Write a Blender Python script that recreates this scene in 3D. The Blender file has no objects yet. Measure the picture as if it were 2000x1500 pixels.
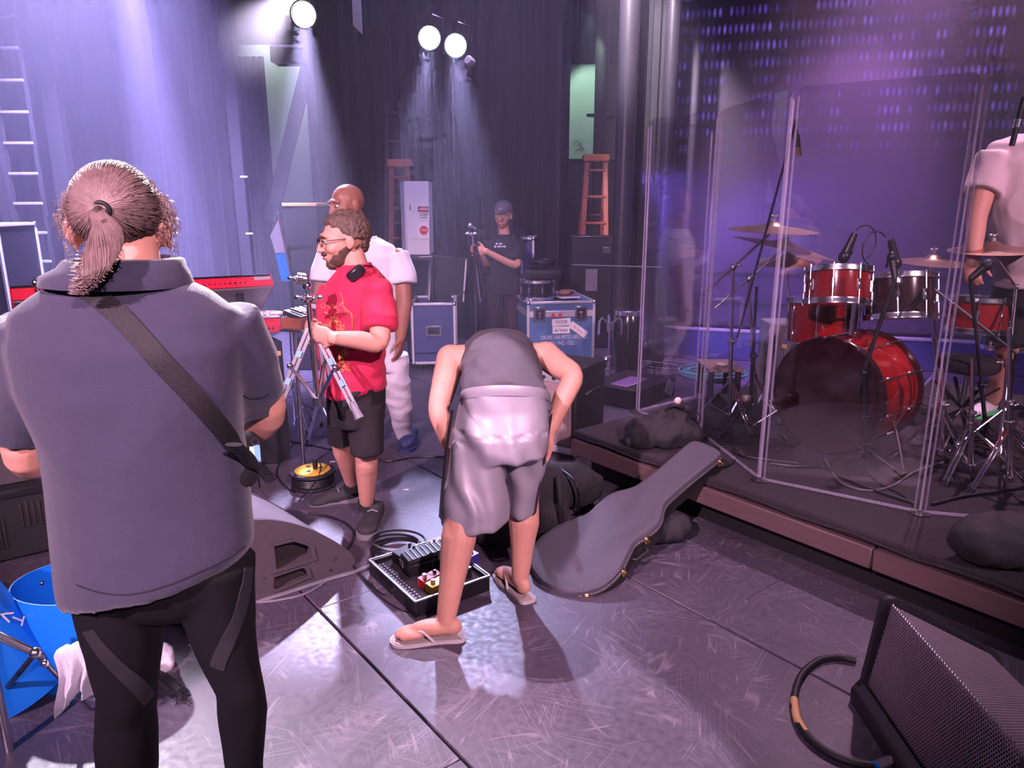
import bpy, bmesh, math, random
import numpy as np
from mathutils import Vector, Matrix, Quaternion, noise
from mathutils.geometry import tessellate_polygon
random.seed(7)
PI = math.pi
SC = bpy.context.scene
COL = SC.collection

# ------------------------------------------------------------------ camera
F, CH, PITCH = 1400.0, 1.70, math.atan(0.25)      # focal length in pixels of a 2000 px wide frame, eye height, tilt
cd = bpy.data.cameras.new('camera')
cd.sensor_width = 36.0
cd.lens = 36.0 * F / 2000.0
cd.clip_start, cd.clip_end = 0.05, 100
cam = bpy.data.objects.new('camera', cd)
COL.objects.link(cam)
cam.location = (0, 0, CH)
cam.rotation_euler = (PI / 2 - PITCH, 0, 0)
SC.camera = cam

# ------------------------------------------------------------------ world, exposure
w = bpy.data.worlds.new('world')
SC.world = w
w.use_nodes = True
w.node_tree.nodes['Background'].inputs[0].default_value = (0.50, 0.40, 0.62, 1)
w.node_tree.nodes['Background'].inputs[1].default_value = 0.17
SC.view_settings.view_transform = 'Standard'
SC.view_settings.look = 'None'
SC.view_settings.gamma = 1.0
SC.view_settings.exposure = 0.0
SC.view_settings.use_curve_mapping = False
SC.cycles.use_adaptive_sampling = True
SC.cycles.adaptive_threshold = 0.15
SC.cycles.adaptive_min_samples = 8
SC.cycles.max_bounces = 4
SC.cycles.diffuse_bounces = 1
SC.cycles.glossy_bounces = 2
SC.cycles.transmission_bounces = 4
SC.cycles.transparent_max_bounces = 14
SC.cycles.volume_bounces = 0
SC.cycles.caustics_reflective = False
SC.cycles.caustics_refractive = False
SC.cycles.sample_clamp_indirect = 4.0

def ray(px, py):
    x = (px - 1000) / F; y = (750 - py) / F
    return Vector((x, math.cos(PITCH) + y * math.sin(PITCH), -math.sin(PITCH) + y * math.cos(PITCH)))
def G(px, py, z=0.0):            # the point at height z that shows at a pixel of the photograph
    d = ray(px, py); t = (z - CH) / d.z
    return Vector((d.x * t, d.y * t, z))
def A(px, py, Y):                # the point at distance Y
    d = ray(px, py); t = Y / d.y
    return Vector((d.x * t, Y, CH + d.z * t))

# stage axes: U runs along the floor seams and the riser edge, N away from them
U = Vector((0.62, -0.785, 0)).normalized()
N = Vector((-U.y, U.x, 0))
def SN(s, n, z=0.0):
    return U * s + N * n + Vector((0, 0, z))

# ------------------------------------------------------------------ lights of the stage rig, and two added lamps
def spot(name, loc, target, energy, color, angle, blend=0.3, radius=0.06, square=False):
    l = bpy.data.lights.new(name, 'SPOT')
    l.energy, l.color, l.spot_size, l.spot_blend, l.shadow_soft_size = energy, color, math.radians(angle), blend, radius
    l.use_square = square
    o = bpy.data.objects.new(name, l); COL.objects.link(o)
    o.location = loc
    o.rotation_euler = (Vector(target) - Vector(loc)).to_track_quat('-Z', 'Y').to_euler()
    return o
# front of house lights, high over the auditorium behind the photographer
spot('front_light_pink', (-3.6, -4.2, 5.6), (-0.05, 4.3, 0.7), 4700, (1.0, 0.60, 0.84), 33, 0.6, 0.10)
spot('front_light_warm', (2.6, -4.4, 5.2), (-1.0, 4.3, 0.8), 3400, (1.0, 0.60, 0.78), 27, 0.5, 0.10)
spot('added_drummer_key', (5.2, -3.2, 5.6), (2.9, 4.1, 1.35), 3600, (1.0, 0.56, 0.70), 17, 0.5, 0.08)  # added lamp, brightens the drummer behind the shield
spot('front_light_low', (4.6, -2.6, 4.6), (1.75, 2.1, 0.2), 1000, (1.0, 0.66, 0.86), 16, 0.7, 0.08)
spot('added_violet_fill', A(1010, -800, 6.2), A(1000, 420, 7.4), 1000, (0.62, 0.48, 1.0), 88, 0.8, 0.10)  # added fill lamp, lifts the haze in front of the centre drape
spot('top_light_drums', (3.6, 5.6, 6.0), (2.6, 4.2, 0.6), 1800, (1.0, 0.58, 0.84), 50, 0.5, 0.08)
spot('floor_profile', (-0.9, 4.9, 6.2), (-0.30, 1.75, 0.0), 2700, (1.0, 0.70, 0.96), 17, 0.1, 0.04, True)
spot('blue_haze_beam', A(205, -260, 6.4), A(380, 640, 5.2), 17000, (0.46, 0.38, 1.0), 11, 0.5, 0.08)
spot('blue_haze_wash', A(60, -700, 6.0), A(250, 500, 7.6), 17000, (0.50, 0.42, 1.0), 64, 0.8, 0.10)
spot('violet_haze_right', A(1950, -420, 6.4), A(1600, 420, 7.6), 1700, (0.78, 0.34, 1.0), 50, 0.7, 0.10)
spot('blue_floor_wash', A(1250, 330, 6.9), A(1650, 640, 7.6), 800, (0.25, 0.14, 1.0), 85, 0.6, 0.06)
spot('back_light_left', A(-150, -500, 6.5), (-1.2, 1.6, 1.2), 3500, (0.90, 0.80, 1.0), 24, 0.4, 0.08)

# ------------------------------------------------------------------ helpers
WL = {}
class MB:
    """collects shapes; build() links them as one mesh object"""
    def __init__(s): s.v = []; s.f = []
    def add(s, vs, fs):
        o = len(s.v); s.v.extend([Vector(p) for p in vs]); s.f.extend([tuple(i + o for i in f) for f in fs]); return s
    def box(s, c, d, R=None, b=0.0, seg=1):
        R = R.to_3x3() if R else Matrix.Identity(3)
        c = Vector(c); hx, hy, hz = d[0] / 2, d[1] / 2, d[2] / 2
        b = min(b, hx * .98, hy * .98, hz * .98)
        if b <= 0:
            vs = [c + R @ Vector((x * hx, y * hy, z * hz)) for x in (-1, 1) for y in (-1, 1) for z in (-1, 1)]
            return s.add(vs, [(0, 1, 3, 2), (4, 6, 7, 5), (0, 4, 5, 1), (2, 3, 7, 6), (0, 2, 6, 4), (1, 5, 7, 3)])
        vs = []; fs = []; idx = {}
        for x in (-1, 1):
            for y in (-1, 1):
                for z in (-1, 1):
                    for k in range(3):
                        p = [x * (hx - b), y * (hy - b), z * (hz - b)]
                        p[k] = (x * hx, y * hy, z * hz)[k]
                        idx[(x, y, z, k)] = len(vs); vs.append(c + R @ Vector(p))
        for k in range(3):
            i, j = [q for q in range(3) if q != k]
            for sg in (-1, 1):
                q = []
                for a, bb in ((-1, -1), (1, -1), (1, 1), (-1, 1)):
                    t = [0, 0, 0]; t[k] = sg; t[i] = a; t[j] = bb
                    q.append(idx[(t[0], t[1], t[2], k)])
                fs.append(tuple(q))
        for k in range(3):
            i, j = [q for q in range(3) if q != k]
            for a in (-1, 1):
                for bb in (-1, 1):
                    t0 = [0, 0, 0]; t0[i] = a; t0[j] = bb; t1 = list(t0); t0[k] = -1; t1[k] = 1
                    fs.append((idx[(*t0, i)], idx[(*t1, i)], idx[(*t1, j)], idx[(*t0, j)]))
        for x in (-1, 1):
            for y in (-1, 1):
                for z in (-1, 1):
                    fs.append((idx[(x, y, z, 0)], idx[(x, y, z, 1)], idx[(x, y, z, 2)]))
        return s.add(vs, fs)
    def loft(s, rings, caps=True, closed=False):
        n = len(rings[0]); o = len(s.v)
        for r in rings: s.v.extend([Vector(p) for p in r])
        m = len(rings)
        for i in range(m if closed else m - 1):
            a = o + i * n; b = o + ((i + 1) % m) * n
            for k in range(n):
                s.f.append((a + k, a + (k + 1) % n, b + (k + 1) % n, b + k))
        if caps and not closed:
            s.f.append(tuple(o + k for k in range(n))[::-1]); s.f.append(tuple(o + (m - 1) * n + k for k in range(n)))
        return s
    def tube(s, pts, r, seg=8, closed=False, flat=1.0):
        pts = [Vector(p) for p in pts]; m = len(pts)
        rs = r if isinstance(r, (list, tuple)) else [r] * m
        rings = []; prev = None
        for i, p in enumerate(pts):
            if closed: t = pts[(i + 1) % m] - pts[i - 1]
            else: t = pts[min(i + 1, m - 1)] - pts[max(i - 1, 0)]
            if t.length < 1e-9: t = Vector((0, 0, 1))
            t.normalize()
            if prev is None:
                ref = Vector((0, 0, 1)) if abs(t.z) < .9 else Vector((1, 0, 0))
                u = t.cross(ref).normalized()
            else:
                u = (prev - t * prev.dot(t))
                u = u.normalized() if u.length > 1e-6 else t.orthogonal().normalized()
            prev = u; v = t.cross(u)
            rings.append([p + (u * math.cos(2 * PI * k / seg) + v * math.sin(2 * PI * k / seg) * flat) * rs[i] for k in range(seg)])
        return s.loft(rings, True, closed)
    def cyl(s, p0, p1, r0, r1=None, seg=16):
        return s.tube([p0, p1], [r0, r0 if r1 is None else r1], seg)
    def lathe(s, prof, M=None, seg=28, sx=1.0, sy=1.0):
        M = M or Matrix.Identity(4)
        rings = [[M @ Vector((r * sx * math.cos(2 * PI * k / seg), r * sy * math.sin(2 * PI * k / seg), z)) for k in range(seg)] for r, z in prof]
        return s.loft(rings)
    def ell(s, c, r, R=None, seg=16, rows=10):
        c = Vector(c); r = (r, r, r) if not isinstance(r, (tuple, list)) else r
        R = R.to_3x3() if R else Matrix.Identity(3)
        rings = []
        for i in range(1, rows):
            a = PI * i / rows
            rings.append([c + R @ Vector((r[0] * math.sin(a) * math.cos(2 * PI * k / seg), r[1] * math.sin(a) * math.sin(2 * PI * k / seg), -r[2] * math.cos(a))) for k in range(seg)])
        o = len(s.v); s.loft(rings, False); n = len(s.v)
        s.v.append(c + R @ Vector((0, 0, -r[2]))); s.v.append(c + R @ Vector((0, 0, r[2])))
        for k in range(seg):
            s.f.append((o + (k + 1) % seg, o + k, n)); q = o + (rows - 2) * seg
            s.f.append((q + k, q + (k + 1) % seg, n + 1))
        return s
    def prism(s, loops, h, M=None, z0=0.0):
        """2-D outline (first loop) with holes, given thickness"""
        M = M or Matrix.Identity(4)
        if not isinstance(loops[0][0], (tuple, list, Vector)): loops = [loops]
        l3 = [[Vector((p[0], p[1], 0)) for p in l] for l in loops]
        tris = tessellate_polygon(l3); flat = [p for l in l3 for p in l]; n = len(flat)
        o = len(s.v)
        s.v.extend([M @ Vector((p.x, p.y, z0)) for p in flat]); s.v.extend([M @ Vector((p.x, p.y, z0 + h)) for p in flat])
        for t in tris:
            s.f.append((o + t[2], o + t[1], o + t[0])); s.f.append((o + n + t[0], o + n + t[1], o + n + t[2]))
        i = 0
        for l in l3:
            m = len(l)
            for k in range(m):
                a, b = o + i + k, o + i + (k + 1) % m
                s.f.append((a, b, b + n, a + n))
            i += m
        return s
    def torus(s, c, R, r, M=None, seg=32, rs=8, sx=1.0, sy=1.0):
        M = M.to_3x3() if M else Matrix.Identity(3)
        return s.tube([Vector(c) + M @ Vector((R * sx * math.cos(2 * PI * k / seg), R * sy * math.sin(2 * PI * k / seg), 0)) for k in range(seg)], r, rs, True)
    def xf(s, M):
        s.v = [M @ p for p in s.v]; return s
    def mesh(s, name, base=Vector((0, 0, 0)), normals=True):
        me = bpy.data.meshes.new(name)
        me.from_pydata([tuple(p - base) for p in s.v], [], s.f)
        if normals:
            bm = bmesh.new(); bm.from_mesh(me); bmesh.ops.recalc_face_normals(bm, faces=bm.faces); bm.to_mesh(me); bm.free()
        return me
    def build(s, name, mat, parent=None, label=None, cat=None, group=None, kind=None, sharp=38, me=None, base=None):
        if parent is not None: b = WL[parent.name]
        elif base is not None: b = Vector(base)
        elif s is not None and s.v:
            xs = [p.x for p in s.v]; ys = [p.y for p in s.v]
            b = Vector(((min(xs) + max(xs)) / 2, (min(ys) + max(ys)) / 2, min(p.z for p in s.v)))
        else: b = Vector((0, 0, 0))
        if me is None: me = s.mesh(name, b)
        else: me.transform(Matrix.Translation(-b))
        me.shade_smooth()
        if sharp: me.set_sharp_from_angle(angle=math.radians(sharp))
        me.materials.append(MAT(mat) if isinstance(mat, str) else mat)
        o = bpy.data.objects.new(name, me); COL.objects.link(o)
        if parent is not None: o.parent = parent; WL[o.name] = b
        else: o.location = b; WL[o.name] = b
        tag(o, label, cat, group, kind)
        return o
def tag(o, label=None, cat=None, group=None, kind=None):
    for k, v in (('label', label), ('category', cat), ('group', group), ('kind', kind)):
        if v: o[k] = v
    return o
def thing(name, label, cat, base, group=None, kind=None):
    o = bpy.data.objects.new(name, None); COL.objects.link(o)
    o.location = base; o.empty_display_size = .05; WL[o.name] = Vector(base)
    return tag(o, label, cat, group, kind)
def frame(o, x, y, z=None):
    """4x4 from an origin and axes"""
    x = Vector(x).normalized(); y = Vector(y).normalized(); z = Vector(z).normalized() if z else x.cross(y).normalized()
    M = Matrix((x, y, z)).transposed().to_4x4(); M.translation = Vector(o); return M
def zframe(o, z, ref=(0, 0, 1)):
    z = Vector(z).normalized(); ref = Vector(ref)
    if abs(z.dot(ref)) > .95: ref = Vector((1, 0, 0)) if abs(z.x) < .9 else Vector((0, 1, 0))
    x = ref.cross(z).normalized(); return frame(o, x, z.cross(x), z)
def RZ(a): return Matrix.Rotation(a, 4, 'Z')
def spline(pts, n=8, closed=False):
    P = [Vector(p) for p in pts]; m = len(P); out = []
    for i in range(m if closed else m - 1):
        if closed: p0, p1, p2, p3 = P[i - 1], P[i], P[(i + 1) % m], P[(i + 2) % m]
        else: p0, p1, p2, p3 = P[max(i - 1, 0)], P[i], P[i + 1], P[min(i + 2, m - 1)]
        for k in range(n):
            t = k / n
            out.append(.5 * ((2 * p1) + (p2 - p0) * t + (2 * p0 - 5 * p1 + 4 * p2 - p3) * t * t + (3 * p1 - p0 - 3 * p2 + p3) * t ** 3))
    if not closed: out.append(P[-1])
    return out
def s2(pts, n=6, closed=False): return [(p.x, p.y) for p in spline([(a, b, 0) for a, b in pts], n, closed)]
def text_mb(s, size, M, depth=0.0006, mb=None, squeeze=1.0, align='LEFT'):
    cu = bpy.data.curves.new('lettering', 'FONT'); cu.body = s; cu.size = size; cu.extrude = depth; cu.resolution_u = 2; cu.align_x = align
    o = bpy.data.objects.new('lettering', cu); COL.objects.link(o)
    me = bpy.data.meshes.new_from_object(o.evaluated_get(bpy.context.evaluated_depsgraph_get()))
    mb = mb or MB(); S = Matrix.Diagonal((squeeze, 1, 1, 1))
    mb.add([M @ S @ v.co for v in me.vertices], [tuple(p.vertices) for p in me.polygons])
    bpy.data.objects.remove(o); bpy.data.curves.remove(cu); bpy.data.meshes.remove(me)
    return mb
def fuse(mb, voxel=.008, smooth=6, factor=.5, name='body'):
    """one continuous surface from overlapping volumes"""
    me = mb.mesh('fuse'); o = bpy.data.objects.new('fuse', me); COL.objects.link(o)
    m = o.modifiers.new('r', 'REMESH'); m.mode = 'VOXEL'; m.voxel_size = voxel
    if smooth:
        q = o.modifiers.new('s', 'SMOOTH'); q.factor = factor; q.iterations = smooth
    r = bpy.data.meshes.new_from_object(o.evaluated_get(bpy.context.evaluated_depsgraph_get()))
    r.name = name
    bpy.data.objects.remove(o); bpy.data.meshes.remove(me)
    return r
def warp(me, fn):
    """moves every vertex along its normal by fn(co)"""
    ns = [v.normal.copy() for v in me.vertices]
    for v, n in zip(me.vertices, ns): v.co = v.co + n * fn(v.co)
    me.update(); return me
def fold(co, sx, sy, sz, amp, seed=0.0):
    p = Vector((co.x * sx + seed, co.y * sy + seed * 1.7, co.z * sz))
    a = noise.noise(p); b = noise.noise(p * 2.3 + Vector((5, 1, 3)))
    return amp * ((1 - abs(a) * 2.2) * .7 + b * .5)

# ------------------------------------------------------------------ materials
_M = {}
def MAT(n): return _M[n]
def nd(t, k, **kw):
    x = t.nodes.new(k)
    for a, b in kw.items(): setattr(x, a, b)
    return x
def mat(name, color, rough=.5, metal=0.0, var=.18, vscale=9.0, bump=0.0, bscale=200.0, spec=.5, coat=0.0, sheen=0.0, sss=0.0, stretch=None, color2=None, alpha=None, emit=None, estr=0.0):
    m = bpy.data.materials.new(name); m.use_nodes = True; t = m.node_tree; b = t.nodes['Principled BSDF']
    tc = nd(t, 'ShaderNodeTexCoord'); nz = nd(t, 'ShaderNodeTexNoise'); nz.inputs['Scale'].default_value = vscale; nz.inputs['Detail'].default_value = 5
    src = tc.outputs['Object']
    if stretch:
        mp = nd(t, 'ShaderNodeMapping'); mp.inputs['Scale'].default_value = stretch; t.links.new(src, mp.inputs[0]); src = mp.outputs[0]
    t.links.new(src, nz.inputs['Vector'])
    mx = nd(t, 'ShaderNodeMix', data_type='RGBA'); c = Vector(color)
    c2 = Vector(color2) if color2 else c * (1 + var)
    c1 = c if color2 else c * (1 - var)
    mx.inputs[6].default_value = (*c1, 1); mx.inputs[7].default_value = (*c2, 1)
    t.links.new(nz.outputs['Fac'], mx.inputs[0]); t.links.new(mx.outputs[2], b.inputs['Base Color'])
    b.inputs['Roughness'].default_value = rough; b.inputs['Metallic'].default_value = metal
    b.inputs['Specular IOR Level'].default_value = spec
    if coat: b.inputs['Coat Weight'].default_value = coat; b.inputs['Coat Roughness'].default_value = .06
    if sheen: b.inputs['Sheen Weight'].default_value = sheen; b.inputs['Sheen Roughness'].default_value = .5
    if sss: b.inputs['Subsurface Weight'].default_value = sss; b.inputs['Subsurface Radius'].default_value = (.012, .004, .002); b.inputs['Subsurface Scale'].default_value = .6
    if bump:
        n2 = nd(t, 'ShaderNodeTexNoise'); n2.inputs['Scale'].default_value = bscale; n2.inputs['Detail'].default_value = 3
        t.links.new(src, n2.inputs['Vector'])
        bp = nd(t, 'ShaderNodeBump'); bp.inputs['Strength'].default_value = bump; bp.inputs['Distance'].default_value = .004
        t.links.new(n2.outputs['Fac'], bp.inputs['Height']); t.links.new(bp.outputs[0], b.inputs['Normal'])
    if emit: b.inputs['Emission Color'].default_value = (*emit, 1); b.inputs['Emission Strength'].default_value = estr
    _M[name] = m
    return m
mat('black_paint', (.012, .011, .015), .42, var=.4)
mat('matte_black', (.010, .009, .013), .8, var=.4, bump=.2, bscale=90)
mat('drape_black', (.007, .006, .010), .95, var=.35, bump=.25, bscale=300, sheen=.03)
mat('black_plastic', (.018, .017, .021), .35, var=.25)
mat('black_rubber', (.012, .012, .013), .55, var=.25)
mat('cable_black', (.012, .011, .014), .42, var=.2)
mat('cable_grey', (.16, .15, .18), .5, var=.2)
mat('cable_teal', (.16, .42, .50), .45, var=.2)
mat('chrome', (.92, .90, .94), .20, 1.0, var=.06)
mat('steel', (.52, .50, .55), .28, 1.0, var=.12)
mat('brushed_alu', (.70, .67, .74), .42, .6, var=.12, vscale=40)
mat('dark_metal', (.07, .065, .08), .35, .8, var=.2)
mat('brass', (.72, .48, .22), .25, 1.0, var=.15)
mat('gold_hardware', (.85, .55, .28), .25, 1.0, var=.1)
mat('cymbal_bronze', (.66, .46, .34), .30, 1.0, var=.14, vscale=30)
mat('skin_light', (.72, .36, .27), .55, var=.10, vscale=14, bump=.08, bscale=160, sss=.15)
mat('skin_dark', (.30, .125, .085), .48, var=.12, vscale=14, bump=.08, bscale=160, sss=.1)
mat('hair_brown', (.17, .115, .105), .40, var=.35, vscale=60, bump=.5, bscale=220)
mat('hair_grey', (.13, .085, .065), .5, var=.5, vscale=90, bump=.7, bscale=240)
mat('beard_brown', (.12, .070, .052), .7, var=.4, vscale=120, bump=.7, bscale=300)
mat('hair_red', (.34, .12, .06), .55, var=.3, vscale=80, bump=.6, bscale=240)
mat('polo_navy', (.036, .035, .070), .85, var=.14, vscale=30, bump=.35, bscale=420, sheen=.25)
mat('legging_black', (.006, .0055, .0075), .8, var=.2, bump=.1, bscale=300, spec=.25)
mat('legging_band', (.020, .018, .024), .75, var=.2, bump=.3, bscale=500)
mat('strap_black', (.009, .0075, .010), .6, var=.3, bump=.4, bscale=500, stretch=(1, 1, 1))
mat('shirt_red', (.66, .022, .085), .85, var=.16, vscale=12, bump=.2, bscale=350, sheen=.1)
mat('print_yellow', (.86, .36, .12), .8, var=.2)
mat('shirt_white', (.70, .66, .74), .9, var=.06, bump=.2, bscale=300, sheen=.1)
mat('pants_white', (.64, .60, .68), .9, var=.06, bump=.2, bscale=250, sheen=.1)
mat('shirt_pink', (.78, .62, .66), .9, var=.06, bump=.2, bscale=300)
mat('shirt_black', (.016, .014, .019), .9, var=.25, bump=.2, bscale=300)
mat('pants_maroon', (.035, .014, .020), .9, var=.25, bump=.2, bscale=300)
mat('shorts_black', (.020, .017, .020), .85, var=.25, bump=.25, bscale=300)
mat('tank_grey', (.095, .085, .105), .88, var=.16, vscale=14, bump=.3, bscale=350)
mat('shorts_silver', (.44, .41, .47), .44, .18, var=.06, vscale=7, bump=.05, bscale=400)
mat('shorts_stripe', (.05, .045, .06), .35, .3, var=.1)
mat('sole_white', (.66, .58, .60), .7, var=.1)
mat('flipflop_tan', (.48, .40, .38), .75, var=.25, vscale=60, stretch=(8, 1, 1))
mat('shoe_black', (.028, .027, .032), .75, var=.3, bump=.5, bscale=300)
mat('cap_grey', (.075, .068, .085), .8, var=.3, bump=.3, bscale=300)
mat('shoe_grey', (.16, .15, .16), .7, var=.2)
mat('croc_navy', (.035, .045, .14), .55, var=.15)
mat('sock_black', (.015, .014, .016), .95, var=.2, bump=.4, bscale=300)
mat('sock_grey', (.06, .055, .07), .95, var=.2)
mat('white_cloth', (.72, .70, .78), .95, var=.08, bump=.8, bscale=260, sheen=.2)
mat('key_red', (.60, .012, .045), .38, var=.1, coat=.3)
mat('key_grey', (.34, .31, .36), .5, var=.12)
mat('key_white', (.78, .74, .78), .35, var=.05)
mat('organ_wood', (.28, .08, .04), .45, var=.3, vscale=30, stretch=(1, 8, 8))
mat('case_blue', (.075, .16, .36), .5, var=.22, vscale=22, bump=.1, bscale=120)
mat('case_navy', (.035, .045, .16), .5, var=.22, vscale=22, bump=.1, bscale=120)
mat('case_foam', (.012, .011, .014), .95, var=.3, bump=.4, bscale=120)
mat('tape_white', (.82, .78, .84), .8, var=.06)
mat('sign_white', (.74, .72, .80), .6, var=.05)
mat('ink_black', (.02, .02, .03), .7, var=.1)
mat('ink_white', (.70, .70, .80), .8, var=.1)
mat('ink_red', (.65, .03, .05), .7, var=.1)
mat('drum_red', (.34, .014, .014), .16, var=.55, vscale=9, coat=.8, stretch=(1, 5, 1), color2=(.20, .010, .010))
mat('drum_dark', (.030, .010, .012), .16, var=.4, vscale=9, coat=.8)
mat('drum_black', (.010, .009, .012), .15, var=.2, coat=.6)
mat('drum_head_black', (.010, .009, .011), .35, var=.2, coat=.2)
mat('drum_head_white', (.70, .66, .70), .5, var=.05)
mat('carpet_black', (.030, .024, .030), .95, var=.5, vscale=60, bump=.9, bscale=220)
mat('riser_wood', (.13, .075, .078), .62, var=.30, vscale=8, stretch=(1, 1, 12), bump=.15, bscale=60)
mat('riser_skirt', (.006, .005, .007), .7, var=.4)
mat('yellow_plastic', (.80, .46, .05), .42, var=.08)
mat('yellow_top', (.50, .34, .12), .6, var=.2)
mat('orange_ladder', (.22, .04, .022), .55, var=.15)
mat('orange_cap', (.40, .11, .03), .55, var=.12)
mat('blue_plastic', (.010, .20, .80), .35, var=.10, vscale=3)
mat('bag_black', (.020, .018, .023), .8, var=.3, bump=.4, bscale=180)
mat('tolex_black', (.014, .013, .016), .6, var=.3, bump=.6, bscale=300)
mat('case_tolex', (.085, .080, .105), .58, var=.35, vscale=160, bump=.8, bscale=380)
mat('stitch_white', (.55, .50, .48), .8, var=.1)
mat('pedal_yellow', (.80, .55, .05), .4, var=.08)
mat('pedal_red', (.55, .03, .05), .4, var=.08)
mat('pedal_orange', (.80, .42, .16), .4, var=.1)
mat('pedal_blue', (.04, .03, .22), .4, var=.1)
mat('knob_cream', (.70, .58, .55), .4, var=.1)
mat('grey_paint', (.22, .20, .25), .5, var=.15)
mat('wedge_brown', (.085, .068, .078), .55, var=.18, vscale=30, bump=.35, bscale=330)
mat('pocket_dark', (.030, .022, .026), .6, var=.2)
mat('wall_black', (.018, .015, .024), .85, var=.4, vscale=3, bump=.2, bscale=30)
mat('wall_pale', (.44, .50, .46), .8, var=.14, vscale=5, bump=.1, bscale=60)
mat('glossy_black', (.020, .017, .024), .34, var=.25, vscale=4, coat=.4)
mat('tan_wood', (.26, .17, .15), .5, var=.2, vscale=20, stretch=(1, 8, 1))
mat('book_violet', (.26, .14, .34), .35, var=.2)
mat('leather_brown', (.22, .09, .06), .7, var=.3, bump=.5, bscale=120)
mat('card_green', (.45, .72, .45), .5, var=.2)
mat('card_blue', (.20, .45, .80), .5, var=.2)
mat('tape_tan', (.62, .38, .16), .6, var=.2)
mat('tape_green', (.10, .55, .20), .6, var=.1)
mat('floor_tape', (.042, .036, .046), .5, var=.3, vscale=40)
mat('debris_white', (.70, .68, .72), .8, var=.1)
mat('lens_lit', (1, 1, 1), .3, emit=(.96, .95, 1.0), estr=14.0)
mat('eye_white', (.75, .70, .70), .2, var=.03)
mat('eye_iris', (.05, .03, .02), .2, var=.2)
mat('lips', (.42, .13, .12), .5, var=.1)
mat('glass_lens', (.9, .9, .95), .05)

def floor_material():
    m = bpy.data.materials.new('stage_floor'); m.use_nodes = True; t = m.node_tree; b = t.nodes['Principled BSDF']
    tc = nd(t, 'ShaderNodeTexCoord'); geo = nd(t, 'ShaderNodeNewGeometry'); P = geo.outputs['Position']
    def noise_tex(scale, rot, str_, detail=3, dist=0):
        mp = nd(t, 'ShaderNodeMapping'); mp.inputs['Scale'].default_value = str_; m0 = nd(t, 'ShaderNodeMapping'); m0.inputs['Rotation'].default_value = (0, 0, rot)
        t.links.new(P, m0.inputs[0]); t.links.new(m0.outputs[0], mp.inputs[0]); n = nd(t, 'ShaderNodeTexNoise'); n.inputs['Scale'].default_value = scale; n.inputs['Detail'].default_value = detail
        n.inputs['Distortion'].default_value = dist
        t.links.new(mp.outputs[0], n.inputs['Vector']); return n.outputs['Fac']
    def ramp(src, lo, hi):
        r = nd(t, 'ShaderNodeMapRange'); r.inputs[1].default_value = lo; r.inputs[2].default_value = hi; t.links.new(src, r.inputs[0]); return r.outputs[0]
    def math_(op, a, bb):
        x = nd(t, 'ShaderNodeMath', operation=op)
        for i, q in enumerate((a, bb)):
            if isinstance(q, (int, float)): x.inputs[i].default_value = q
            else: t.links.new(q, x.inputs[i])
        return x.outputs[0]
    tot = None
    for i, (rot, sc) in enumerate(((.3, 4), (1.25, 5), (2.2, 4), (2.85, 3), (.85, 5), (1.8, 6))):
        n = noise_tex(sc, rot, (.22, 6, 1), 0, .05)
        d = math_('ABSOLUTE', math_('SUBTRACT', n, .5), 0)
        line = ramp(d, .017, .0)
        gate = ramp(noise_tex(2.2 + i * .4, rot + 1, (1, 2.0, 1), 1), .50, .62)
        v = math_('MULTIPLY', line, gate); tot = v if tot is None else math_('MAXIMUM', tot, v)
    dust = ramp(noise_tex(1.3, .2, (1, 1, 1), 3), .35, .75); fine = ramp(noise_tex(38, .2, (1, 1, 1), 2), .3, .8)
    mx = nd(t, 'ShaderNodeMix', data_type='RGBA'); mx.inputs[6].default_value = (.052, .042, .062, 1); mx.inputs[7].default_value = (.105, .088, .122, 1)
    t.links.new(math_('MULTIPLY', math_('ADD', dust, fine), .5), mx.inputs[0])
    m2 = nd(t, 'ShaderNodeMix', data_type='RGBA'); m2.inputs[7].default_value = (.30, .25, .30, 1)
    t.links.new(mx.outputs[2], m2.inputs[6]); t.links.new(math_('MULTIPLY', tot, .42), m2.inputs[0])
    t.links.new(m2.outputs[2], b.inputs['Base Color'])
    r = nd(t, 'ShaderNodeMapRange'); r.inputs[3].default_value = .36; r.inputs[4].default_value = .56; t.links.new(fine, r.inputs[0]); t.links.new(r.outputs[0], b.inputs['Roughness'])
    b.inputs['Specular IOR Level'].default_value = .5
    bp = nd(t, 'ShaderNodeBump'); bp.inputs['Strength'].default_value = .05; bp.inputs['Distance'].default_value = .002
    t.links.new(math_('SUBTRACT', fine, tot), bp.inputs['Height']); t.links.new(bp.outputs[0], b.inputs['Normal'])
    _M['stage_floor'] = m
floor_material()

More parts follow.
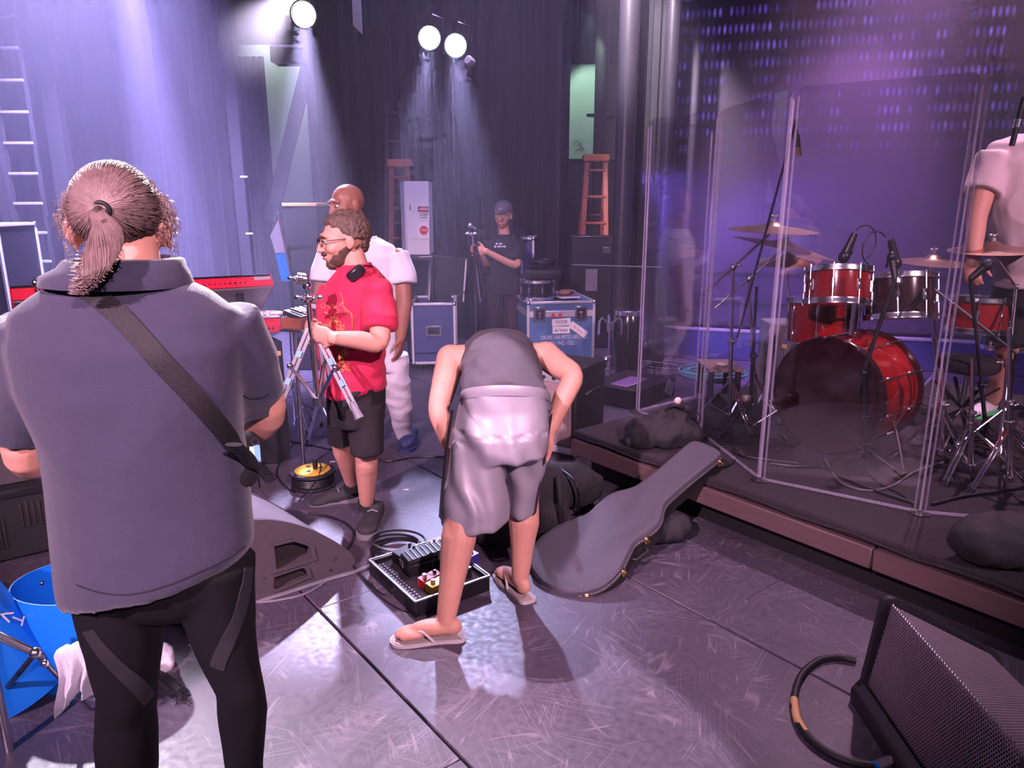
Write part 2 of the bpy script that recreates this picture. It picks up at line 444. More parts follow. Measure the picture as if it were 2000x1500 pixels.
def acrylic_material():
    m = bpy.data.materials.new('acrylic'); m.use_nodes = True; t = m.node_tree; t.nodes.remove(t.nodes['Principled BSDF']); out = t.nodes['Material Output']
    tr = nd(t, 'ShaderNodeBsdfTransparent'); tr.inputs[0].default_value = (.93, .92, .95, 1)
    gl = nd(t, 'ShaderNodeBsdfGlossy'); gl.inputs['Roughness'].default_value = .02
    fr = nd(t, 'ShaderNodeFresnel'); ge = nd(t, 'ShaderNodeNewGeometry'); ir = nd(t, 'ShaderNodeMapRange'); ir.inputs[3].default_value = 1.75; ir.inputs[4].default_value = 1 / 1.75
    t.links.new(ge.outputs['Backfacing'], ir.inputs[0]); t.links.new(ir.outputs[0], fr.inputs[0])
    mx = nd(t, 'ShaderNodeMixShader'); t.links.new(fr.outputs[0], mx.inputs[0]); t.links.new(tr.outputs[0], mx.inputs[1]); t.links.new(gl.outputs[0], mx.inputs[2])
    df = nd(t, 'ShaderNodeBsdfDiffuse'); df.inputs[0].default_value = (.75, .72, .80, 1)
    tc = nd(t, 'ShaderNodeTexCoord'); mp = nd(t, 'ShaderNodeMapping'); mp.inputs['Scale'].default_value = (2, 2, 1.4); t.links.new(tc.outputs['Object'], mp.inputs[0])
    n = nd(t, 'ShaderNodeTexNoise'); n.inputs['Scale'].default_value = 5; n.inputs['Detail'].default_value = 8; n.inputs['Roughness'].default_value = .7; t.links.new(mp.outputs[0], n.inputs['Vector'])
    r = nd(t, 'ShaderNodeMapRange'); r.inputs[1].default_value = .48; r.inputs[2].default_value = .85; r.inputs[3].default_value = .0; r.inputs[4].default_value = .016; t.links.new(n.outputs['Fac'], r.inputs[0])
    m2 = nd(t, 'ShaderNodeMixShader'); t.links.new(r.outputs[0], m2.inputs[0]); t.links.new(mx.outputs[0], m2.inputs[1]); t.links.new(df.outputs[0], m2.inputs[2])
    t.links.new(m2.outputs[0], out.inputs['Surface']); _M['acrylic'] = m
    m = bpy.data.materials.new('acrylic_edge'); m.use_nodes = True; t = m.node_tree; b = t.nodes['Principled BSDF']
    nz = nd(t, 'ShaderNodeTexNoise'); nz.inputs['Scale'].default_value = 30
    rr = nd(t, 'ShaderNodeMapRange'); rr.inputs[3].default_value = .15; rr.inputs[4].default_value = .35; t.links.new(nz.outputs['Fac'], rr.inputs[0]); t.links.new(rr.outputs[0], b.inputs['Roughness'])
    b.inputs['Base Color'].default_value = (.62, .55, .72, 1)
    tr = nd(t, 'ShaderNodeBsdfTransparent'); mx = nd(t, 'ShaderNodeMixShader'); mx.inputs[0].default_value = .36
    t.links.new(tr.outputs[0], mx.inputs[1]); t.links.new(b.outputs[0], mx.inputs[2]); t.links.new(mx.outputs[0], t.nodes['Material Output'].inputs['Surface']); _M['acrylic_edge'] = m
    # translucent blue drum wrap
acrylic_material()

def led_material():
    m = bpy.data.materials.new('led_wall'); m.use_nodes = True; t = m.node_tree; b = t.nodes['Principled BSDF']
    b.inputs['Base Color'].default_value = (.030, .020, .045, 1); b.inputs['Roughness'].default_value = .6
    tc = nd(t, 'ShaderNodeTexCoord'); sp = nd(t, 'ShaderNodeSeparateXYZ'); t.links.new(tc.outputs['Object'], sp.inputs[0])
    def math_(op, a, bb=0.0):
        x = nd(t, 'ShaderNodeMath', operation=op)
        for i, q in enumerate((a, bb)):
            if isinstance(q, (int, float)): x.inputs[i].default_value = q
            else: t.links.new(q, x.inputs[i])
        return x.outputs[0]
    gx = math_('DIVIDE', sp.outputs['X'], .056); gz = math_('DIVIDE', sp.outputs['Z'], .170)
    fx = math_('SUBTRACT', math_('FRACT', gx), .5); fz = math_('SUBTRACT', math_('FRACT', gz), .5)
    d = math_('SQRT', math_('ADD', math_('POWER', math_('MULTIPLY', fx, 2.6), 2.0), math_('POWER', math_('MULTIPLY', fz, 2.9), 2.0)))
    dot = nd(t, 'ShaderNodeMapRange'); dot.inputs[1].default_value = 1.0; dot.inputs[2].default_value = .1; t.links.new(d, dot.inputs[0])
    cb = nd(t, 'ShaderNodeCombineXYZ'); t.links.new(math_('FLOOR', gx), cb.inputs[0]); t.links.new(math_('FLOOR', gz), cb.inputs[1])
    wn = nd(t, 'ShaderNodeTexWhiteNoise'); t.links.new(cb.outputs[0], wn.inputs['Vector'])
    nz = nd(t, 'ShaderNodeTexNoise'); nz.inputs['Scale'].default_value = .22; nz.inputs['Detail'].default_value = 2; t.links.new(cb.outputs[0], nz.inputs['Vector'])
    cm = nd(t, 'ShaderNodeMapRange'); cm.inputs[1].default_value = .36; cm.inputs[2].default_value = .62; t.links.new(nz.outputs['Fac'], cm.inputs[0])
    zf = nd(t, 'ShaderNodeMapRange'); zf.inputs[1].default_value = 2.1; zf.inputs[2].default_value = 2.5; t.links.new(sp.outputs['Z'], zf.inputs[0])
    e = math_('MULTIPLY', math_('MULTIPLY', dot.outputs[0], zf.outputs[0]), math_('MULTIPLY', cm.outputs[0], math_('POWER', wn.outputs['Value'], .6)))
    mx = nd(t, 'ShaderNodeMix', data_type='RGBA'); mx.inputs[6].default_value = (.14, .06, .95, 1); mx.inputs[7].default_value = (.26, .14, .92, 1); t.links.new(wn.outputs['Value'], mx.inputs[0])
    t.links.new(mx.outputs[2], b.inputs['Emission Color']); t.links.new(math_('MULTIPLY', e, .85), b.inputs['Emission Strength'])
    _M['led_wall'] = m
led_material()

def grille_material(name, hole, wire, scale):
    m = bpy.data.materials.new(name); m.use_nodes = True; t = m.node_tree; b = t.nodes['Principled BSDF']
    tc = nd(t, 'ShaderNodeTexCoord'); v = nd(t, 'ShaderNodeTexVoronoi'); v.inputs['Scale'].default_value = scale; v.inputs['Randomness'].default_value = 0.0
    t.links.new(tc.outputs['Object'], v.inputs['Vector'])
    r = nd(t, 'ShaderNodeMapRange'); r.inputs[1].default_value = .30; r.inputs[2].default_value = .50; t.links.new(v.outputs['Distance'], r.inputs[0])
    mx = nd(t, 'ShaderNodeMix', data_type='RGBA'); mx.inputs[6].default_value = (*hole, 1); mx.inputs[7].default_value = (*wire, 1)
    t.links.new(r.outputs[0], mx.inputs[0]); t.links.new(mx.outputs[2], b.inputs['Base Color']); b.inputs['Roughness'].default_value = .45
    bp = nd(t, 'ShaderNodeBump'); bp.inputs['Strength'].default_value = .5; bp.inputs['Distance'].default_value = .003; t.links.new(r.outputs[0], bp.inputs['Height']); t.links.new(bp.outputs[0], b.inputs['Normal'])
    _M[name] = m
grille_material('grille_brown', (.045, .032, .036), (.24, .18, .20), 170)
grille_material('grille_grey', (.10, .09, .11), (.30, .27, .32), 90)
grille_material('grille_silver', (.10, .055, .06), (.46, .32, .34), 130)

def haze_volume():
    m = bpy.data.materials.new('stage_haze'); m.use_nodes = True; t = m.node_tree; t.nodes.clear()
    o = nd(t, 'ShaderNodeOutputMaterial'); v = nd(t, 'ShaderNodeVolumeScatter'); v.inputs['Color'].default_value = (.85, .80, 1, 1)
    v.inputs['Density'].default_value = .046; v.inputs['Anisotropy'].default_value = .35
    t.links.new(v.outputs[0], o.inputs['Volume']); _M['stage_haze'] = m
haze_volume()

# ================================================================== the setting
# floor: dark boards laid in strips with open seams between them
fl = MB().box((0.5, 5.5, -.06), (22, 19, .08)).build('floor', 'riser_skirt', kind='structure')
SEAM0, SEAMW, PL = 1.062, 1.262, 2.50
for k in range(-3, 7):
    for j in range(-5, 3):
        s0 = j * PL + (0.9 if k % 2 else -.2)
        c = SN(s0 + PL / 2, SEAM0 + SEAMW * (k + .5), -.01)
        if c.y < -1.2 or c.y > 13 or abs(c.x) > 9: continue
        MB().box(c, (PL - .0022, SEAMW - .011, .02), frame((0, 0, 0), U, N), b=.0025).build('floor_panel', 'stage_floor', fl)
MB().box((0.5, 12.2, 3.4), (22, .2, 6.9)).build('wall_back', 'wall_black', kind='structure')
MB().box((-8.2, 5.5, 3.4), (.2, 13.2, 6.9)).build('wall_left', 'wall_black', kind='structure')
MB().box((9.8, 5.5, 3.4), (.2, 13.2, 6.9)).build('wall_right', 'wall_black', kind='structure')
MB().box((0.8, 5.5, 6.95), (18.4, 13.2, .2)).build('ceiling', 'wall_black', kind='structure')

def drape(name, x0, x1, Y, z1, label, waves, amp=.07, z0=.02, mat_='drape_black', seed=0.0, parts=True, tilt=0.0):
    """a hanging cloth with folds and a hem"""
    n = max(24, int(waves * 10)); th = .012; mb = MB(); rings = []
    for i in range(n + 1):
        t = i / n; x = x0 + (x1 - x0) * t
        a = amp * (math.sin(2 * PI * waves * t + seed) + .4 * math.sin(2 * PI * waves * 2.3 * t + seed * 2))
        y = Y + a
        rings.append((x, y))
    zs = [z0, z0 + .3, (z0 + z1) / 2, z1]
    for sgn in (0, 1):
        pass
    vs = []; fs = []
    for side in (0, 1):
        for i, (x, y) in enumerate(rings):
            for j, z in enumerate(zs):
                k = 1.0 - .25 * j / 3
                vs.append((x + tilt * (z - z0), Y + (y - Y) * k + side * th, z))
    m = len(zs); cnt = (n + 1) * m
    for i in range(n):
        for j in range(m - 1):
            a = i * m + j
            fs.append((a, a + m, a + m + 1, a + 1)); fs.append((cnt + a, cnt + a + 1, cnt + a + m + 1, cnt + a + m))
    for i in range(n):
        for j in (0, m - 1):
            a = i * m + j; fs.append((a, cnt + a, cnt + a + m, a + m))
    for i in (0, n):
        for j in range(m - 1):
            a = i * m + j; fs.append((a, a + 1, cnt + a + 1, cnt + a))
    mb.add(vs, fs)
    return mb.build(name, mat_, None, label, 'curtain', 'black masking drapes', sharp=60)
def xat(px, Y, py=400): return A(px, py, Y).x
drape('masking_drape', xat(612, 9.2), xat(1090, 9.2), 9.2, 6.8, 'wide black stage drape hanging behind the white cabinet and the man in the cap', 17, .085)
drape('masking_drape', xat(-60, 9.7), xat(456, 9.7), 9.7, 6.8, 'wide black stage drape at far left behind the wall ladder', 15, .05, seed=1.3)
drape('masking_drape', xat(484, 9.9), xat(536, 9.9), 9.9, A(500, 110, 9.9).z, 'narrow black drape hanging in front of the left pale wall board', 4, .035, z0=.03, seed=.6)
drape('masking_drape', xat(1226, 7.75), xat(1292, 7.75), 7.75, 6.8, 'narrow black drape strip between the two glossy black posts', 4, .02, seed=.2)
drape('masking_drape', xat(1092, 11.6), xat(1320, 11.6), 11.6, 6.8, 'black drape at the very back behind the orange ladder', 11, .04, seed=.9)

# pale wall boards glimpsed between the drapes, with the work light that picks them out
def board(px0, px1, py0, py1, Y, label):
    a, b = A(px0, py0, Y), A(px1, py1, Y)
    t = thing('wall_board', label, 'wall board', (a.x, Y, 0))
    MB().box(((a.x + b.x) / 2, Y, (a.z + b.z) / 2), (b.x - a.x, .04, a.z - b.z), b=.004).build('panel', 'wall_pale', t)
    MB().box(((a.x + b.x) / 2, Y + .06, b.z / 2), (b.x - a.x, .05, b.z)).build('lower_panel', 'wall_black', t)
    return t
board(452, 612, 88, 395, 10.6, 'tall pale green wall board glimpsed between drapes at upper left')
bd = board(1114, 1204, 126, 311, 11.2, 'scuffed pale green wall board above the orange ladder')
# marks scrawled on the board
mb = MB()
for q in ([(1121, 288), (1123, 277), (1127, 276), (1130, 286)], [(1124, 297), (1130, 290), (1135, 296), (1139, 288), (1141, 300)], [(1131, 280), (1135, 290), (1136, 279)]):
    mb.tube(spline([A(x, y, 11.176) for x, y in q], 5), .004, 5)
mb.build('scrawl', 'ink_black', bd)
spot('work_light', A(1150, 20, 10.2), A(1158, 215, 11.2), 120, (.66, 1.0, .86), 46, .5, .05)
spot('work_light', A(545, -60, 9.9), A(535, 230, 10.6), 130, (.80, .92, 1.0), 60, .5, .05)

# pipe cross in front of the right board
t = thing('pipe_frame', 'black upright pipe with a crossbar in front of the right pale board', 'pipe', (xat(1168, 10.7), 10.7, 0))
MB().cyl((xat(1167, 10.7), 10.7, 0), (xat(1167, 10.7), 10.7, 4.6), .085, seg=14).build('upright', 'matte_black', t)
MB().cyl(A(1146, 225, 10.7), A(1215, 227, 10.7), .022, .04, 10).build('crossbar', 'matte_black', t)
# thin rope and steel edge beside the drape
mb = MB(); mb.tube([A(1092, 44, 9.0), A(1090, 200, 9.0), A(1088, 420, 9.0), A(1083, 640, 9.0), A(1083, 640, 9.0) * Vector((1, 1, 0))], .010, 6)
mb.build('hoist_rope', 'steel', None, 'thin pale rope hanging along the right edge of the wide drape', 'rope')
# diagonal black brace and header box at the upper left
t = thing('scenery_brace', 'black timber brace leaning diagonally in front of the left pale board', 'brace', A(520, 560, 9.85))
p0, p1 = A(604, 120, 9.85), A(528, 430, 9.85)
d = (p1 - p0); MB().box((p0 + p1) / 2, (.17, .06, d.length), zframe((0, 0, 0), d, (0, 1, 0)), b=.006).build('plank', 'wall_black', t)
MB().cyl(A(604, 120, 9.9), A(604, 120, 9.9) + Vector((0, 0, 1.8)), .012, seg=6).build('hanger', 'steel', t)
t = thing('header_box', 'black header box with a bright lower edge hanging above the left pale board', 'box', A(566, 120, 9.6))
MB().box(A(566, 107, 9.6), (.40, .3, .22), b=.01).build('body', 'wall_black', t)
for dx in (-.15, .15): MB().cyl(A(566, 107, 9.6) + Vector((dx, 0, .1)), A(566, 107, 9.6) * Vector((1, 1, 0)) + Vector((dx, 0, 6.85)), .008, seg=6).build('hanger', 'dark_metal', t)
MB().box(A(563, 90, 9.4), (.44, .05, .03), b=.004).build('edge_strip', 'steel', t)
# posts
def post(px0, px1, Y, py_bot, label, mats=('matte_black',), marks=()):
    a = (A(px0, 400, Y).x + A(px1, 400, Y).x) / 2; w_ = A(px1, 400, Y).x - A(px0, 400, Y).x
    t = thing('stage_post', label, 'post', (a, Y, 0))
    MB().box((a, Y, 3.4), (w_, w_ * .8, 6.8), b=.01).build('shaft', mats[0], t)
    for (x, y) in marks:
        MB().box(A(x, y, Y - w_ * .42), (.085, .006, .02)).build('tape_mark', 'tape_white', t)
    return t
post(462, 486, 9.0, 640, 'black post with small tape marks between the drapes at upper left', marks=((476, 345), (487, 456)))
post(118, 148, 8.6, 640, 'slim black post just behind the ponytailed person\'s head')
post(2, 22, 7.6, 640, 'black post at the far left edge of the picture')
# column pair in front of the LED wall
for px, r, lab in ((1217, .100, 'glossy black round post with a bright streak, left of the pair beside the LED wall'), (1298, .075, 'slimmer glossy black round post touching the LED wall edge')):
    t = thing('stage_column', lab, 'column', (xat(px, 7.55), 7.55, 0))
    MB().cyl((xat(px, 7.55), 7.55, .02), (xat(px, 7.55), 7.55, 6.8), r, seg=28).build('shaft', 'glossy_black', t)
    MB().cyl((xat(px, 7.55), 7.55, 0), (xat(px, 7.55), 7.55, .02), r * 1.5, seg=28).build('base_plate', 'dark_metal', t)
spot('column_rim_light', A(1130, -420, 6.2), A(1250, 60, 7.5), 3200, (1.0, .82, .96), 34, .8, .05)
post(1084, 1094, 8.9, 640, 'thin black steel post at the right edge of the wide drape')

# ladder fixed to the left wing
def ladder(name, foot_l, foot_r, top_l, top_r, nr, label, mat_, cap=None, depth=None, r=.02, tread=None):
    t = thing(name, label, 'ladder', (foot_l + foot_r) / 2)
    yv = Vector((0, 1, 0))
    for a, b in ((foot_l, top_l), (foot_r, top_r)):
        MB().box((a + b) / 2, (r * 2.2, r * 1.3, (b - a).length), zframe((0, 0, 0), b - a, (0, 1, 0)), b=.004).build('stile', mat_, t)
    for k in range(nr):
        f = (k + .6) / nr; a = foot_l.lerp(top_l, f); b = foot_r.lerp(top_r, f)
        MB().box((a + b) / 2, ((b - a).length, .07, .03), b=.005).build('rung', tread or mat_, t)
    if depth:
        off = Vector((0.0, depth, 0))
        for a, b in ((foot_l, top_l), (foot_r, top_r)):
            MB().box((a + off + b) / 2 + Vector((0, .02, 0)), (r * 1.8, r * 1.2, (b - a - off).length), zframe((0, 0, 0), b - a - off, (0, 1, 0)), b=.003).build('rear_stile', mat_, t)
        for k in (.2, .45, .7):
            a = (foot_l + off).lerp(top_l, k); b = (foot_r + off).lerp(top_r, k)
            MB().cyl(a, b, .012, seg=8).build('rear_bar', mat_, t)
    if cap:
        c = (top_l + top_r) / 2; MB().box(c + Vector((0, .05, .02)), ((top_r - top_l).length + .10, .20, .09), b=.012).build('top_cap', cap, t)
    return t
Yl = 7.9
ladder('wing_ladder', A(52, 640, Yl) * Vector((1, 1, 0)) if False else Vector((xat(28, Yl), Yl, 0)), Vector((xat(86, Yl), Yl, 0)), Vector((xat(28, Yl), Yl, 5.2)), Vector((xat(86, Yl), Yl, 5.2)), 17, 'black wing ladder with pale rungs at the far left', 'matte_black', tread='grey_paint')
def gl(px, Y): return Vector((xat(px, Y), Y, 0))
Ya = 9.4
ta, tb = A(1147, 312, Ya), A(1182, 312, Ya)
ladder('step_ladder', gl(1132, Ya - .5), gl(1194, Ya - .5), ta, tb, 7, 'orange fibreglass step ladder standing right of the wide drape', 'orange_ladder', 'orange_cap', .95, .028)
Yb = 9.05
ta, tb = A(765, 322, Yb), A(795, 322, Yb)
ladder('step_ladder', gl(752, Yb - .1), gl(806, Yb - .1), ta, tb, 6, 'dim orange step ladder behind the bald man and the white cabinet', 'orange_ladder', 'orange_cap', None, .028)
ta, tb = A(756, 198, 9.12), A(782, 198, 9.12)
ladder('extension_ladder', gl(742, 9.1), gl(796, 9.1), ta, tb, 9, 'dark ladder rising above the dim orange ladder against the drape', 'dark_metal', None, None, .022)

# LED wall behind the drums: dots of light in rows on a dark skin
L0, L1 = A(1308, 400, 8.35), A(2150, 400, 7.15)
L0.z = L1.z = 0; ld = (L1 - L0); ln = ld.length
led = MB().box((ln / 2, .06, 3.55), (ln, .12, 6.4), b=.01).build('led_wall', 'led_wall', None, 'dark LED video wall with rows of violet dots behind the drums', 'video wall', base=(0, 0, 0))
led.location = L0; led.rotation_euler = (0, 0, math.atan2(ld.y, ld.x)); WL[led.name] = L0
Ml = Matrix.Translation(L0) @ RZ(math.atan2(ld.y, ld.x))
t = thing('led_wall_plinth', 'low dark plinth with a pale top edge under the LED wall', 'plinth', L0)
MB().box((ln / 2, -.05, .16), (ln, .34, .32), b=.01).xf(Ml).build('body', 'case_navy', t)
MB().box((ln / 2, -.20, .335), (ln, .06, .03), b=.004).xf(Ml).build('top_edge', 'key_grey', t)
for zz in (.62, .95):
    MB().box((ln / 2, -.006, zz), (ln, .012, .03)).xf(Ml).build('panel_joint', 'black_paint', t)

# drum riser: carpeted deck, timber edge, recessed skirt
RZ_ = .30; RS0, RS1, RN0, RN1 = -3.20, 2.6, 3.02, 6.3
t = RISER = thing('drum_riser', 'low carpeted drum riser with a worn timber edge', 'riser', SN((RS0 + RS1) / 2, RN0, 0))
UF = frame((0, 0, 0), U, N)
MB().box(SN((RS0 + RS1) / 2, (RN0 + RN1) / 2, RZ_ - .025), (RS1 - RS0, RN1 - RN0, .05), UF, b=.012).build('carpet_deck', 'carpet_black', t)
for i in range(3):
    a = RS0 + (RS1 - RS0) * i / 3; b = RS0 + (RS1 - RS0) * (i + 1) / 3
    MB().box(SN((a + b) / 2, RN0 + .005, RZ_ - .105), (b - a - .006, .045, .10), UF, b=.006).build('edge_board', 'riser_wood', t)
MB().box(SN(RS0 + .02, (RN0 + RN1) / 2 + .03, RZ_ - .105), (.045, RN1 - RN0 - .06, .10), UF, b=.006).build('end_board', 'riser_wood', t)
MB().box(SN((RS0 + RS1) / 2, (RN0 + RN1) / 2 + .05, .075), (RS1 - RS0 - .14, RN1 - RN0 - .12, .15), UF).build('skirt', 'riser_skirt', t)
mb = MB()
for i in range(40):
    s0 = RS0 + .15 + i * .14; mb.tube([SN(s0, RN0 - .006, RZ_ - .03 + .008 * math.sin(i * 1.7)), SN(s0 + .14, RN0 - .006, RZ_ - .03 + .008 * math.sin((i + 1) * 1.7))], .006, 5)
mb.build('frayed_binding', 'carpet_black', t)
# haze that fills the stage
hz = MB().box((0.4, 7.9, 3.45), (16.6, 7.8, 6.80)).build('stage_haze', 'stage_haze', None, 'thin theatrical haze hanging over the whole stage', 'haze', kind='stuff')

# ================================================================== shared builders
def cable(label, pts, r=.005, m='cable_black', z=None, name='floor_cable', group=None, px=True, surf=0.0, cat='cable', n=8):
    P = [G(p[0], p[1], surf + (p[2] if len(p) > 2 else 0) + r) if px else Vector(p) for p in pts]
    return MB().tube(spline(P, n), r, 7).build(name, m, None, label, cat, group)
def wing_nut(mb, p, r=.012):
    mb.ell(p, (r * .7, r * .7, r * .7), seg=8, rows=6); mb.ell(p + Vector((r * 1.3, 0, r * .3)), (r * .9, r * .3, r * .6), seg=8, rows=6); mb.ell(p - Vector((r * 1.3, 0, -r * .3)), (r * .9, r * .3, r * .6), seg=8, rows=6)
def tripod(t, foot, top, hub_f=.30, spread=.28, rot=.4, r=.011, m='chrome', leg_h=None, fold=1.0, double=True):
    """pole, three braced legs with rubber feet; foot and top are points"""
    foot = Vector(foot); top = Vector(top); ax = (top - foot); L = ax.length; z = ax.normalized(); F_ = zframe(foot, z)
    MB().cyl(foot + z * .05, foot + z * L * .55, r * 1.15, seg=12).build('lower_tube', m, t)
    MB().cyl(foot + z * L * .5, top, r * .85, seg=12).build('upper_tube', m, t)
    mb = MB().cyl(foot + z * (L * .53), foot + z * (L * .57), r * 1.9, seg=12); wing_nut(mb, foot + z * (L * .55) + F_.to_3x3() @ Vector((r * 3, 0, 0))); mb.build('height_clamp', m, t)
    hub = foot + z * (leg_h or L * hub_f); low = foot + z * .07
    MB().cyl(hub - z * .02, hub + z * .02, r * 2, seg=12).build('leg_collar', m, t)
    MB().cyl(low - z * .012, low + z * .012, r * 2, seg=12).build('brace_collar', m, t)
    for k in range(3):
        a = rot + k * 2 * PI / 3; d = F_.to_3x3() @ Vector((math.cos(a), math.sin(a), 0)); side = z.cross(d).normalized() * r * .9
        end = foot + d * spread + z * .01
        lg = MB()
        for sg in ((-1, 1) if double else (0,)):
            lg.box((hub + end) / 2 + side * sg, (.005, r * 1.1, (hub - end).length), zframe((0, 0, 0), hub - end, side), b=.001)
        lo = lg.build('leg', m, t)
        mid = hub.lerp(end, .52)
        MB().box((low + mid) / 2, (.005, r * 1.1, (low - mid).length), zframe((0, 0, 0), low - mid, side), b=.001).build('brace', m, t)
        MB().cyl(end + (hub - end).normalized() * .05, end, r * 1.0, r * 1.5, 10).build('rubber_foot', 'black_rubber', t)
    return t
def drum(name, label, c, axis, r, depth, shell='drum_red', nl=8, head='drum_head_white', head2='drum_head_black', badge=None, group=None, hoop='chrome', ref=(0, 0, 1), lugm='chrome', t=None):
    """shell, two hoops, two heads, tension lugs with rods; c is the middle of the lower/front face"""
    c = Vector(c); M = zframe(c, axis, ref)
    t = t or thing(name, label, 'drum', c, group)
    MB().lathe([(r * .955, .012), (r * .965, .03), (r * .965, depth - .03), (r * .955, depth - .012)], M, 40).build('shell', shell, t)
    for z0, hm in ((0, head2), (depth, head)):
        sg = 1 if z0 else -1
        MB().lathe([(0.001, z0 + sg * .004), (r * .90, z0 + sg * .004), (r * .965, z0), (r * .97, z0 - sg * .014), (0.001, z0 - sg * .014)], M, 40).build('head', hm, t)
        MB().lathe([(r * .985, z0 - sg * .022), (r * 1.03, z0 - sg * .022), (r * 1.035, z0 - sg * .012), (r * 1.015, z0), (r * 1.02, z0 + sg * .012), (r * .985, z0 + sg * .014)], M, 40).build('hoop', hoop, t)
    for k in range(nl):
        a = 2 * PI * (k + .3) / nl; d = Vector((math.cos(a), math.sin(a), 0))
        mb = MB()
        Rl = (M.to_3x3() @ Matrix.Rotation(a, 3, 'Z')).to_4x4()
        for zz in ((depth * .5,) if depth < .26 else (depth * .22, depth * .78)):
            mb.box(M @ (d * r * .985 + Vector((0, 0, zz))), (.022, .018, min(.075, depth * .35)), Rl, b=.005)
        mb.cyl(M @ (d * r * 1.02 + Vector((0, 0, -.012))), M @ (d * r * 1.02 + Vector((0, 0, depth + .016))), .0035, seg=6)
        for zz in (-.006, depth + .012): mb.cyl(M @ (d * r * 1.02 + Vector((0, 0, zz - .008))), M @ (d * r * 1.02 + Vector((0, 0, zz + .008))), .0075, seg=8)
        mb.build('tension_lug', lugm, t)
    if badge is not None:
        d = Vector((math.cos(badge), math.sin(badge), 0)); Rl = (M.to_3x3() @ Matrix.Rotation(badge, 3, 'Z')).to_4x4()
        MB().box(M @ (d * r * .972 + Vector((0, 0, depth * .62))), (.004, .042, .042), Rl @ Matrix.Rotation(PI / 4, 4, 'X'), b=.001).build('badge', 'steel', t)
    return t
def cymbal(name, label, c, normal, r, group='cymbals'):
    M = zframe(c, normal); t = thing(name, label, 'cymbal', Vector(c), group)
    MB().lathe([(.006, .034), (.03, .031), (r * .22, .012), (r * .24, .008), (r * .6, -.004), (r, -.022), (r, -.024), (r * .6, -.007), (r * .24, .004), (.03, .026), (.006, .030)], M, 48).build('plate', 'cymbal_bronze', t)
    MB().cyl(M @ Vector((0, 0, .032)), M @ Vector((0, 0, .052)), .016, .012, 14).build('felt', 'key_grey', t)
    mb = MB(); wing_nut(mb, M @ Vector((0, 0, .064)), .013); mb.cyl(M @ Vector((0, 0, .05)), M @ Vector((0, 0, .085)), .004, seg=8); mb.build('wing_nut', 'chrome', t)
    return t
def flight_case(name, label, M, sx, sy, sz, skin, lid=.16, latch_px=(.2, .8), cast=.09, handle=True, open_top=False, t=None, group=None):
    """panel box with aluminium edging; local x wide, y deep, z up, origin front left bottom"""
    t = t or thing(name, label, 'flight case', M.translation, group)
    zc = cast
    if open_top:
        for (c, d) in (((sx / 2, .006, zc + sz / 2), (sx, .012, sz)), ((sx / 2, sy - .006, zc + sz / 2), (sx, .012, sz)), ((.006, sy / 2, zc + sz / 2), (.012, sy, sz)), ((sx - .006, sy / 2, zc + sz / 2), (.012, sy, sz)), ((sx / 2, sy / 2, zc + .1), (sx, sy, .02))):
            MB().box(c, d).xf(M).build('panel', skin, t)
        MB().box((sx / 2, sy / 2, zc + sz * .5), (sx - .03, sy - .03, .3)).xf(M).build('foam_insert', 'case_foam', t)
    else: MB().box((sx / 2, sy / 2, zc + sz / 2), (sx, sy, sz), b=.004).xf(M).build('body', skin, t)
    e = .028
    def edge(a, b):
        a, b = Vector(a), Vector(b); d = b - a
        MB().box((a + b) / 2, tuple(abs(q) + e for q in d), b=.005).xf(M).build('edge_profile', 'brushed_alu', t)
    zs = [zc, zc + sz]
    for z in zs:
        edge((0, 0, z), (sx, 0, z)); edge((0, sy, z), (sx, sy, z)); edge((0, 0, z), (0, sy, z)); edge((sx, 0, z), (sx, sy, z))
    for x in (0, sx):
        for y in (0, sy): edge((x, y, zc), (x, y, zc + sz))
    for x in (0, sx):
        for y in (0, sy):
            for z in zs: MB().ell((x, y, z), .026, seg=10, rows=8).xf(M).build('ball_corner', 'steel', t)
    if lid:
        zl = zc + sz * (1 - lid)
        MB().box((sx / 2, -.004, zl), (sx, .012, .065), b=.003).xf(M).build('lid_joint', 'brushed_alu', t)
        MB().box((-.004, sy / 2, zl), (.012, sy, .065), b=.003).xf(M).build('lid_joint', 'brushed_alu', t)
        for f in latch_px:
            l = MB().box((sx * f, -.010, zl), (.13, .012, .15), b=.012).xf(M).build('latch', 'steel', t)
            MB().box((sx * f, -.018, zl), (.085, .008, .105), b=.004).xf(M).build('latch_dish', 'dark_metal', l)
            MB().box((sx * f, -.024, zl + .012), (.045, .012, .018), b=.004).box((sx * f, -.024, zl - .02), (.018, .012, .05), b=.004).xf(M).build('butterfly', 'chrome', l)
    if handle:
        l = MB().box((sx * .5, -.008, zc + sz * .55), (.17, .012, .11), b=.012).xf(M).build('handle_dish', 'steel', t)
        MB().box((sx * .5, -.016, zc + sz * .55), (.13, .008, .075), b=.004).xf(M).build('dish_hollow', 'dark_metal', l)
        MB().cyl((sx * .5 - .055, -.026, zc + sz * .56), (sx * .5 + .055, -.026, zc + sz * .56), .011, seg=10).xf(M).build('grip', 'black_rubber', l)
    if cast:
        for x in (.09, sx - .09):
            for y in (.09, sy - .09):
                c = MB().box((x, y, zc - .006), (.09, .09, .012)).box((x - .02, y + .015, zc - .03), (.005, .04, .05)).box((x + .02, y + .015, zc - .03), (.005, .04, .05)).xf(M).build('caster', 'steel', t)
                MB().cyl((x - .014, y + .02, .040), (x + .014, y + .02, .040), .040, seg=16).xf(M).build('wheel', 'black_rubber', c)
    return t

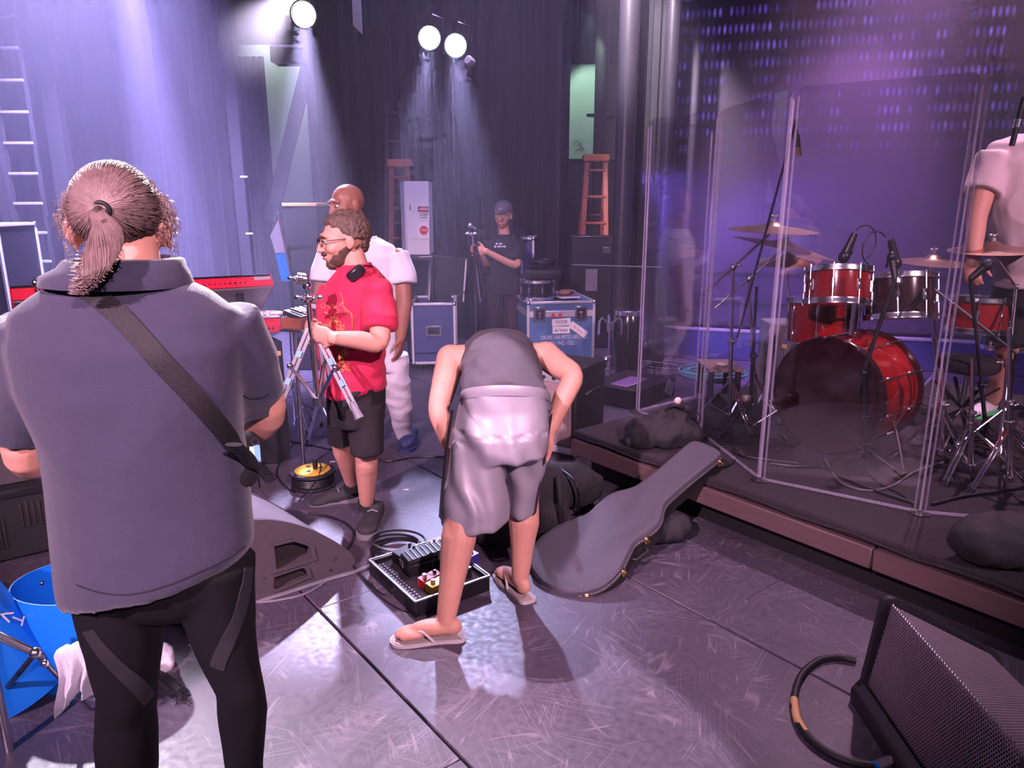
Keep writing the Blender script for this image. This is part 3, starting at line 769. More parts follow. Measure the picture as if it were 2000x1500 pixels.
# ================================================================== hanging lamps
def par_lamp(px, py, Y, label, aim, energy, color, angle, r=.10):
    c = A(px, py, Y); d = (Vector(aim) - c).normalized(); face = (Vector((0, 0, CH)) * 1.0 + Vector((px / 1000 - 1, 0, 0)) - c).normalized()
    d = face.lerp(d, .15).normalized() if False else face
    M = zframe(c, d)
    t = thing('par_lamp', label, 'stage lamp', c, 'hanging stage lamps')
    MB().lathe([(r * .45, -.32), (r * .6, -.30), (r * .98, -.16), (r * 1.02, 0), (r * 1.10, .0), (r * 1.10, .035), (r * .98, .035), (r * .96, -.012), (r * .4, -.30)], M, 28).build('can', 'black_paint', t)
    MB().lathe([(.001, .006), (r * .5, .003), (r * .9, -.004), (r * .9, -.012), (.001, -.012)], M, 28).build('lens', 'lens_lit', t)
    mb = MB(); x = M.to_3x3() @ Vector((1, 0, 0)); up = Vector((0, 0, 1))
    p = c - d * .14
    mb.tube([p + x * r * 1.12, p + x * r * 1.2 + up * .16, p + up * .20, p - x * r * 1.2 + up * .16, p - x * r * 1.12], .010, 6)
    mb.build('yoke', 'dark_metal', t)
    MB().box(p + up * .24, (.05, .06, .10), b=.008).build('clamp', 'dark_metal', t)
    spot('par_beam', c + d * .06, aim, energy, color, angle, .55, r * .6)
    return p + up * .30
tops = []
tops.append(par_lamp(561, -6, 6.3, 'lit stage lamp cut by the top edge of the picture', (-.90, 1.55, 1.6), 5200, (.92, .82, 1.0), 9))
tops.append(par_lamp(594, 28, 6.3, 'lit stage lamp with a pink rim at top left', (-1.0, 3.4, 0), 2600, (.66, .60, 1.0), 20))
tops.append(par_lamp(839, 74, 6.9, 'left lit lamp of the pair hanging over the man in the cap', (-.7, 3.6, 0), 1000, (.58, .56, 1.0), 18))
tops.append(par_lamp(890, 89, 6.9, 'right lit lamp of the pair hanging over the man in the cap', (-.1, 3.2, 0), 1000, (.58, .56, 1.0), 18))
for i, (a, b, lab) in enumerate(((tops[0], tops[1], 'black lighting pipe carrying the two lamps at top left'), (tops[2], tops[3], 'black lighting pipe carrying the pair of lamps at top centre'))):
    zp = 4.05; t = thing('lighting_pipe', lab, 'pipe', Vector((a.x - 1.2, a.y, zp)), 'lighting pipes')
    MB().cyl(Vector((a.x - 1.2, a.y, zp)), Vector((b.x + 1.2, b.y, zp)), .026, seg=12).build('tube', 'dark_metal', t)
    for q in (a, b): MB().cyl(q - Vector((0, 0, .02)), Vector((q.x, q.y, zp)), .010, seg=8).build('drop_rod', 'dark_metal', t)
    for q in (a.x - .9, b.x + .9): MB().cyl(Vector((q, a.y, zp)), Vector((q, a.y, 6.84)), .008, seg=6).build('hanger', 'dark_metal', t)
# small dark fixture at the end of the pipe, white lens, and its arm
t = thing('small_lamp', 'small unlit lamp with a white front below the right lit lamp', 'stage lamp', A(918, 118, 6.9), 'hanging stage lamps')
c = A(917, 119, 6.8); MB().lathe([(.012, -.05), (.036, -.04), (.04, .02), (.03, .035), (.001, .037)], zframe(c, Vector((-.5, -1, .2))), 18).build('lens_hood', 'key_white', t)
MB().box(A(921, 138, 6.85), (.06, .08, .14), Matrix.Rotation(.4, 4, 'Y'), b=.012).build('body', 'black_paint', t)
MB().tube([A(919, 128, 6.87), A(924, 150, 6.87), A(934, 172, 6.87)], [.018, .024, .022], 8).build('arm', 'dark_metal', t)
MB().tube([c + Vector((0, .06, 0)), A(924, 60, 6.9), A(924, 60, 6.9) * Vector((1, 1, 0)) + Vector((0, 0, 6.84))], .008, 6).build('drop_rod', 'dark_metal', t)
t = thing('hanging_flap', 'white edged black flap hanging from above at top centre', 'flap', A(697, 60, 6.6))
MB().prism([(0, 0), (.075, -.07), (.075, 1.5), (0, 1.5)], .008, frame(A(690, 50, 6.6), (1, 0, 0), (0, 0, 1))).build('flap', 'sign_white', t)
MB().box(A(706, 0, 6.62) + Vector((0, 0, .6)), (.05, .03, 1.8), b=.004).build('frame', 'matte_black', t)

# ================================================================== back of the stage
# white electrical cabinet with signs
Yc = 8.4; a, b = A(790, 354, Yc), A(840, 498, Yc)
t = thing('electrical_cabinet', 'tall white electrical cabinet with red warning signs', 'cabinet', (a.x, Yc, 0))
w_, h_ = b.x - a.x, a.z - b.z
MB().box(((a.x + b.x) / 2, Yc + .2, (a.z + b.z) / 2), (w_, .40, h_), b=.006).build('body', 'sign_white', t)
MB().prism([(0, 0), (.18, 0), (.18, h_ * 1.0), (0, h_)], .02, frame((a.x - .012, Yc + .01, b.z), Vector((-.42, 1, 0)), (0, 0, 1))).xf(Matrix.Identity(4)).build('open_door', 'sign_white', t)
MB().box(((a.x + b.x) / 2, Yc + .2, b.z / 2), (w_ * .9, .34, b.z), b=.004).build('pedestal', 'wall_black', t)
def sign(px0, px1, py0, py1, Y, name, t, m='tape_white'):
    p, q = A(px0, py0, Y), A(px1, py1, Y)
    return MB().box((p + q) / 2, (q.x - p.x, .004, p.z - q.z)).build(name, m, t), frame((p.x, Y - .004, q.z), (1, 0, 0), (0, 0, 1)), q.x - p.x, p.z - q.z
s, Ms, sw, sh = sign(816, 838.5, 402, 430, Yc - .004, 'danger_sign', t)
MB().box(Ms @ Vector((sw / 2, sh * .78, .002)), (sw * .96, .004, sh * .36)).build('danger_field', 'ink_black', s); MB().lathe([(.001, 0), (.5, 0), (.5, .003), (.001, .003)], Ms @ Matrix.Translation((sw / 2, sh * .78, .003)), 28, sw * .92, sh * .32).build('danger_oval', 'ink_red', s)
text_mb('DANGER', sh * .26, Ms @ Matrix.Translation((sw * .14, sh * .70, .008)), squeeze=.62).build('danger_lettering', 'tape_white', s)
mb = MB()
for k in range(3): mb.box(Ms @ Vector((sw * .5, sh * (.46 - .14 * k), .001)), (sw * (.8 - .1 * k), .003, sh * .035))
mb.build('small_print', 'ink_black', s)
s, Ms, sw, sh = sign(815, 838.5, 432, 467, Yc - .004, 'stop_sign', t)
MB().lathe([(.001, 0), (sw * .40, 0), (sw * .40, .003), (.001, .003)], Ms @ Matrix.Translation((sw * .56, sh * .5, 0)) @ RZ(PI / 8), 8).build('octagon', 'ink_red', s)
text_mb('STOP', sw * .27, Ms @ Matrix.Translation((sw * .57, sh * .44, .005)), squeeze=.85, align='CENTER').build('stop_lettering', 'tape_white', s)
MB().box(A(801, 405, Yc - .006), (.012, .012, .06), b=.003).build('door_catch', 'dark_metal', t)
# desk with paper under it
t = thing('prop_table', 'dark table with a sheet of paper below the white cabinet', 'table', (xat(815, 7.9), 7.9, 0))
tz = A(820, 505, 7.9).z
MB().box((xat(815, 7.9), 8.0, tz), (.34, .36, .03), b=.005).build('table_top', 'wall_black', t)
for x in (-.14, .14):
    for y in (-.14, .14): MB().box((xat(815, 7.9) + x, 8.0 + y, tz / 2), (.03, .03, tz)).build('leg', 'matte_black', t)
MB().box((xat(826, 7.9), 7.92, tz + .018), (.12, .10, .003), RZ(.4)).build('paper_sheet', 'tape_white', None, 'single white paper sheet on the dark table under the cabinet', 'paper')
# black box with a yellow top, board with blue light put into its colour
Yk = 7.4; a, b = A(553, 402, Yk), A(627, 560, Yk)
t = thing('crate', 'tall black crate with a yellow top behind the man in red', 'crate', ((a.x + b.x) / 2, Yk, 0))
MB().box(((a.x + b.x) / 2, Yk + .25, a.z / 2), (b.x - a.x, .5, a.z), b=.01).build('body', 'matte_black', t)
MB().box(((a.x + b.x) / 2, Yk + .25, a.z + .012), (b.x - a.x + .02, .52, .035), b=.005).build('lid', 'yellow_top', t)
for zz in (.35, .7, 1.05, 1.3): MB().box(((a.x + b.x) / 2, Yk - .006, zz), ((b.x - a.x) * .96, .012, .02)).build('batten', 'black_paint', t)
Yp = 6.8
def leaf(poly, Y, name, t, m): 
    P = [A(x, y, Y) for x, y in poly]; o = P[0]
    return MB().prism([(p.x - o.x, p.z - o.z) for p in P], .02, frame(o, (1, 0, 0), (0, 0, 1))).build(name, m, t)
t = thing('blue_lit_board', 'board with blue light painted on its lower leaf, standing left of the crate with the yellow top', 'board', G(545, 700).lerp(G(545, 700), 1) * 1.0)
WL[t.name] = Vector((xat(548, Yp), Yp, 0)); t.location = WL[t.name]
leaf([(547, 424), (551, 430), (563, 492), (539, 494), (529, 460)], Yp, 'upper_leaf', t, 'key_grey')
leaf([(539, 496), (563, 494), (567, 549), (551, 548)], Yp, 'lower_leaf', t, 'blue_plastic')  # blue light on the lower leaf is put into its colour
MB().box(A(557, 480, Yp - .03), (.02, .03, .62), Matrix.Rotation(-.12, 4, 'Y'), b=.003).build('edge_strip', 'steel', t)
pz = A(552, 548, Yp).z
MB().cyl((xat(556, Yp), Yp, 0), (xat(556, Yp), Yp, pz + .3), .02, seg=8).build('stand_tube', 'matte_black', t)

# open trunk, blue front
Yt = 7.35; o0 = A(808, 712, Yt); o0.z = 0
wd = A(888, 650, Yt).x - o0.x
M = Matrix.Translation((o0.x, Yt, 0)) @ RZ(math.radians(3))
hgt = A(848, 594, Yt).z - .09
t = flight_case('trunk_case', 'navy flight case with its black lid open, behind the bald man', M, wd, .62, hgt, 'case_navy', lid=0, cast=.09, open_top=True)
L_ = [A(838, 586, 7.9), A(868, 506, 7.95), A(932, 520, 8.1), A(905, 590, 8.0)]
x_ = (L_[3] - L_[0]); y_ = (L_[1] - L_[0])
Mf = frame(L_[0], x_, y_ - x_.normalized() * y_.dot(x_.normalized()))
MB().box((x_.length / 2, y_.length / 2, -.06), (x_.length, y_.length, .10), b=.008).xf(Mf).build('lid', 'case_foam', t)
for q in ((0, y_.length / 2), (x_.length, y_.length / 2)):
    MB().box((q[0], q[1], -.06), (.02, y_.length, .11), b=.004).xf(Mf).build('lid_edge', 'brushed_alu', t)
for q in (0, y_.length):
    MB().box((x_.length / 2, q, -.06), (x_.length, .02, .11), b=.004).xf(Mf).build('lid_edge', 'dark_metal', t)
MB().tube([M @ Vector((wd, .5, .09 + hgt)), L_[3] + Vector((.02, 0, .12))], .006, 6).build('lid_stay', 'steel', t)

# blue rental case
Yd = 7.35; fl_ = A(1031, 714, Yd); fr_ = A(1157, 714, Yd + .12); fl_.z = fr_.z = 0
xd = fr_ - fl_; M = frame(fl_, xd, Vector((-xd.y, xd.x, 0)), (0, 0, 1)); top_z = A(1031, 592, Yd).z
t = DC = flight_case('drum_case', 'big blue flight case with white stencilled lettering and tape labels', M, xd.length, .85, top_z - .02, 'case_blue', lid=.17, latch_px=(.17, .80), cast=.02, handle=False)
def onface(u, v, w=.0): return M @ Matrix.Translation((u * xd.length, -.006 - w, v * top_z)) @ Matrix.Rotation(PI / 2, 4, 'X')
text_mb('DRUMS UNLIMITED RENTALS', .062, onface(.55, .465), squeeze=.62, align='CENTER').build('stencil_lettering', 'ink_white', t)
text_mb('301-942-1332', .062, onface(.52, .375), squeeze=.75, align='CENTER').build('stencil_number', 'ink_white', t)
def label_strip(u, v, rot, wlen, s, sq, ink='ink_black'):
    Mq = onface(u, v, .004) @ RZ(rot)
    p = MB().box((0, 0, 0), (wlen, .075, .002)).xf(Mq).build('tape_label', 'tape_white', t)
    text_mb(s, .05, Mq @ Matrix.Translation((0, -.016, .002)), squeeze=sq, align='CENTER').build('handwriting', ink, p)
label_strip(.50, .715, .05, .20, 'TUCKER', .7); label_strip(.50, .60, .0, .185, 'Aux Tambour', .5); label_strip(.76, .60, -.62, .21, 'A. Top In', .6, 'ink_red')
for u in (.37, .48): MB().box((0, 0, 0), (.035, .045, .002)).xf(onface(u, .815, .012)).build('red_sticker', 'ink_red', t)
# small road case standing on end behind the man in the cap
Mq = Matrix.Translation((xat(1019, 8.7), 8.7, 0)) @ RZ(-.1)
flight_case('tall_case', 'blue and silver flight case edge showing behind the man in the cap', Mq, .14, .5, A(1028, 466, 8.7).z, 'case_navy', lid=0, cast=0.0, handle=False)
flight_case('edge_case', 'silver edged black case at the far left edge beside the wing ladder', Matrix.Translation((xat(-70, 6.2, 560), 6.2, 0)), xat(13, 6.2, 560) - xat(-70, 6.2, 560), .5, A(0, 440, 6.2).z, 'black_paint', lid=0, cast=0.0, handle=True)
# tall black case in the gap by the ladder
Mq = Matrix.Translation((xat(1118, 8.6), 8.6, 0))
t = thing('black_road_case', 'tall black road case with thin pale edges in front of the orange ladder', 'road case', Mq.translation)
hh = A(1150, 462, 8.6).z; ww = xat(1200, 8.6) - xat(1118, 8.6)
MB().box((ww / 2, .3, hh / 2), (ww, .6, hh), b=.01).xf(Mq).build('body', 'black_paint', t)
for x in (0, ww): MB().box((x, -.002, hh / 2), (.012, .012, hh), b=.003).xf(Mq).build('edge_profile', 'dark_metal', t)
MB().box((ww / 2, -.002, hh), (ww, .014, .012), b=.003).xf(Mq).build('edge_profile', 'steel', t)
MB().box((ww * .5, -.006, hh * .62), (.14, .006, .26)).xf(Mq).build('paper_notice', 'grey_paint', t)
MB().box((ww * .85, -.008, hh * .88), (.10, .012, .08), b=.01).xf(Mq).build('recess_handle', 'steel', t)
mb = MB(); a, b = A(1118, 517, 7.2), A(1288, 522, 6.9); mb.cyl(a, b, .007, seg=8); mb.ell(b, (.025, .02, .016), seg=10, rows=6)
t = thing('boom_pole', 'thin chrome boom pole crossing behind the drum shield end', 'pole', b * Vector((1, 1, 0)))
mb.build('boom_arm', 'chrome', t); MB().cyl(b, b * Vector((1, 1, 0)), .010, seg=8).build('stand_tube', 'dark_metal', t); MB().lathe([(.13, 0), (.13, .015), (.03, .03), (.012, .04)], Matrix.Translation(b * Vector((1, 1, 0))), 24).build('round_base', 'dark_metal', t)

# snare drum, soft case, cables, gloves and book on the rental case
top = top_z + .005
c = G(1051, 584, top)
c = M @ Vector((.10, .45, 0)); c.z = top + .012
c = A(1050, 588, 7.62); c.z = top + .018
drum('snare_drum', 'chrome trimmed black snare drum on the blue case', c, (0, 0, 1), .185, .185, 'drum_black', 8)
z2 = c.z + .205
MB().lathe([(.001, 0), (.17, 0), (.20, .02), (.205, .06), (.18, .095), (.001, .10)], Matrix.Translation(c + Vector((.06, .02, .205))), 36).build('cymbal_bag', 'bag_black', None, 'round black padded bag lying on the snare drum', 'bag')
mb = MB(); rnd = random.Random(3); cc = c + Vector((.05, 0, .205 + .106))
for k in range(7):
    pts = []; R0 = .12 + rnd.uniform(-.02, .03); ph = rnd.uniform(0, 6)
    for i in range(22):
        a = 2 * PI * i / 22 + ph; pts.append(cc + Vector((R0 * 1.15 * math.cos(a), R0 * math.sin(a), .008 + k * .013 + .006 * math.sin(2 * a + ph))))
    mb.tube(pts, .0085, 7, True)
t = thing('cable_coil', 'coil of black cable with blue ties on top of the round bag', 'cable', cc); mb.build('coil', 'cable_black', t)
mb = MB()
for a in (2.6, 5.6, 4.6): mb.torus(cc + Vector((.14 * math.cos(a), .12 * math.sin(a), .05)), .040, .004, zframe((0, 0, 0), Vector((-math.sin(a), math.cos(a), 0))), 14, 6)
mb.build('cable_tie', 'case_navy', t)
# leather gloves on an open book
gc = A(1098, 580, 7.62); gc.z = top + .018
t = thing('open_book', 'thick white paged book with violet cover on the blue case corner', 'book', gc)
MB().box(gc + Vector((.06, .0, .012)), (.22, .17, .022), RZ(.3), b=.003).build('pages', 'key_white', t)
MB().box(gc + Vector((.06, .0, .026)), (.225, .175, .005), RZ(.3)).build('cover', 'book_violet', t)
g = MB(); rnd = random.Random(5)
for k in range(5): g.tube(spline([gc + Vector((-.03 + .02 * k, -.08 + .02 * rnd.random(), .04)), gc + Vector((-.02 + .028 * k, -.02, .075)), gc + Vector((.03 + .02 * k, .04, .05))], 5), .017, 8)
g.ell(gc + Vector((.03, .01, .045)), (.075, .06, .03))
MB().build('leather_glove', 'leather_brown', None, 'crumpled brown leather glove on the book beside the snare drum', 'glove', me=fuse(g, .007, 3), base=gc)

# conga and its chrome stand, low amplifier, black box with a violet book
c = A(1226, 708, 6.9); c.z = .10
t = thing('conga_drum', 'black conga drum with chrome fittings behind the chrome stand', 'drum', c * Vector((1, 1, 0)))
zt = A(1228, 606, 6.9).z - c.z
Mc = Matrix.Translation(c)
MB().lathe([(.11, 0), (.12, .02), (.145, zt * .3), (.165, zt * .58), (.155, zt * .82), (.125, zt * .96), (.001, zt * .96)], Mc, 32).build('shell', 'drum_black', t)
MB().lathe([(.128, zt * .93), (.138, zt * .935), (.140, zt), (.128, zt * 1.015), (.10, zt * 1.01), (.001, zt * 1.0)], Mc, 32).build('rim', 'chrome', t)
for k in range(6):
    a = 2 * PI * k / 6 + .3; d = Vector((math.cos(a), math.sin(a), 0))
    MB().tube([c + d * .140 + Vector((0, 0, zt * .97)), c + d * .165 + Vector((0, 0, zt * .82)), c + d * .170 + Vector((0, 0, zt * .55))], .006, 6).build('tension_rod', 'chrome', t)
MB().lathe([(.10, -.10), (.12, -.10), (.125, 0), (.11, .01)], Mc, 24).build('stand_ring', 'matte_black', t)
f = A(1188, 728, 6.55); f.z = 0
t = thing('snare_stand', 'short chrome snare stand in front of the conga', 'drum stand', f)
tripod(t, f, A(1191, 640, 6.55), .33, .21, .2, .013)
tp = A(1191, 640, 6.55)
MB().cyl(tp - Vector((0, 0, .02)), tp + Vector((0, 0, .05)), .026, seg=12).build('basket_hub', 'chrome', t)
for k, (dx, dy) in enumerate(((-.10, -.03), (.10, -.03), (.0, .1))):
    MB().tube([tp + Vector((0, 0, .03)), tp + Vector((dx * .8, dy, .10)), tp + Vector((dx, dy * 1.3, .07)), tp + Vector((dx * 1.05, dy * 1.3, -.06))], .010, 8).build('basket_arm', 'chrome', t)
# instrument amplifier on its low case
b0 = G(1122, 897, .0)
xv = Vector((-.83, .55, 0)).normalized(); yv = Vector((.55, .83, 0)).normalized(); M = frame(b0, xv, yv, (0, 0, 1)); aw, ad, ah = .58, .44, .60
t = thing('guitar_amplifier', 'black guitar amplifier with a silver grille behind the bending man', 'amplifier', b0)
MB().box((aw / 2, ad / 2, ah / 2 + .03), (aw, ad, ah), b=.012).xf(M).build('cabinet', 'tolex_black', t)
MB().box((aw / 2, -.006, ah * .5), (aw - .06, .012, ah - .16), b=.004).xf(M).build('grille_cloth', 'grille_silver', t)
MB().box((aw / 2, -.008, ah * .93), (aw - .06, .012, .07), b=.004).xf(M).build('control_panel', 'brushed_alu', t)
for k in range(6): MB().cyl((.08 + k * .08, -.012, ah * .93), (.08 + k * .08, -.03, ah * .93), .012, seg=12).xf(M).build('knob', 'black_plastic', t)
for x in (0, aw):
    for y in (0, ad):
        for z in (.035, ah + .025): MB().ell((x, y, z), .022, seg=10, rows=6).xf(M).build('corner_cap', 'steel', t)
MB().box((aw / 2, -.012, .055), (aw, .02, .05), b=.004).xf(M).build('bottom_rail', 'brushed_alu', t)
MB().tube([M @ Vector((-.006 + 0, .12, ah * .72)), M @ Vector((-.03, .15, ah * .76)), M @ Vector((-.03, .29, ah * .76)), M @ Vector((-.006, .32, ah * .72))], .011, 8).build('side_handle', 'black_rubber', t)
for x in (.05, aw - .05):
    for y in (.05, ad - .05): MB().cyl((x, y, 0), (x, y, .035), .02, seg=10).xf(M).build('foot', 'black_rubber', t)
# low black box with violet book
p = [G(1238, 802), G(1200, 792), G(1262, 770)]
b0 = G(1241, 803); xv = (G(1330, 768) - b0); xv.z = 0; bl = xv.length; M = frame(b0, xv, Vector((-xv.y, xv.x, 0)), (0, 0, 1))
t = thing('stage_box', 'low black box on the floor behind the shield end', 'box', b0)
MB().box((bl * .42, .26, .085), (bl * .84, .52, .17), b=.006).xf(M).build('body', 'matte_black', t)
MB().box((bl * .72, -.004, .10), (.13, .008, .13), Matrix.Rotation(.5, 4, 'Y')).xf(M).build('scuff_patch', 'grey_paint', t)
bc = M @ Vector((bl * .30, .22, .17))
t = thing('song_book', 'shiny violet ring book lying on the low black box', 'book', bc)
MB().box(bc + Vector((0, 0, .008)), (.36, .17, .014), Matrix.Rotation(math.atan2(xv.y, xv.x) + .05, 4, 'Z'), b=.004).build('cover', 'book_violet', t)
mb = MB()
for k in range(10): mb.torus(bc + Matrix.Rotation(math.atan2(xv.y, xv.x) + .05, 3, 'Z') @ Vector((-.15 + k * .034, -.088, .010)), .009, .0018, Matrix.Rotation(PI / 2, 4, 'Y'), 10, 5)
mb.build('ring_binding', 'steel', t)

# ================================================================== keyboards at the left
def beam(p, q, w_, h_, up, b=.004):
    """a box from p to q, w_ across, h_ along up"""
    p, q = Vector(p), Vector(q); x = (q - p).normalized(); up = Vector(up); z = (up - x * up.dot(x)).normalized()
    return MB().box((0, 0, 0), ((q - p).length, w_, h_), b=b).xf(frame((p + q) / 2, x, z.cross(x), z))
ka, kb = A(20, 573, 3.75), A(532, 546, 4.55)
kd = (kb - ka).normalized(); kback = Vector((kd.y, -kd.x, 0))        # toward us
t = thing('stage_keyboard', 'long red stage keyboard on the upper tier behind the ponytailed person', 'keyboard', (ka + kb) / 2 * Vector((1, 1, 0)))
up_t = (Vector((0, 0, 1)) * .80 - kback * .60).normalized(); dp = kback * .80 + Vector((0, 0, 1)) * .60
dp = (-kback * .86 - Vector((0, 0, 1)) * .50).normalized()   # from the back edge forward to the player, falling away
nrm = kd.cross(dp).normalized()
if nrm.z < 0: nrm = -nrm
def kbox(u0, u1, d0, d1, n0, n1, nm, m, par, b=.003):
    L = (kb - ka).length; c = ka + kd * ((u0 + u1) / 2 * L) + dp * ((d0 + d1) / 2) + nrm * ((n0 + n1) / 2)
    return MB().box((0, 0, 0), (abs(u1 - u0) * L, abs(d1 - d0), abs(n1 - n0)), b=b).xf(frame(c, kd, dp, nrm)).build(nm, m, par)
body = kbox(0, 1, .012, .36, -.045, .035, 'chassis', 'key_grey', t, .008)
kbox(.004, .996, 0, .012, -.040, .028, 'back_panel', 'key_red', t)
kbox(.0, 1, .0, .34, .035, .042, 'top_cover', 'dark_metal', t)
kbox(0, .004, 0, .36, -.045, .04, 'end_cheek', 'key_red', t); kbox(.996, 1, 0, .36, -.045, .04, 'end_cheek', 'key_red', t)
for k in range(9):
    c = ka + kd * ((kb - ka).length * (.70 + .022 * k)) + dp * -.002 + nrm * -.012
    MB().cyl(c, c - dp * .004, .007 if k in (5, 6) else .0045, seg=10).build('socket', 'ink_black', t)
c = ka + kd * ((kb - ka).length * .955) - dp * .002 + nrm * .012
MB().box((0, 0, 0), (.10, .003, .022)).xf(frame(c, kd, dp, nrm)).build('rating_plate', 'key_grey', t)
mb = MB()
for k in range(3): mb.box((0, 0, 0), (.07 - .012 * k, .003, .006)).xf(frame(ka + kd * .20 - dp * .002 + nrm * (.01 - .014 * k), kd, dp, nrm)).v
for k in range(3):
    q = MB().box((0, 0, 0), (.07 - .012 * k, .003, .005)).xf(frame(ka + kd * .22 - dp * .002 + nrm * (.012 - .013 * k), kd, dp, nrm)); mb.add(q.v, q.f)
mb.build('printed_lines', 'knob_cream', t)
# chrome clamp on the left end
t = thing('keyboard_stand', 'black two tier keyboard stand with chrome clamps', 'stand', (ka + kb) / 2 * Vector((1, 1, 0)))
for f in (.12, .86):
    p = ka.lerp(kb, f) - kback * .06
    MB().cyl(p * Vector((1, 1, 0)), p + Vector((0, 0, .02)), .024, seg=12).build('column', 'matte_black', t)
    q = p * Vector((1, 1, 0)); beam(q - kback * .35 + Vector((0, 0, .02)), q + kback * .30 + Vector((0, 0, .02)), .05, .04, (0, 0, 1)).build('foot_bar', 'matte_black', t)
    for zz in (p.z - .06, p.z - .31): beam(Vector((p.x, p.y, zz)), Vector((p.x, p.y, zz)) - kback * .32, .035, .035, (0, 0, 1)).build('tier_arm', 'matte_black', t)
c = A(72, 560, 3.72)
for dx in (0, .035, .06):
    MB().cyl(c + Vector((dx, 0, -.06)), c + Vector((dx, .01, .05)), .010, seg=8).ell(c + Vector((dx, -.01, .02)), (.016, .012, .02), seg=8, rows=6).build('chrome_clamp', 'chrome', t)
# lower keyboard
la, lb = A(60, 662, 3.85), A(549, 634, 4.62)
ld_ = (lb - la).normalized(); lbk = Vector((ld_.y, -ld_.x, 0)); LL = (lb - la).length
def lbox(u0, u1, d0, d1, z0, z1, nm, m, par, b=.003):
    c = la + ld_ * ((u0 + u1) / 2 * LL) - lbk * ((d0 + d1) / 2) + Vector((0, 0, (z0 + z1) / 2))
    return MB().box((0, 0, 0), (abs(u1 - u0) * LL, abs(d1 - d0), abs(z1 - z0)), b=b).xf(frame(c, ld_, -lbk, (0, 0, 1))).build(nm, m, par)
t = thing('stage_keyboard', 'red keyboard on the lower tier with papers lying on its top', 'keyboard', (la + lb) / 2 * Vector((1, 1, 0)))
lbox(0, 1, .01, .34, -.05, .045, 'chassis', 'key_red', t, .006)
lbox(0, 1, 0, .012, -.048, .028, 'back_panel', 'key_red', t); lbox(0, 1, .0, .33, .045, .056, 'top_cover', 'key_grey', t)
for k in range(4):
    c = la + ld_ * (LL * (.90 + .02 * k)) + lbk * .002 + Vector((0, 0, -.02)); MB().cyl(c, c + lbk * .004, .008, seg=10).build('socket', 'ink_black', t)
tp = la.lerp(lb, .93) - lbk * .13 + Vector((0, 0, .058))
MB().prism(s2([(-.13, -.07), (0, -.09), (.14, -.06), (.12, .06), (.02, .09), (-.12, .05)], 4, True), .012, frame(tp, ld_, -lbk, (0, 0, 1))).build('cloth_pile', 'shirt_pink', None, 'crumpled pink cloth lying on the lower keyboard', 'cloth')
t = thing('small_mixer', 'small pale blue control box on the lower keyboard', 'control box', la.lerp(lb, .86) - lbk * .1 + Vector((0, 0, .057)))
c = WL[t.name]; MB().box(c + Vector((0, 0, .025)), (.10, .08, .05), RZ(.3), b=.006).build('body', 'card_blue', t)
for k in range(3): MB().cyl(c + Vector((.07 + .04 * k, -.02, .0)), c + Vector((.07 + .04 * k, -.02, .03)), .014, seg=10).build('knob', 'key_white', t)
# organ with a wooden end
oa = A(590, 632, 4.35); t = thing('drawbar_organ', 'small organ with wooden end beside the lower red keyboard', 'organ', oa * Vector((1, 1, 0)))
xo = Vector((.72, -.30, 0)).normalized(); yo = Vector((.30, .72, 0)).normalized(); M = frame(A(549, 640, 4.45), xo, yo, (0, 0, 1)); ow = .16
MB().box((ow / 2, .22, .03), (ow, .44, .07), b=.006).xf(M).build('cabinet', 'organ_wood', t)
MB().box((ow / 2, .22, .078), (ow * .9, .42, .03), Matrix.Rotation(.25, 4, 'Y'), b=.004).xf(M).build('control_panel', 'dark_metal', t)
for k in range(9): MB().box((ow * .55, .05 + .042 * k, .105), (.09, .022, .012), Matrix.Rotation(.25, 4, 'Y'), b=.003).xf(M).build('key', 'key_white' if k % 3 else 'black_plastic', t)
MB().box((ow / 2, .22, -.012), (ow * 1.05, .46, .02), b=.003).xf(M).build('tray', 'steel', t)
for (x, y) in ((.05, .06), (ow * .9, .40)): MB().cyl(M @ Vector((x, y, -.02)), (M @ Vector((x, y, 0))) * Vector((1, 1, 0)), .012, seg=10).build('leg', 'steel', t)
# black skirted table under the keyboards
sk0, sk1 = la.lerp(lb, .10), lb.copy(); sk0.z = sk1.z = 0; hs = la.z - .16
t = thing('skirted_table', 'black cloth skirted table under the red keyboards', 'table', (sk0 + sk1) / 2)
MB().box((0, 0, 0), ((sk1 - sk0).length, .34, .03)).xf(frame((sk0 + sk1) / 2 - lbk * .2 + Vector((0, 0, hs)), ld_, -lbk, (0, 0, 1))).build('table_top', 'matte_black', t)
pts = []; n = 90
for i in range(n + 1):
    f = i / n; pts.append(sk0.lerp(sk1, f) - lbk * (.02 + .018 * math.sin(f * 60)))
mb = MB(); mb.add([p + Vector((0, 0, .01)) for p in pts] + [p + Vector((0, 0, hs)) for p in pts] + [p + Vector((0, 0, .01)) - lbk * .33 for p in pts] + [p + Vector((0, 0, hs)) - lbk * .33 for p in pts],
  [(i, i + 1, i + n + 2, i + n + 1) for i in range(n)] + [(2 * n + 2 + i, 3 * n + 3 + i, 3 * n + 4 + i, 2 * n + 3 + i) for i in range(n)] + [(n, n + n + 1, 4 * n + 3, 3 * n + 2), (0, 2 * n + 2, 3 * n + 3, n + 1)])
mb.build('skirt_cloth', 'drape_black', t, sharp=70)
c = A(545, 690, 4.58); MB().box(c, (.022, .004, .03), frame((0, 0, 0), ld_, -lbk, (0, 0, 1))).build('tan_sticker', 'tape_tan', t)

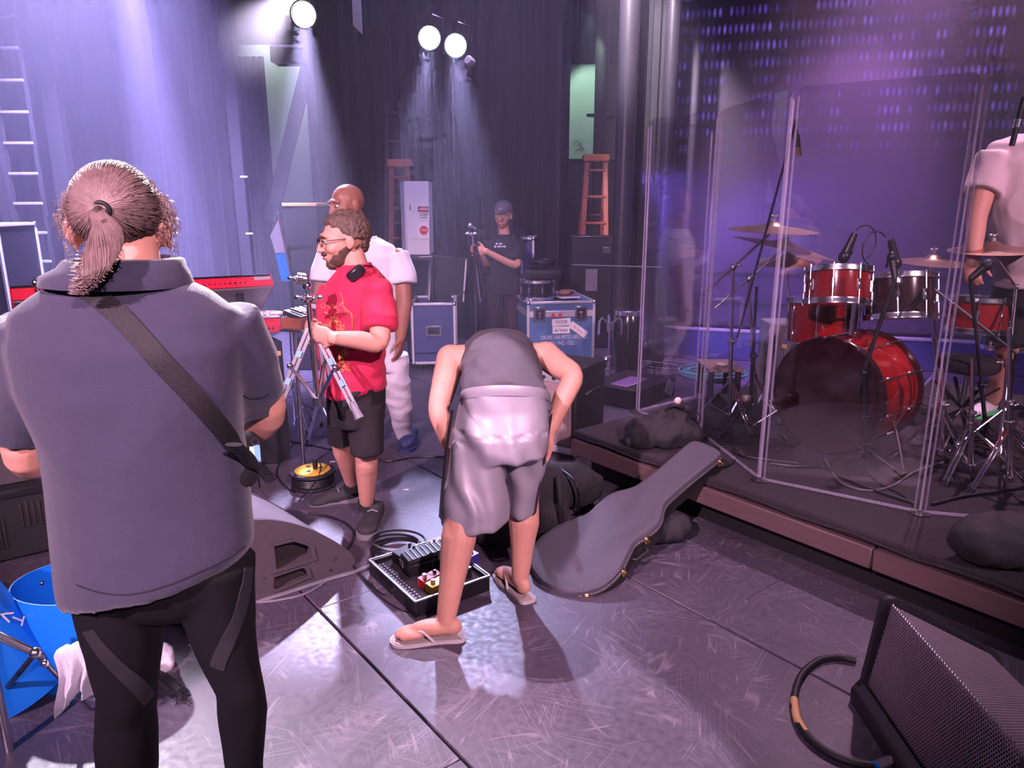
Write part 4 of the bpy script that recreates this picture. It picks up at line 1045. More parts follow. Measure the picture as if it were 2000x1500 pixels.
# ================================================================== foreground left: wedge, buckets, towel
tip = G(692, 1106); bk = G(470, 1193); ad_ = (bk - tip); ad_.z = 0; ad_.normalize(); ex = Vector((ad_.y, -ad_.x, 0))
if ex.y < 0: ex = -ex
def wedge(M, prof_pts, width, holes, label, t=None):
    """floor monitor: profile in x/y of M, extruded along z of M"""
    t = thing('floor_monitor', label, 'loudspeaker', M.translation)
    th = .018
    return t
M = frame(tip, ad_, (0, 0, 1), ad_.cross(Vector((0, 0, 1)))); side = 1 if (M.to_3x3() @ Vector((0, 0, 1))).dot(ex) > 0 else -1
prof = s2([(0, .012), (.0, .05), (.06, .13), (.20, .255), (.34, .345), (.46, .39), (.58, .40)], 5) + [(.72, .33), (.74, .02), (.72, .0), (.02, .0)]
h1 = [(.205, .115), (.215, .185), (.30, .245), (.405, .255), (.405, .125)]
h2 = [(.235, .035), (.245, .085), (.265, .10), (.415, .105), (.425, .05), (.40, .03)]
t = thing('floor_monitor', 'dark brown stage wedge with two hand holes beside the ponytailed person', 'loudspeaker', tip)
def off(M, z): return M @ Matrix.Translation((0, 0, z * side))
W_ = .56
MB().prism([prof, h1[::-1], h2[::-1]], .02 * side, M).build('side_panel', 'wedge_brown', t)
for h in (h1, h2):
    cxh = sum(p[0] for p in h) / len(h); cyh = sum(p[1] for p in h) / len(h)
    inner = [(cxh + (p[0] - cxh) * .90, cyh + (p[1] - cyh) * .88) for p in h]
    MB().prism([[(cxh + (p[0] - cxh) * 1.07, cyh + (p[1] - cyh) * 1.09) for p in h], inner[::-1]], -.012 * side, M, .004 * side).build('hand_hole_rim', 'wedge_brown', t)
    MB().prism(h, .006 * side, M, .075 * side).build('hand_hole_back', 'pocket_dark', t)
    mb = MB(); n = len(h)
    ring0 = [M @ Vector((p[0], p[1], .015 * side)) for p in h]; ring1 = [M @ Vector((p[0], p[1], .078 * side)) for p in h]
    mb.add(ring0 + ring1, [(i, (i + 1) % n, n + (i + 1) % n, n + i) for i in range(n)]); mb.build('hand_hole_wall', 'wedge_brown', t)
MB().prism(prof, .02 * side, M, (W_ - .02) * side).build('side_panel', 'wedge_brown', t)
inn = [(p[0], p[1]) for p in prof]
core = [(.02 + (p[0] - .02) * .985 if i > 0 else p[0], max(p[1] - .012, .004)) for i, p in enumerate(prof)]
MB().prism(core, (W_ - .17) * side, M, .085 * side).build('cabinet', 'wedge_brown', t)
top = prof[3:31]; mb = MB(); r0 = [M @ Vector((x, y - .006, .02 * side)) for x, y in top]; r1 = [M @ Vector((x, y - .006, (W_ - .02) * side)) for x, y in top]
r2 = [M @ Vector((x, y - .014, .02 * side)) for x, y in top]; r3 = [M @ Vector((x, y - .014, (W_ - .02) * side)) for x, y in top]; n = len(top)
mb.add(r0 + r1 + r2 + r3, [(i, i + 1, n + i + 1, n + i) for i in range(n - 1)] + [(2 * n + i, 3 * n + i, 3 * n + i + 1, 2 * n + i + 1) for i in range(n - 1)] + [(0, n, 3 * n, 2 * n), (n - 1, 3 * n - 1, 4 * n - 1, 2 * n - 1)])
mb.build('grille', 'grille_brown', t, sharp=60)
for (x, y) in ((.20, .098), (.455, .112), (.13, .03), (.10, .075), (.60, .06)):
    MB().cyl(M @ Vector((x, y, 0)), M @ Vector((x, y, -.004 * side)), .007, seg=10).build('screw', 'steel', t)
# cable lying along the foot of the wedge
cable('thick grey cable running along the foot of the brown wedge', [(485, 1180), (560, 1158), (640, 1132), (690, 1118), (725, 1104)], .010, 'cable_grey')
cable('thinner grey cable curving beside the thick one by the brown wedge', [(490, 1178), (545, 1172), (600, 1158), (650, 1128), (700, 1114), (722, 1106)], .006, 'cable_grey')
cable('black cable dipping from the pedalboard past the brown wedge', [(688, 1102), (700, 1118), (722, 1140), (745, 1160), (775, 1162), (835, 1150)], .0045)
cable('thin black cable beside the pedalboard front edge', [(692, 1112), (712, 1135), (735, 1160), (770, 1185), (812, 1200)], .004)

# second wedge and low black amplifier at the left edge
a = G(-30, 1108); b = G(112, 1075); xv = (b - a); xv.z = 0; xv.normalize(); yv = Vector((-xv.y, xv.x, 0)); M = frame(a, xv, yv, (0, 0, 1)); w0 = (G(112, 1075) - a).length
hz_ = .36
t = thing('slotted_cabinet', 'low black cabinet with slots at the left edge behind the ponytailed person', 'cabinet', a)
MB().box((w0 / 2, .25, hz_ / 2), (w0, .5, hz_), b=.015).xf(M).build('body', 'tolex_black', t)
for k in range(4): MB().box((w0 * (.60 + .085 * k), -.004, hz_ * .62), (.012, .008, .13), b=.003).xf(M).build('slot', 'pocket_dark', t)
for k in range(3): MB().box((w0 * (.22 + .06 * k), -.004, hz_ * .42), (.012, .008, .16), b=.003).xf(M).build('slot', 'pocket_dark', t)
MB().box((w0 / 2, -.004, hz_ * .94), (w0 * .97, .012, .03), b=.003).xf(M).build('top_rail', 'dark_metal', t)
a = M @ Vector((-.1, .10, hz_ + .004)); 
t = thing('left_monitor', 'black wedge resting on the slotted cabinet at the left edge', 'loudspeaker', a)
MB().prism([(0, 0), (.46, 0), (.50, .04), (.20, .16), (0, .16)], -.36, frame(a, xv, (0, 0, 1))).build('cabinet', 'wedge_brown', t)
MB().prism([(.49, .05), (.21, .163), (.215, .172), (.50, .058)], -.34, frame(a - xv.cross(Vector((0, 0, 1))) * -.01, xv, (0, 0, 1))).build('grille', 'grille_brown', t)
c = M @ Vector((w0 * .80, .12, hz_))
t = thing('small_stand_foot', 'small chrome stand foot on the slotted cabinet under the bent arm', 'stand', c)
for dx in (-.02, .0, .03): MB().tube([c + Vector((dx * 2, 0, .006)), c + Vector((dx * .4, .02, .07)), c + Vector((.01, .03, .10))], .007, 8).build('leg', 'chrome', t)

# blue wraps and towels, chrome stand legs
def bucket(name, label, c, ra, rb, h, mat_, rot=0, tilt=(0, 0), open_a=None, th=.004, t=None, txt=None):
    M = Matrix.Translation(c) @ RZ(rot) @ Matrix.Rotation(tilt[0], 4, 'X') @ Matrix.Rotation(tilt[1], 4, 'Y')
    t = thing(name, label, 'drum shell', c, 'blue plastic drum shells')
    a0, a1 = open_a or (0, 2 * PI); n = 48; vs = []; fs = []
    for i in range(n + 1):
        a = a0 + (a1 - a0) * i / n
        for rr, z in ((0, 0), (0, h), (-th, h), (-th, 0)):
            k = 1 + .0 * z; vs.append(M @ Vector(((ra + rr) * math.cos(a), (rb + rr) * math.sin(a), z)))
    for i in range(n):
        for j in range(4): fs.append((i * 4 + j, (i + 1) * 4 + j, (i + 1) * 4 + (j + 1) % 4, i * 4 + (j + 1) % 4))
    if open_a: fs += [(0, 1, 2, 3), (n * 4 + 3, n * 4 + 2, n * 4 + 1, n * 4)]
    MB().add(vs, fs).build('shell', mat_, t, sharp=50)
    return t, M
cB = G(188, 1318); cB.z = .03
t, Mb = bucket('blue_shell', 'upright open blue plastic shell behind the ponytailed person\'s legs', G(192, 1296), .245, .185, .36, 'blue_plastic', .1)
for a in (2.6, 5.6, .2): 
    p = Mb @ Vector((.24 * math.cos(a), .181 * math.sin(a), .30)); MB().ell(p, .010, seg=8, rows=6).build('rivet', 'steel', t)
t, Ml2 = bucket('blue_shell', 'blue plastic shell with white stencilled letters tilted at the left edge', G(48, 1352), .17, .14, .50, 'blue_plastic', 0, (.12, -.42))
def on_shell(ang, z):
    p = Ml2 @ Vector((.171 * math.cos(ang), .141 * math.sin(ang), z)); R3 = Ml2.to_3x3(); nn = (R3 @ Vector((math.cos(ang) / .171, math.sin(ang) / .141, 0))).normalized(); up = R3 @ Vector((0, 0, -1)); return frame(p + nn * .002, up.cross(nn), up, nn)
for ch, ang, z in (('T', -.02, .285), ('V', -.20, .325), ('E', -.40, .36)):
    text_mb(ch, .062, on_shell(ang, z) @ RZ(.5) @ Matrix.Translation((-.02, 0, 0))).build('stencil_letter', 'tape_white', t)
# towel draped over chrome legs
def draped(name, label, c, w_, h_, m, cat, seed, back=.10, th=.006, nu=40, nv=40, par=None):
    """a cloth hanging over an edge: front fall, rounded crest, back fall; c is the crest middle"""
    rnd = random.Random(seed); ph = [rnd.uniform(0, 6) for _ in range(6)]; top_ = []; bot = []
    for j in range(nv + 1):
        for i in range(nu + 1):
            u, v = i / nu - .5, j / nv; s_ = v * (h_ + back + .06)
            if s_ < h_: z, y = -(h_ - s_), 0.0
            elif s_ < h_ + .06: a = (s_ - h_) / .06 * PI; z, y = .02 * math.sin(a), .02 * (1 - math.cos(a))
            else: z, y = -(s_ - h_ - .06), .04
            k = min(1, abs(z) / h_ * 1.4)
            y += k * (.022 * math.sin(u * 15 + ph[0] + z * 5) + .012 * math.sin(u * 31 + ph[1] - z * 9)) + .006 * math.sin(z * 40 + u * 20 + ph[2])
            z += .03 * math.sin(u * 5 + ph[3]) * k + .02 * u; x = u * w_ * (1 - .18 * k * math.sin(v * 3 + ph[4])) + .012 * math.sin(z * 22 + ph[5])
            p = Vector(c) + Vector((x, y, z)); top_.append(p); bot.append(p + Vector((0, th, -.001)))
    n = nu + 1; N_ = len(top_); fs = []
    for j in range(nv):
        for i in range(nu):
            a = j * n + i; fs.append((a, a + 1, a + n + 1, a + n)); fs.append((N_ + a, N_ + a + n, N_ + a + n + 1, N_ + a + 1))
    for i in range(nu): fs.append((i, N_ + i, N_ + i + 1, i + 1)); a = nv * n + i; fs.append((a, a + 1, N_ + a + 1, N_ + a))
    for j in range(nv): a = j * n; fs.append((a, a + n, N_ + a + n, N_ + a)); a = j * n + nu; fs.append((a, N_ + a, N_ + a + n, a + n))
    return MB().add(top_ + bot, fs).build(name, m, par, label, cat, sharp=80)
draped('white_towel', 'white towel draped over the grey stand legs', A(140, 1278, 1.93), .125, .17, 'white_cloth', 'towel', 4)
tw = MB(); c1 = G(310, 1306)
tw.ell(c1 + Vector((-.02, .02, .04)), (.07, .05, .05)).ell(c1 + Vector((.01, 0, .02)), (.045, .035, .035))
MB().build('white_rag', 'white_cloth', None, 'small white rag between the ponytailed person\'s legs', 'rag', me=warp(fuse(tw, .006, 3), lambda co: fold(co, 20, 20, 16, .012, 4)), base=c1)
t = thing('hardware_stand', 'folded grey drum stand legs leaning over the blue shells', 'stand', G(60, 1360))
h0, h1_, h2_ = A(-30, 1225, 1.95), A(70, 1275, 1.92), A(135, 1322, 1.90)
beam(h0, h1_, .018, .012, (0, -1, .4)).build('leg', 'steel', t); beam(h0 + Vector((0, .02, -.04)), h1_ + Vector((.01, .02, -.03)), .018, .012, (0, -1, .4)).build('leg', 'steel', t)
beam(h1_, G(175, 1385, .012), .018, .012, (0, -1, .4)).build('leg', 'steel', t)
beam(h1_, G(-5, 1365, .012), .018, .012, (0, -1, .4)).build('brace', 'dark_metal', t)
MB().ell(h1_, .018, seg=10, rows=8).ell(h1_ + Vector((.03, -.01, -.03)), .012, seg=8, rows=6).build('hinge', 'chrome', t)
MB().cyl(h0, h0 + Vector((0, 0, -.45)), .014, seg=10).build('post_tube', 'chrome', t); MB().ell(G(-5, 1365, .02), .02, seg=8, rows=6).build('rubber_foot', 'black_rubber', t)
# frayed black bundle on the floor between the legs
p0, p1 = G(296, 1312, .02), G(352, 1348, .02); t = thing('tassel_bundle', 'frayed black bundle on the floor between the ponytailed person\'s legs', 'bundle', p1 * Vector((1, 1, 0)))
MB().tube([p0, p0.lerp(p1, .5) + Vector((0, 0, .012)), p1], [.022, .02, .02], 8, flat=.5).build('sleeve', 'bag_black', t)
rnd = random.Random(9); mb = MB()
for k in range(22):
    d = (p1 - p0).normalized(); q = p1 + Vector((rnd.uniform(-.02, .02), rnd.uniform(-.02, .02), rnd.uniform(-.012, .012)))
    mb.tube([q, q + d * .02 + Vector((0, 0, .004)), q + d * rnd.uniform(.03, .05) + Vector((rnd.uniform(-.015, .015), rnd.uniform(-.015, .015), -.008))], .0022, 5)
mb.build('fringe', 'cable_black', t)
cable('black cable with pale tape lying behind the ponytailed person\'s legs', [(318, 1205), (345, 1213), (372, 1218), (420, 1210)], .010, 'black_rubber')
MB().tube([G(320, 1206, .012), G(335, 1211, .012), G(352, 1215, .012)], .0108, 8).build('tape_wrap', 'tape_tan', bpy.data.objects[[o.name for o in bpy.data.objects if o.name.startswith('floor_cable')][-1]])

# ================================================================== cable reel
c = G(613, 948); t = thing('cable_reel', 'black cable reel with a yellow socket face', 'cable reel', c); r = .135
Mr = Matrix.Translation(c)
MB().lathe([(.001, 0), (r, 0), (r * 1.02, .012), (r * .98, .02), (r * .90, .024), (r * .90, .075), (r * .98, .08), (r * 1.02, .088), (r, .10), (r * .82, .102), (.001, .100)], Mr, 40).build('drum', 'black_plastic', t)
MB().lathe([(.001, .098), (r * .80, .098), (r * .80, .108), (r * .74, .112), (.001, .112)], Mr, 40).build('socket_face', 'yellow_plastic', t)
mb = MB()
for k in range(4): mb.torus(c + Vector((0, 0, .032 + .011 * k)), r * .92, .0058, None, 36, 6)
mb.build('wound_cable', 'cable_black', t)
for k in range(3):
    a = k * 2 * PI / 3 + 2.4; p = c + Vector((.048 * math.cos(a), .048 * math.sin(a), .112))
    MB().box(p + Vector((0, 0, .001)), (.028, .022, .003), RZ(a), b=.001).build('socket', 'ink_black', t)
pl = thing('power_plug', 'black plug with its lead standing in the yellow cable reel', 'plug', c + Vector((.02, -.01, .113)))
q = WL[pl.name]; MB().box(q + Vector((0, 0, .028)), (.028, .024, .055), b=.005).build('body', 'black_rubber', pl)
MB().tube(spline([q + Vector((.0, 0, .052)), q + Vector((.03, -.01, .05)), q + Vector((.045, -.05, .01)), q + Vector((.02, -.14, -.05)), q + Vector((-.04, -.25, -.106))], 8), .0042, 7).build('lead', 'cable_black', pl)

# ================================================================== pedalboard
c1, c2, c3 = G(812, 1207), G(722, 1122), G(846, 1070)
xv = (c1 - c2); yv = (c3 - c2); yv = (yv - xv * (yv.dot(xv) / xv.dot(xv)))
px_, py_ = xv.length, yv.length
M = frame(c2, xv, yv, (0, 0, 1)); ph = .075
t = PB = thing('pedalboard', 'black pedalboard frame on the floor in front of the bending man', 'pedalboard', c2)
for (c, d) in (((px_ / 2, .008, ph / 2), (px_, .016, ph)), ((px_ / 2, py_ - .008, ph / 2), (px_, .016, ph)), ((.008, py_ / 2, ph / 2), (.016, py_ - .032, ph)), ((px_ - .008, py_ / 2, ph / 2), (.016, py_ - .032, ph))):
    MB().box(c, d, b=.002).xf(M).build('side_rail', 'black_paint', t)
MB().box((px_ / 2, py_ / 2, ph - .022), (px_ - .032, py_ - .032, .008)).xf(M).build('deck', 'carpet_black', t)
for (a, b) in (((0, 0), (px_, 0)), ((0, py_), (px_, py_)), ((0, 0), (0, py_)), ((px_, 0), (px_, py_))):
    beam((a[0], a[1], ph), (b[0], b[1], ph), .008, .008, (0, 0, 1), .001).xf(M).build('edge_trim', 'steel', t)
mb = MB()
for i in range(16):
    for j in range(2): mb.cyl((.05 + i * (px_ - .1) / 15, .03 + .018 * j, ph - .017), (.05 + i * (px_ - .1) / 15, .03 + .018 * j, ph - .013), .005, seg=6)
mb.xf(M).build('vent_dots', 'grey_paint', t)
MB().torus((px_ * .55, -.001, ph * .5), .018, .003, Matrix.Rotation(PI / 2, 4, 'X'), 16, 6).xf(M).build('emblem', 'dark_metal', t)
zd = ph - .018
def pedal(u, v, sx, sy, sz, rot, mat_, label, knobs=(), sw=True, name='effect_pedal', kn='black_plastic', top=None):
    Mp = M @ Matrix.Translation((u * px_, v * py_, zd)) @ RZ(rot)
    t = thing(name, label, 'effects pedal', Mp.translation, 'pedals on the pedalboard')
    MB().prism([(-sy / 2, 0), (sy / 2, 0), (sy / 2, sz), (-sy / 2, sz * .82)], sx, Mp @ Matrix.Translation((-sx / 2, 0, 0)) @ frame((0, 0, 0), (0, 1, 0), (0, 0, 1))).build('housing', mat_, t)
    for (x, y) in knobs:
        zz = sz * (.82 + .18 * (y + .5)); MB().cyl(Mp @ Vector((x * sx, y * sy, zz)), Mp @ Vector((x * sx, y * sy, zz + .014)), .008, .007, 10).build('knob', kn, t)
    if sw: MB().cyl(Mp @ Vector((0, -.28 * sy, sz * .84)), Mp @ Vector((0, -.28 * sy, sz * .84 + .02)), .011, .010, 12).build('footswitch', 'chrome' if sw is True else sw, t)
    return t, Mp
# the treadle pedal
Mp = M @ Matrix.Translation((px_ * .42, py_ * .55, zd)) @ RZ(-.12)
t = thing('treadle_pedal', 'black treadle pedal in the middle of the pedalboard', 'effects pedal', Mp.translation, 'pedals on the pedalboard')
MB().box((0, 0, .03), (.115, .235, .06), b=.008).xf(Mp).build('base', 'black_plastic', t)
MB().box((0, 0, .078), (.108, .235, .022), Matrix.Rotation(.10, 4, 'X'), b=.008).xf(Mp).build('treadle', 'black_rubber', t)
mb = MB()
for k in range(8): mb.box((0, -.09 + k * .025, .090 + (-.09 + k * .025) * .1), (.10, .006, .006))
mb.xf(Mp).build('tread_ribs', 'black_plastic', t); MB().box((-.03, -.119, .035), (.04, .004, .03)).xf(Mp).build('front_plate', 'grey_paint', t)
pedal(.16, .42, .075, .11, .06, .1, 'black_plastic', 'black power brick pedal at the left end of the pedalboard', ((-.25, .3), (.25, .3)), False)
pedal(.22, .90, .13, .075, .05, -.05, 'pedal_orange', 'cream and orange pedal at the back of the pedalboard', ((-.3, -.3), (0, -.3), (.3, -.3)), False)
pedal(.74, .36, .05, .095, .05, .08, 'pedal_red', 'small red pedal on the pedalboard', ((.0, .3),), 'knob_cream')
pedal(.88, .38, .056, .10, .05, .08, 'pedal_yellow', 'small yellow pedal on the pedalboard', ((-.2, .3), (.25, .3)), 'knob_cream')
pedal(.60, .98, .06, .10, .05, .1, 'pedal_blue', 'dark blue pedal at the far end behind the bare leg', ((0, .3),), True)
pedal(.80, .72, .06, .10, .05, .1, 'black_plastic', 'black pedal behind the yellow pedal on the pedalboard', ((-.2, .3), (.2, .3)), True)
for k, (pts, lab) in enumerate((([(.66, .46, .05), (.60, .50, .11), (.52, .40, .07)], 'short black patch lead between treadle and red pedal'), ([(.30, .60, .05), (.34, .80, .09), (.24, .84, .05)], 'short grey patch lead behind the power brick'), ([(.82, .62, .05), (.70, .66, .13), (.62, .58, .10), (.60, .62, .05)], 'short white patch lead looping over the pedalboard'))):
    MB().tube(spline([M @ Vector((p[0] * px_, p[1] * py_, zd + p[2])) for p in pts], 8), .0035, 7).build('patch_lead', ('cable_black', 'cable_grey', 'key_white')[k], None, lab, 'cable', 'patch leads')
# grey box bar beside the board
a, b = G(902, 1172), G(942, 1158); c = (a + b) / 2
t = thing('power_strip', 'grey metal power strip beside the pedalboard', 'power strip', c)
xs_ = (G(942, 1160) - G(880, 1182)); xs_.z = 0; Mx = frame(c, xs_, Vector((-xs_.y, xs_.x, 0)), (0, 0, 1))
MB().box((-.04, .03, .025), (.24, .06, .05), b=.004).xf(Mx).build('housing', 'grey_paint', t); MB().box((.03, -.002, .025), (.003, .004, .03)).xf(Mx).build('seam_mark', 'ink_black', t)
# coiled cable behind the board
cc = G(775, 1078); mb = MB(); rnd = random.Random(2)
for k in range(6):
    R0 = .105 + rnd.uniform(-.018, .012); ox, oy = rnd.uniform(-.012, .012), rnd.uniform(-.012, .012)
    mb.tube([cc + Vector((ox + R0 * 1.15 * math.cos(2 * PI * i / 30), oy + R0 * .95 * math.sin(2 * PI * i / 30), .008 + .011 * k + .008 * math.sin(2 * PI * i / 30 + k))) for i in range(30)], .0062, 7, True)
mb.build('cable_coil', 'cable_black', None, 'coil of black cable on the floor behind the pedalboard', 'cable')

# ================================================================== guitar case leaning on the riser
E0 = G(1060, 1135, .035); E1 = G(1385, 868, .44)
ax = (E1 - E0); Lc = ax.length; ax.normalize()
lat = Vector((ax.y, -ax.x, 0)).normalized(); lat = (lat + Vector((0, 0, -.16))).normalized(); lat = (lat - ax * lat.dot(ax)).normalized()
nm = lat.cross(ax).normalized()
if nm.z < 0: nm = -nm
half = [(0, 0), (.018, .10), (.06, .165), (.13, .212), (.22, .212), (.30, .178), (.36, .152), (.42, .158), (.48, .162), (.53, .145), (.575, .112), (.62, .094), (.75, .090), (.88, .094), (.96, .096), (.99, .082), (1.0, .04)]
ol = s2([(u * Lc, v * 1.02) for u, v in half], 4); outline = ol + [(x, -y) for x, y in ol[::-1]][0:-1]
M = frame(E0, ax, -lat, nm) if (ax.cross(-lat)).dot(nm) > 0 else frame(E0, ax, lat, nm)
th = .115
def shrink(o, k): 
    return [(Lc / 2 + (x - Lc / 2) * (1 - k / Lc * 2), y * (1 - k / .15)) for x, y in o]
t = thing('guitar_case', 'black hard guitar case leaning with its neck on the riser edge', 'guitar case', E0 * Vector((1, 1, 0)))
MB().prism(outline, .068, M, -th).build('shell', 'tolex_black', t)
mb = MB(); n = len(outline); o2 = shrink(outline, .006); o3 = shrink(outline, .020)
mb.loft([[M @ Vector((x, y, -.044)) for x, y in outline], [M @ Vector((x, y, -.012)) for x, y in outline], [M @ Vector((x, y, -.003)) for x, y in o2], [M @ Vector((x, y, 0)) for x, y in o3]], caps=False)
mb.build('lid_rim', 'case_tolex', t)
MB().prism(o3, .004, M, -.0045).build('lid_top', 'case_tolex', t)
MB().tube([M @ Vector((x, y, -.046)) for x, y in outline], .006, 6, True).build('valance', 'black_rubber', t)
mb = MB()
for i in range(n):
    a, b = outline[i], outline[(i + 1) % n]; d = Vector((b[0] - a[0], b[1] - a[1])); L = d.length
    for k in range(max(1, int(L / .012))):
        f0 = k / max(1, int(L / .012)); 
        p = M @ Vector((a[0] + d.x * f0, a[1] + d.y * f0, -.036)); q = M @ Vector((a[0] + d.x * (f0 + .3 / max(1, int(L / .012)) * 2), a[1] + d.y * (f0 + .3 / max(1, int(L / .012)) * 2), -.036))
        cdir = Vector((d.y, -d.x)); cdir.normalize(); o_ = M.to_3x3() @ Vector((cdir.x, cdir.y, 0)) * .0012 * (1)
        mb.add([p + nm * .0012 + o_, p - nm * .0012 + o_, q - nm * .0012 + o_, q + nm * .0012 + o_, p + nm * .0012 - o_, p - nm * .0012 - o_, q - nm * .0012 - o_, q + nm * .0012 - o_], [(0, 1, 2, 3), (7, 6, 5, 4), (0, 3, 7, 4), (1, 5, 6, 2)])
mb.build('stitching', 'stitch_white', t)
sgn = -1 if (M.to_3x3() @ Vector((0, -1, 0))).x > 0 else 1
def latch_at(u):
    best = min(range(n), key=lambda i: abs(outline[i][0] - u * Lc) + (10 if outline[i][1] * sgn < 0 else 0)); a = outline[best]; b = outline[(best + 1) % n]; d = Vector((b[0] - a[0], b[1] - a[1], 0)).normalized(); o_ = Vector((d.y, -d.x, 0)); 
    if o_.y * sgn < 0: o_ = -o_
    Mh = M @ frame((a[0], a[1], -.045), d, o_, d.cross(o_))
    l = MB().box((0, .006, 0), (.030, .010, .046), b=.003).xf(Mh).build('latch', 'gold_hardware', t)
    MB().box((0, .013, .006), (.018, .006, .022), b=.002).cyl((-.016, .012, -.012), (.016, .012, -.012), .004, seg=8).xf(Mh).build('latch_lever', 'gold_hardware', l)
for u in (.08, .245, .42, .955): latch_at(u)
MB().tube([M @ Vector((.33 * Lc, sgn * .155, -.085)), M @ Vector((.34 * Lc, sgn * .185, -.085)), M @ Vector((.40 * Lc, sgn * .19, -.085)), M @ Vector((.41 * Lc, sgn * .165, -.085))], .010, 8).build('carry_handle', 'black_rubber', t)

# bags on the floor between the amplifier and the riser
def soft_bag(name, label, c, r, seed, mat_='bag_black', tie=True, extra=()):
    b = MB().ell(Vector(c) + Vector((0, 0, r[2] * .9)), r, seg=20, rows=14)
    for e, rr in extra: b.ell(Vector(c) + Vector(e), rr)
    lo = min(p.z for p in b.v)
    me = warp(fuse(b, .012, 5), lambda co: fold(co, 9, 9, 7, .016, seed))
    for v in me.vertices:
        if v.co.z < c[2] + .004: v.co.z = c[2] + .004 + (v.co.z - c[2]) * .02
    return MB().build(name, mat_, None, label, 'bag', me=me, base=c)
c = G(1120, 985); soft_bag('gear_bag', 'slumped black gear bag on the floor beside the guitar case neck', c, (.17, .13, .13), 1, extra=(((-.10, .02, .18), (.09, .07, .07)),))
c = G(1068, 1058); b = thing('backpack', 'black backpack standing behind the bending man\'s right knee', 'backpack', c)
q = MB().ell(c + Vector((0, .05, .20)), (.12, .10, .21)).ell(c + Vector((.02, -.03, .12)), (.09, .06, .11)).ell(c + Vector((-.02, .05, .36)), (.07, .06, .06))
me = warp(fuse(q, .012, 5), lambda co: fold(co, 8, 8, 5, .012, 3))
MB().build('pack_body', 'bag_black', b, me=me)
for dx in (-.06, .05): MB().tube(spline([c + Vector((dx, -.04, .38)), c + Vector((dx * 1.2, -.10, .28)), c + Vector((dx * 1.4, -.09, .12)), c + Vector((dx * 1.5, -.04, .03))], 6), .014, 8, flat=.35).build('strap', 'strap_black', b)
cable('black strap cable looping over the gear bag', [(1045, 905, .15), (1090, 915, .22), (1125, 945, .2), (1132, 1000, .02)], .006, name='looped_cable')
c = G(1290, 1075, .0); soft_bag('dark_jacket', 'dark cloth bundle under the guitar case neck by the riser', c + Vector((0, .12, 0)), (.18, .12, .09), 6)
c = G(1000, 1095); soft_bag('black_duffel', 'black duffel bag on the floor in front of the bending man', c + Vector((-.06, .20, 0)), (.20, .13, .13), 8)
# drawstring bag on the riser
c = G(1292, 868, RZ_); 
q = MB().ell(c + Vector((0, .03, .07)), (.21, .15, .10)).ell(c + Vector((.07, .06, .15)), (.10, .08, .07)).ell(c + Vector((-.12, -.02, .05)), (.10, .08, .07)).ell(c + Vector((.12, 0, .07)), (.12, .10, .08))
t = thing('drawstring_bag', 'black drawstring bag slumped on the riser in front of the shield', 'bag', c)
me = warp(fuse(q, .010, 4), lambda co: fold(co, 10, 10, 6, .022, 5))
for v in me.vertices:
    if v.co.z < RZ_ + .004: v.co.z = RZ_ + .004
MB().build('sack', 'bag_black', t, me=me)
MB().tube(spline([c + Vector((.02, .03, .20)), c + Vector((.06, .0, .245)), c + Vector((.12, .02, .22)), c + Vector((.13, .06, .19))], 6), .012, 8).torus(c + Vector((.10, .03, .235)), .03, .007, Matrix.Rotation(1.2, 4, 'X'), 16, 6).torus(c + Vector((.15, .03, .225)), .026, .006, Matrix.Rotation(.8, 4, 'X'), 16, 6).build('drawstring', 'strap_black', t)
MB().ell(c + Vector((.09, .03, .265)), (.022, .015, .022), seg=10, rows=8).build('cord_stop', 'knob_cream', t)

# ================================================================== foreground right: wedge with perforated grille
wz = .40
r0 = G(1738, 1172, wz); r1 = G(2010, 1478, wz); rd = (r1 - r0); rd.z = 0; rd.normalize()
b0 = G(1664, 1322, .03); bn = (b0 - r0); bn.z = 0; bn = bn - rd * bn.dot(rd); dist = bn.length; bn.normalize()
Lw = .74; o0 = r0 - bn * 0; o0.z = 0
M = frame(o0, rd, bn, rd.cross(bn)); upz = 1 if M.to_3x3()[2][2] > 0 else -1
M = frame(o0, rd, bn, (0, 0, 1))
# profile across: front foot (dist,0) -> front lip (dist,.05) -> ridge (0,wz) -> back (-.30,.27) -> (-.34,0)
t = RW = thing('floor_monitor', 'black stage wedge with perforated steel grille at bottom right', 'loudspeaker', o0)
pr = [(dist + .03, .0), (dist + .035, .06), (dist + .005, .075), (.0, wz - .02), (-.02, wz - .022), (-.36, .20), (-.40, .0)]
def pv(u, p, dz=0.0): return M @ Vector((u, p[0], p[1] + dz))
mb = MB(); mb.loft([[pv(.02, p) for p in pr], [pv(Lw - .02, p) for p in pr]]); mb.build('cabinet', 'black_plastic', t)
for u0, u1 in ((-.006, .016), (Lw - .016, Lw + .006)):
    pe = [(dist + .040, .0), (dist + .042, .05), (dist + .016, .088), (.030, wz + .006), (.012, wz + .014), (-.012, wz + .014), (-.03, wz + .006), (-.375, .215), (-.395, .19), (-.42, .0)]
    mb = MB(); mb.loft([[pv(u0, p) for p in pe], [pv(u1, p) for p in pe]]); mb.build('end_cheek', 'black_plastic', t)
mb = MB(); mb.loft([[pv(.0, p) for p in ((dist + .042, .0), (dist + .046, .040), (dist + .036, .062), (dist + .012, .085), (dist, .06))], [pv(Lw, p) for p in ((dist + .042, .0), (dist + .046, .040), (dist + .036, .062), (dist + .012, .085), (dist, .06))]]); mb.build('front_bar', 'black_plastic', t)
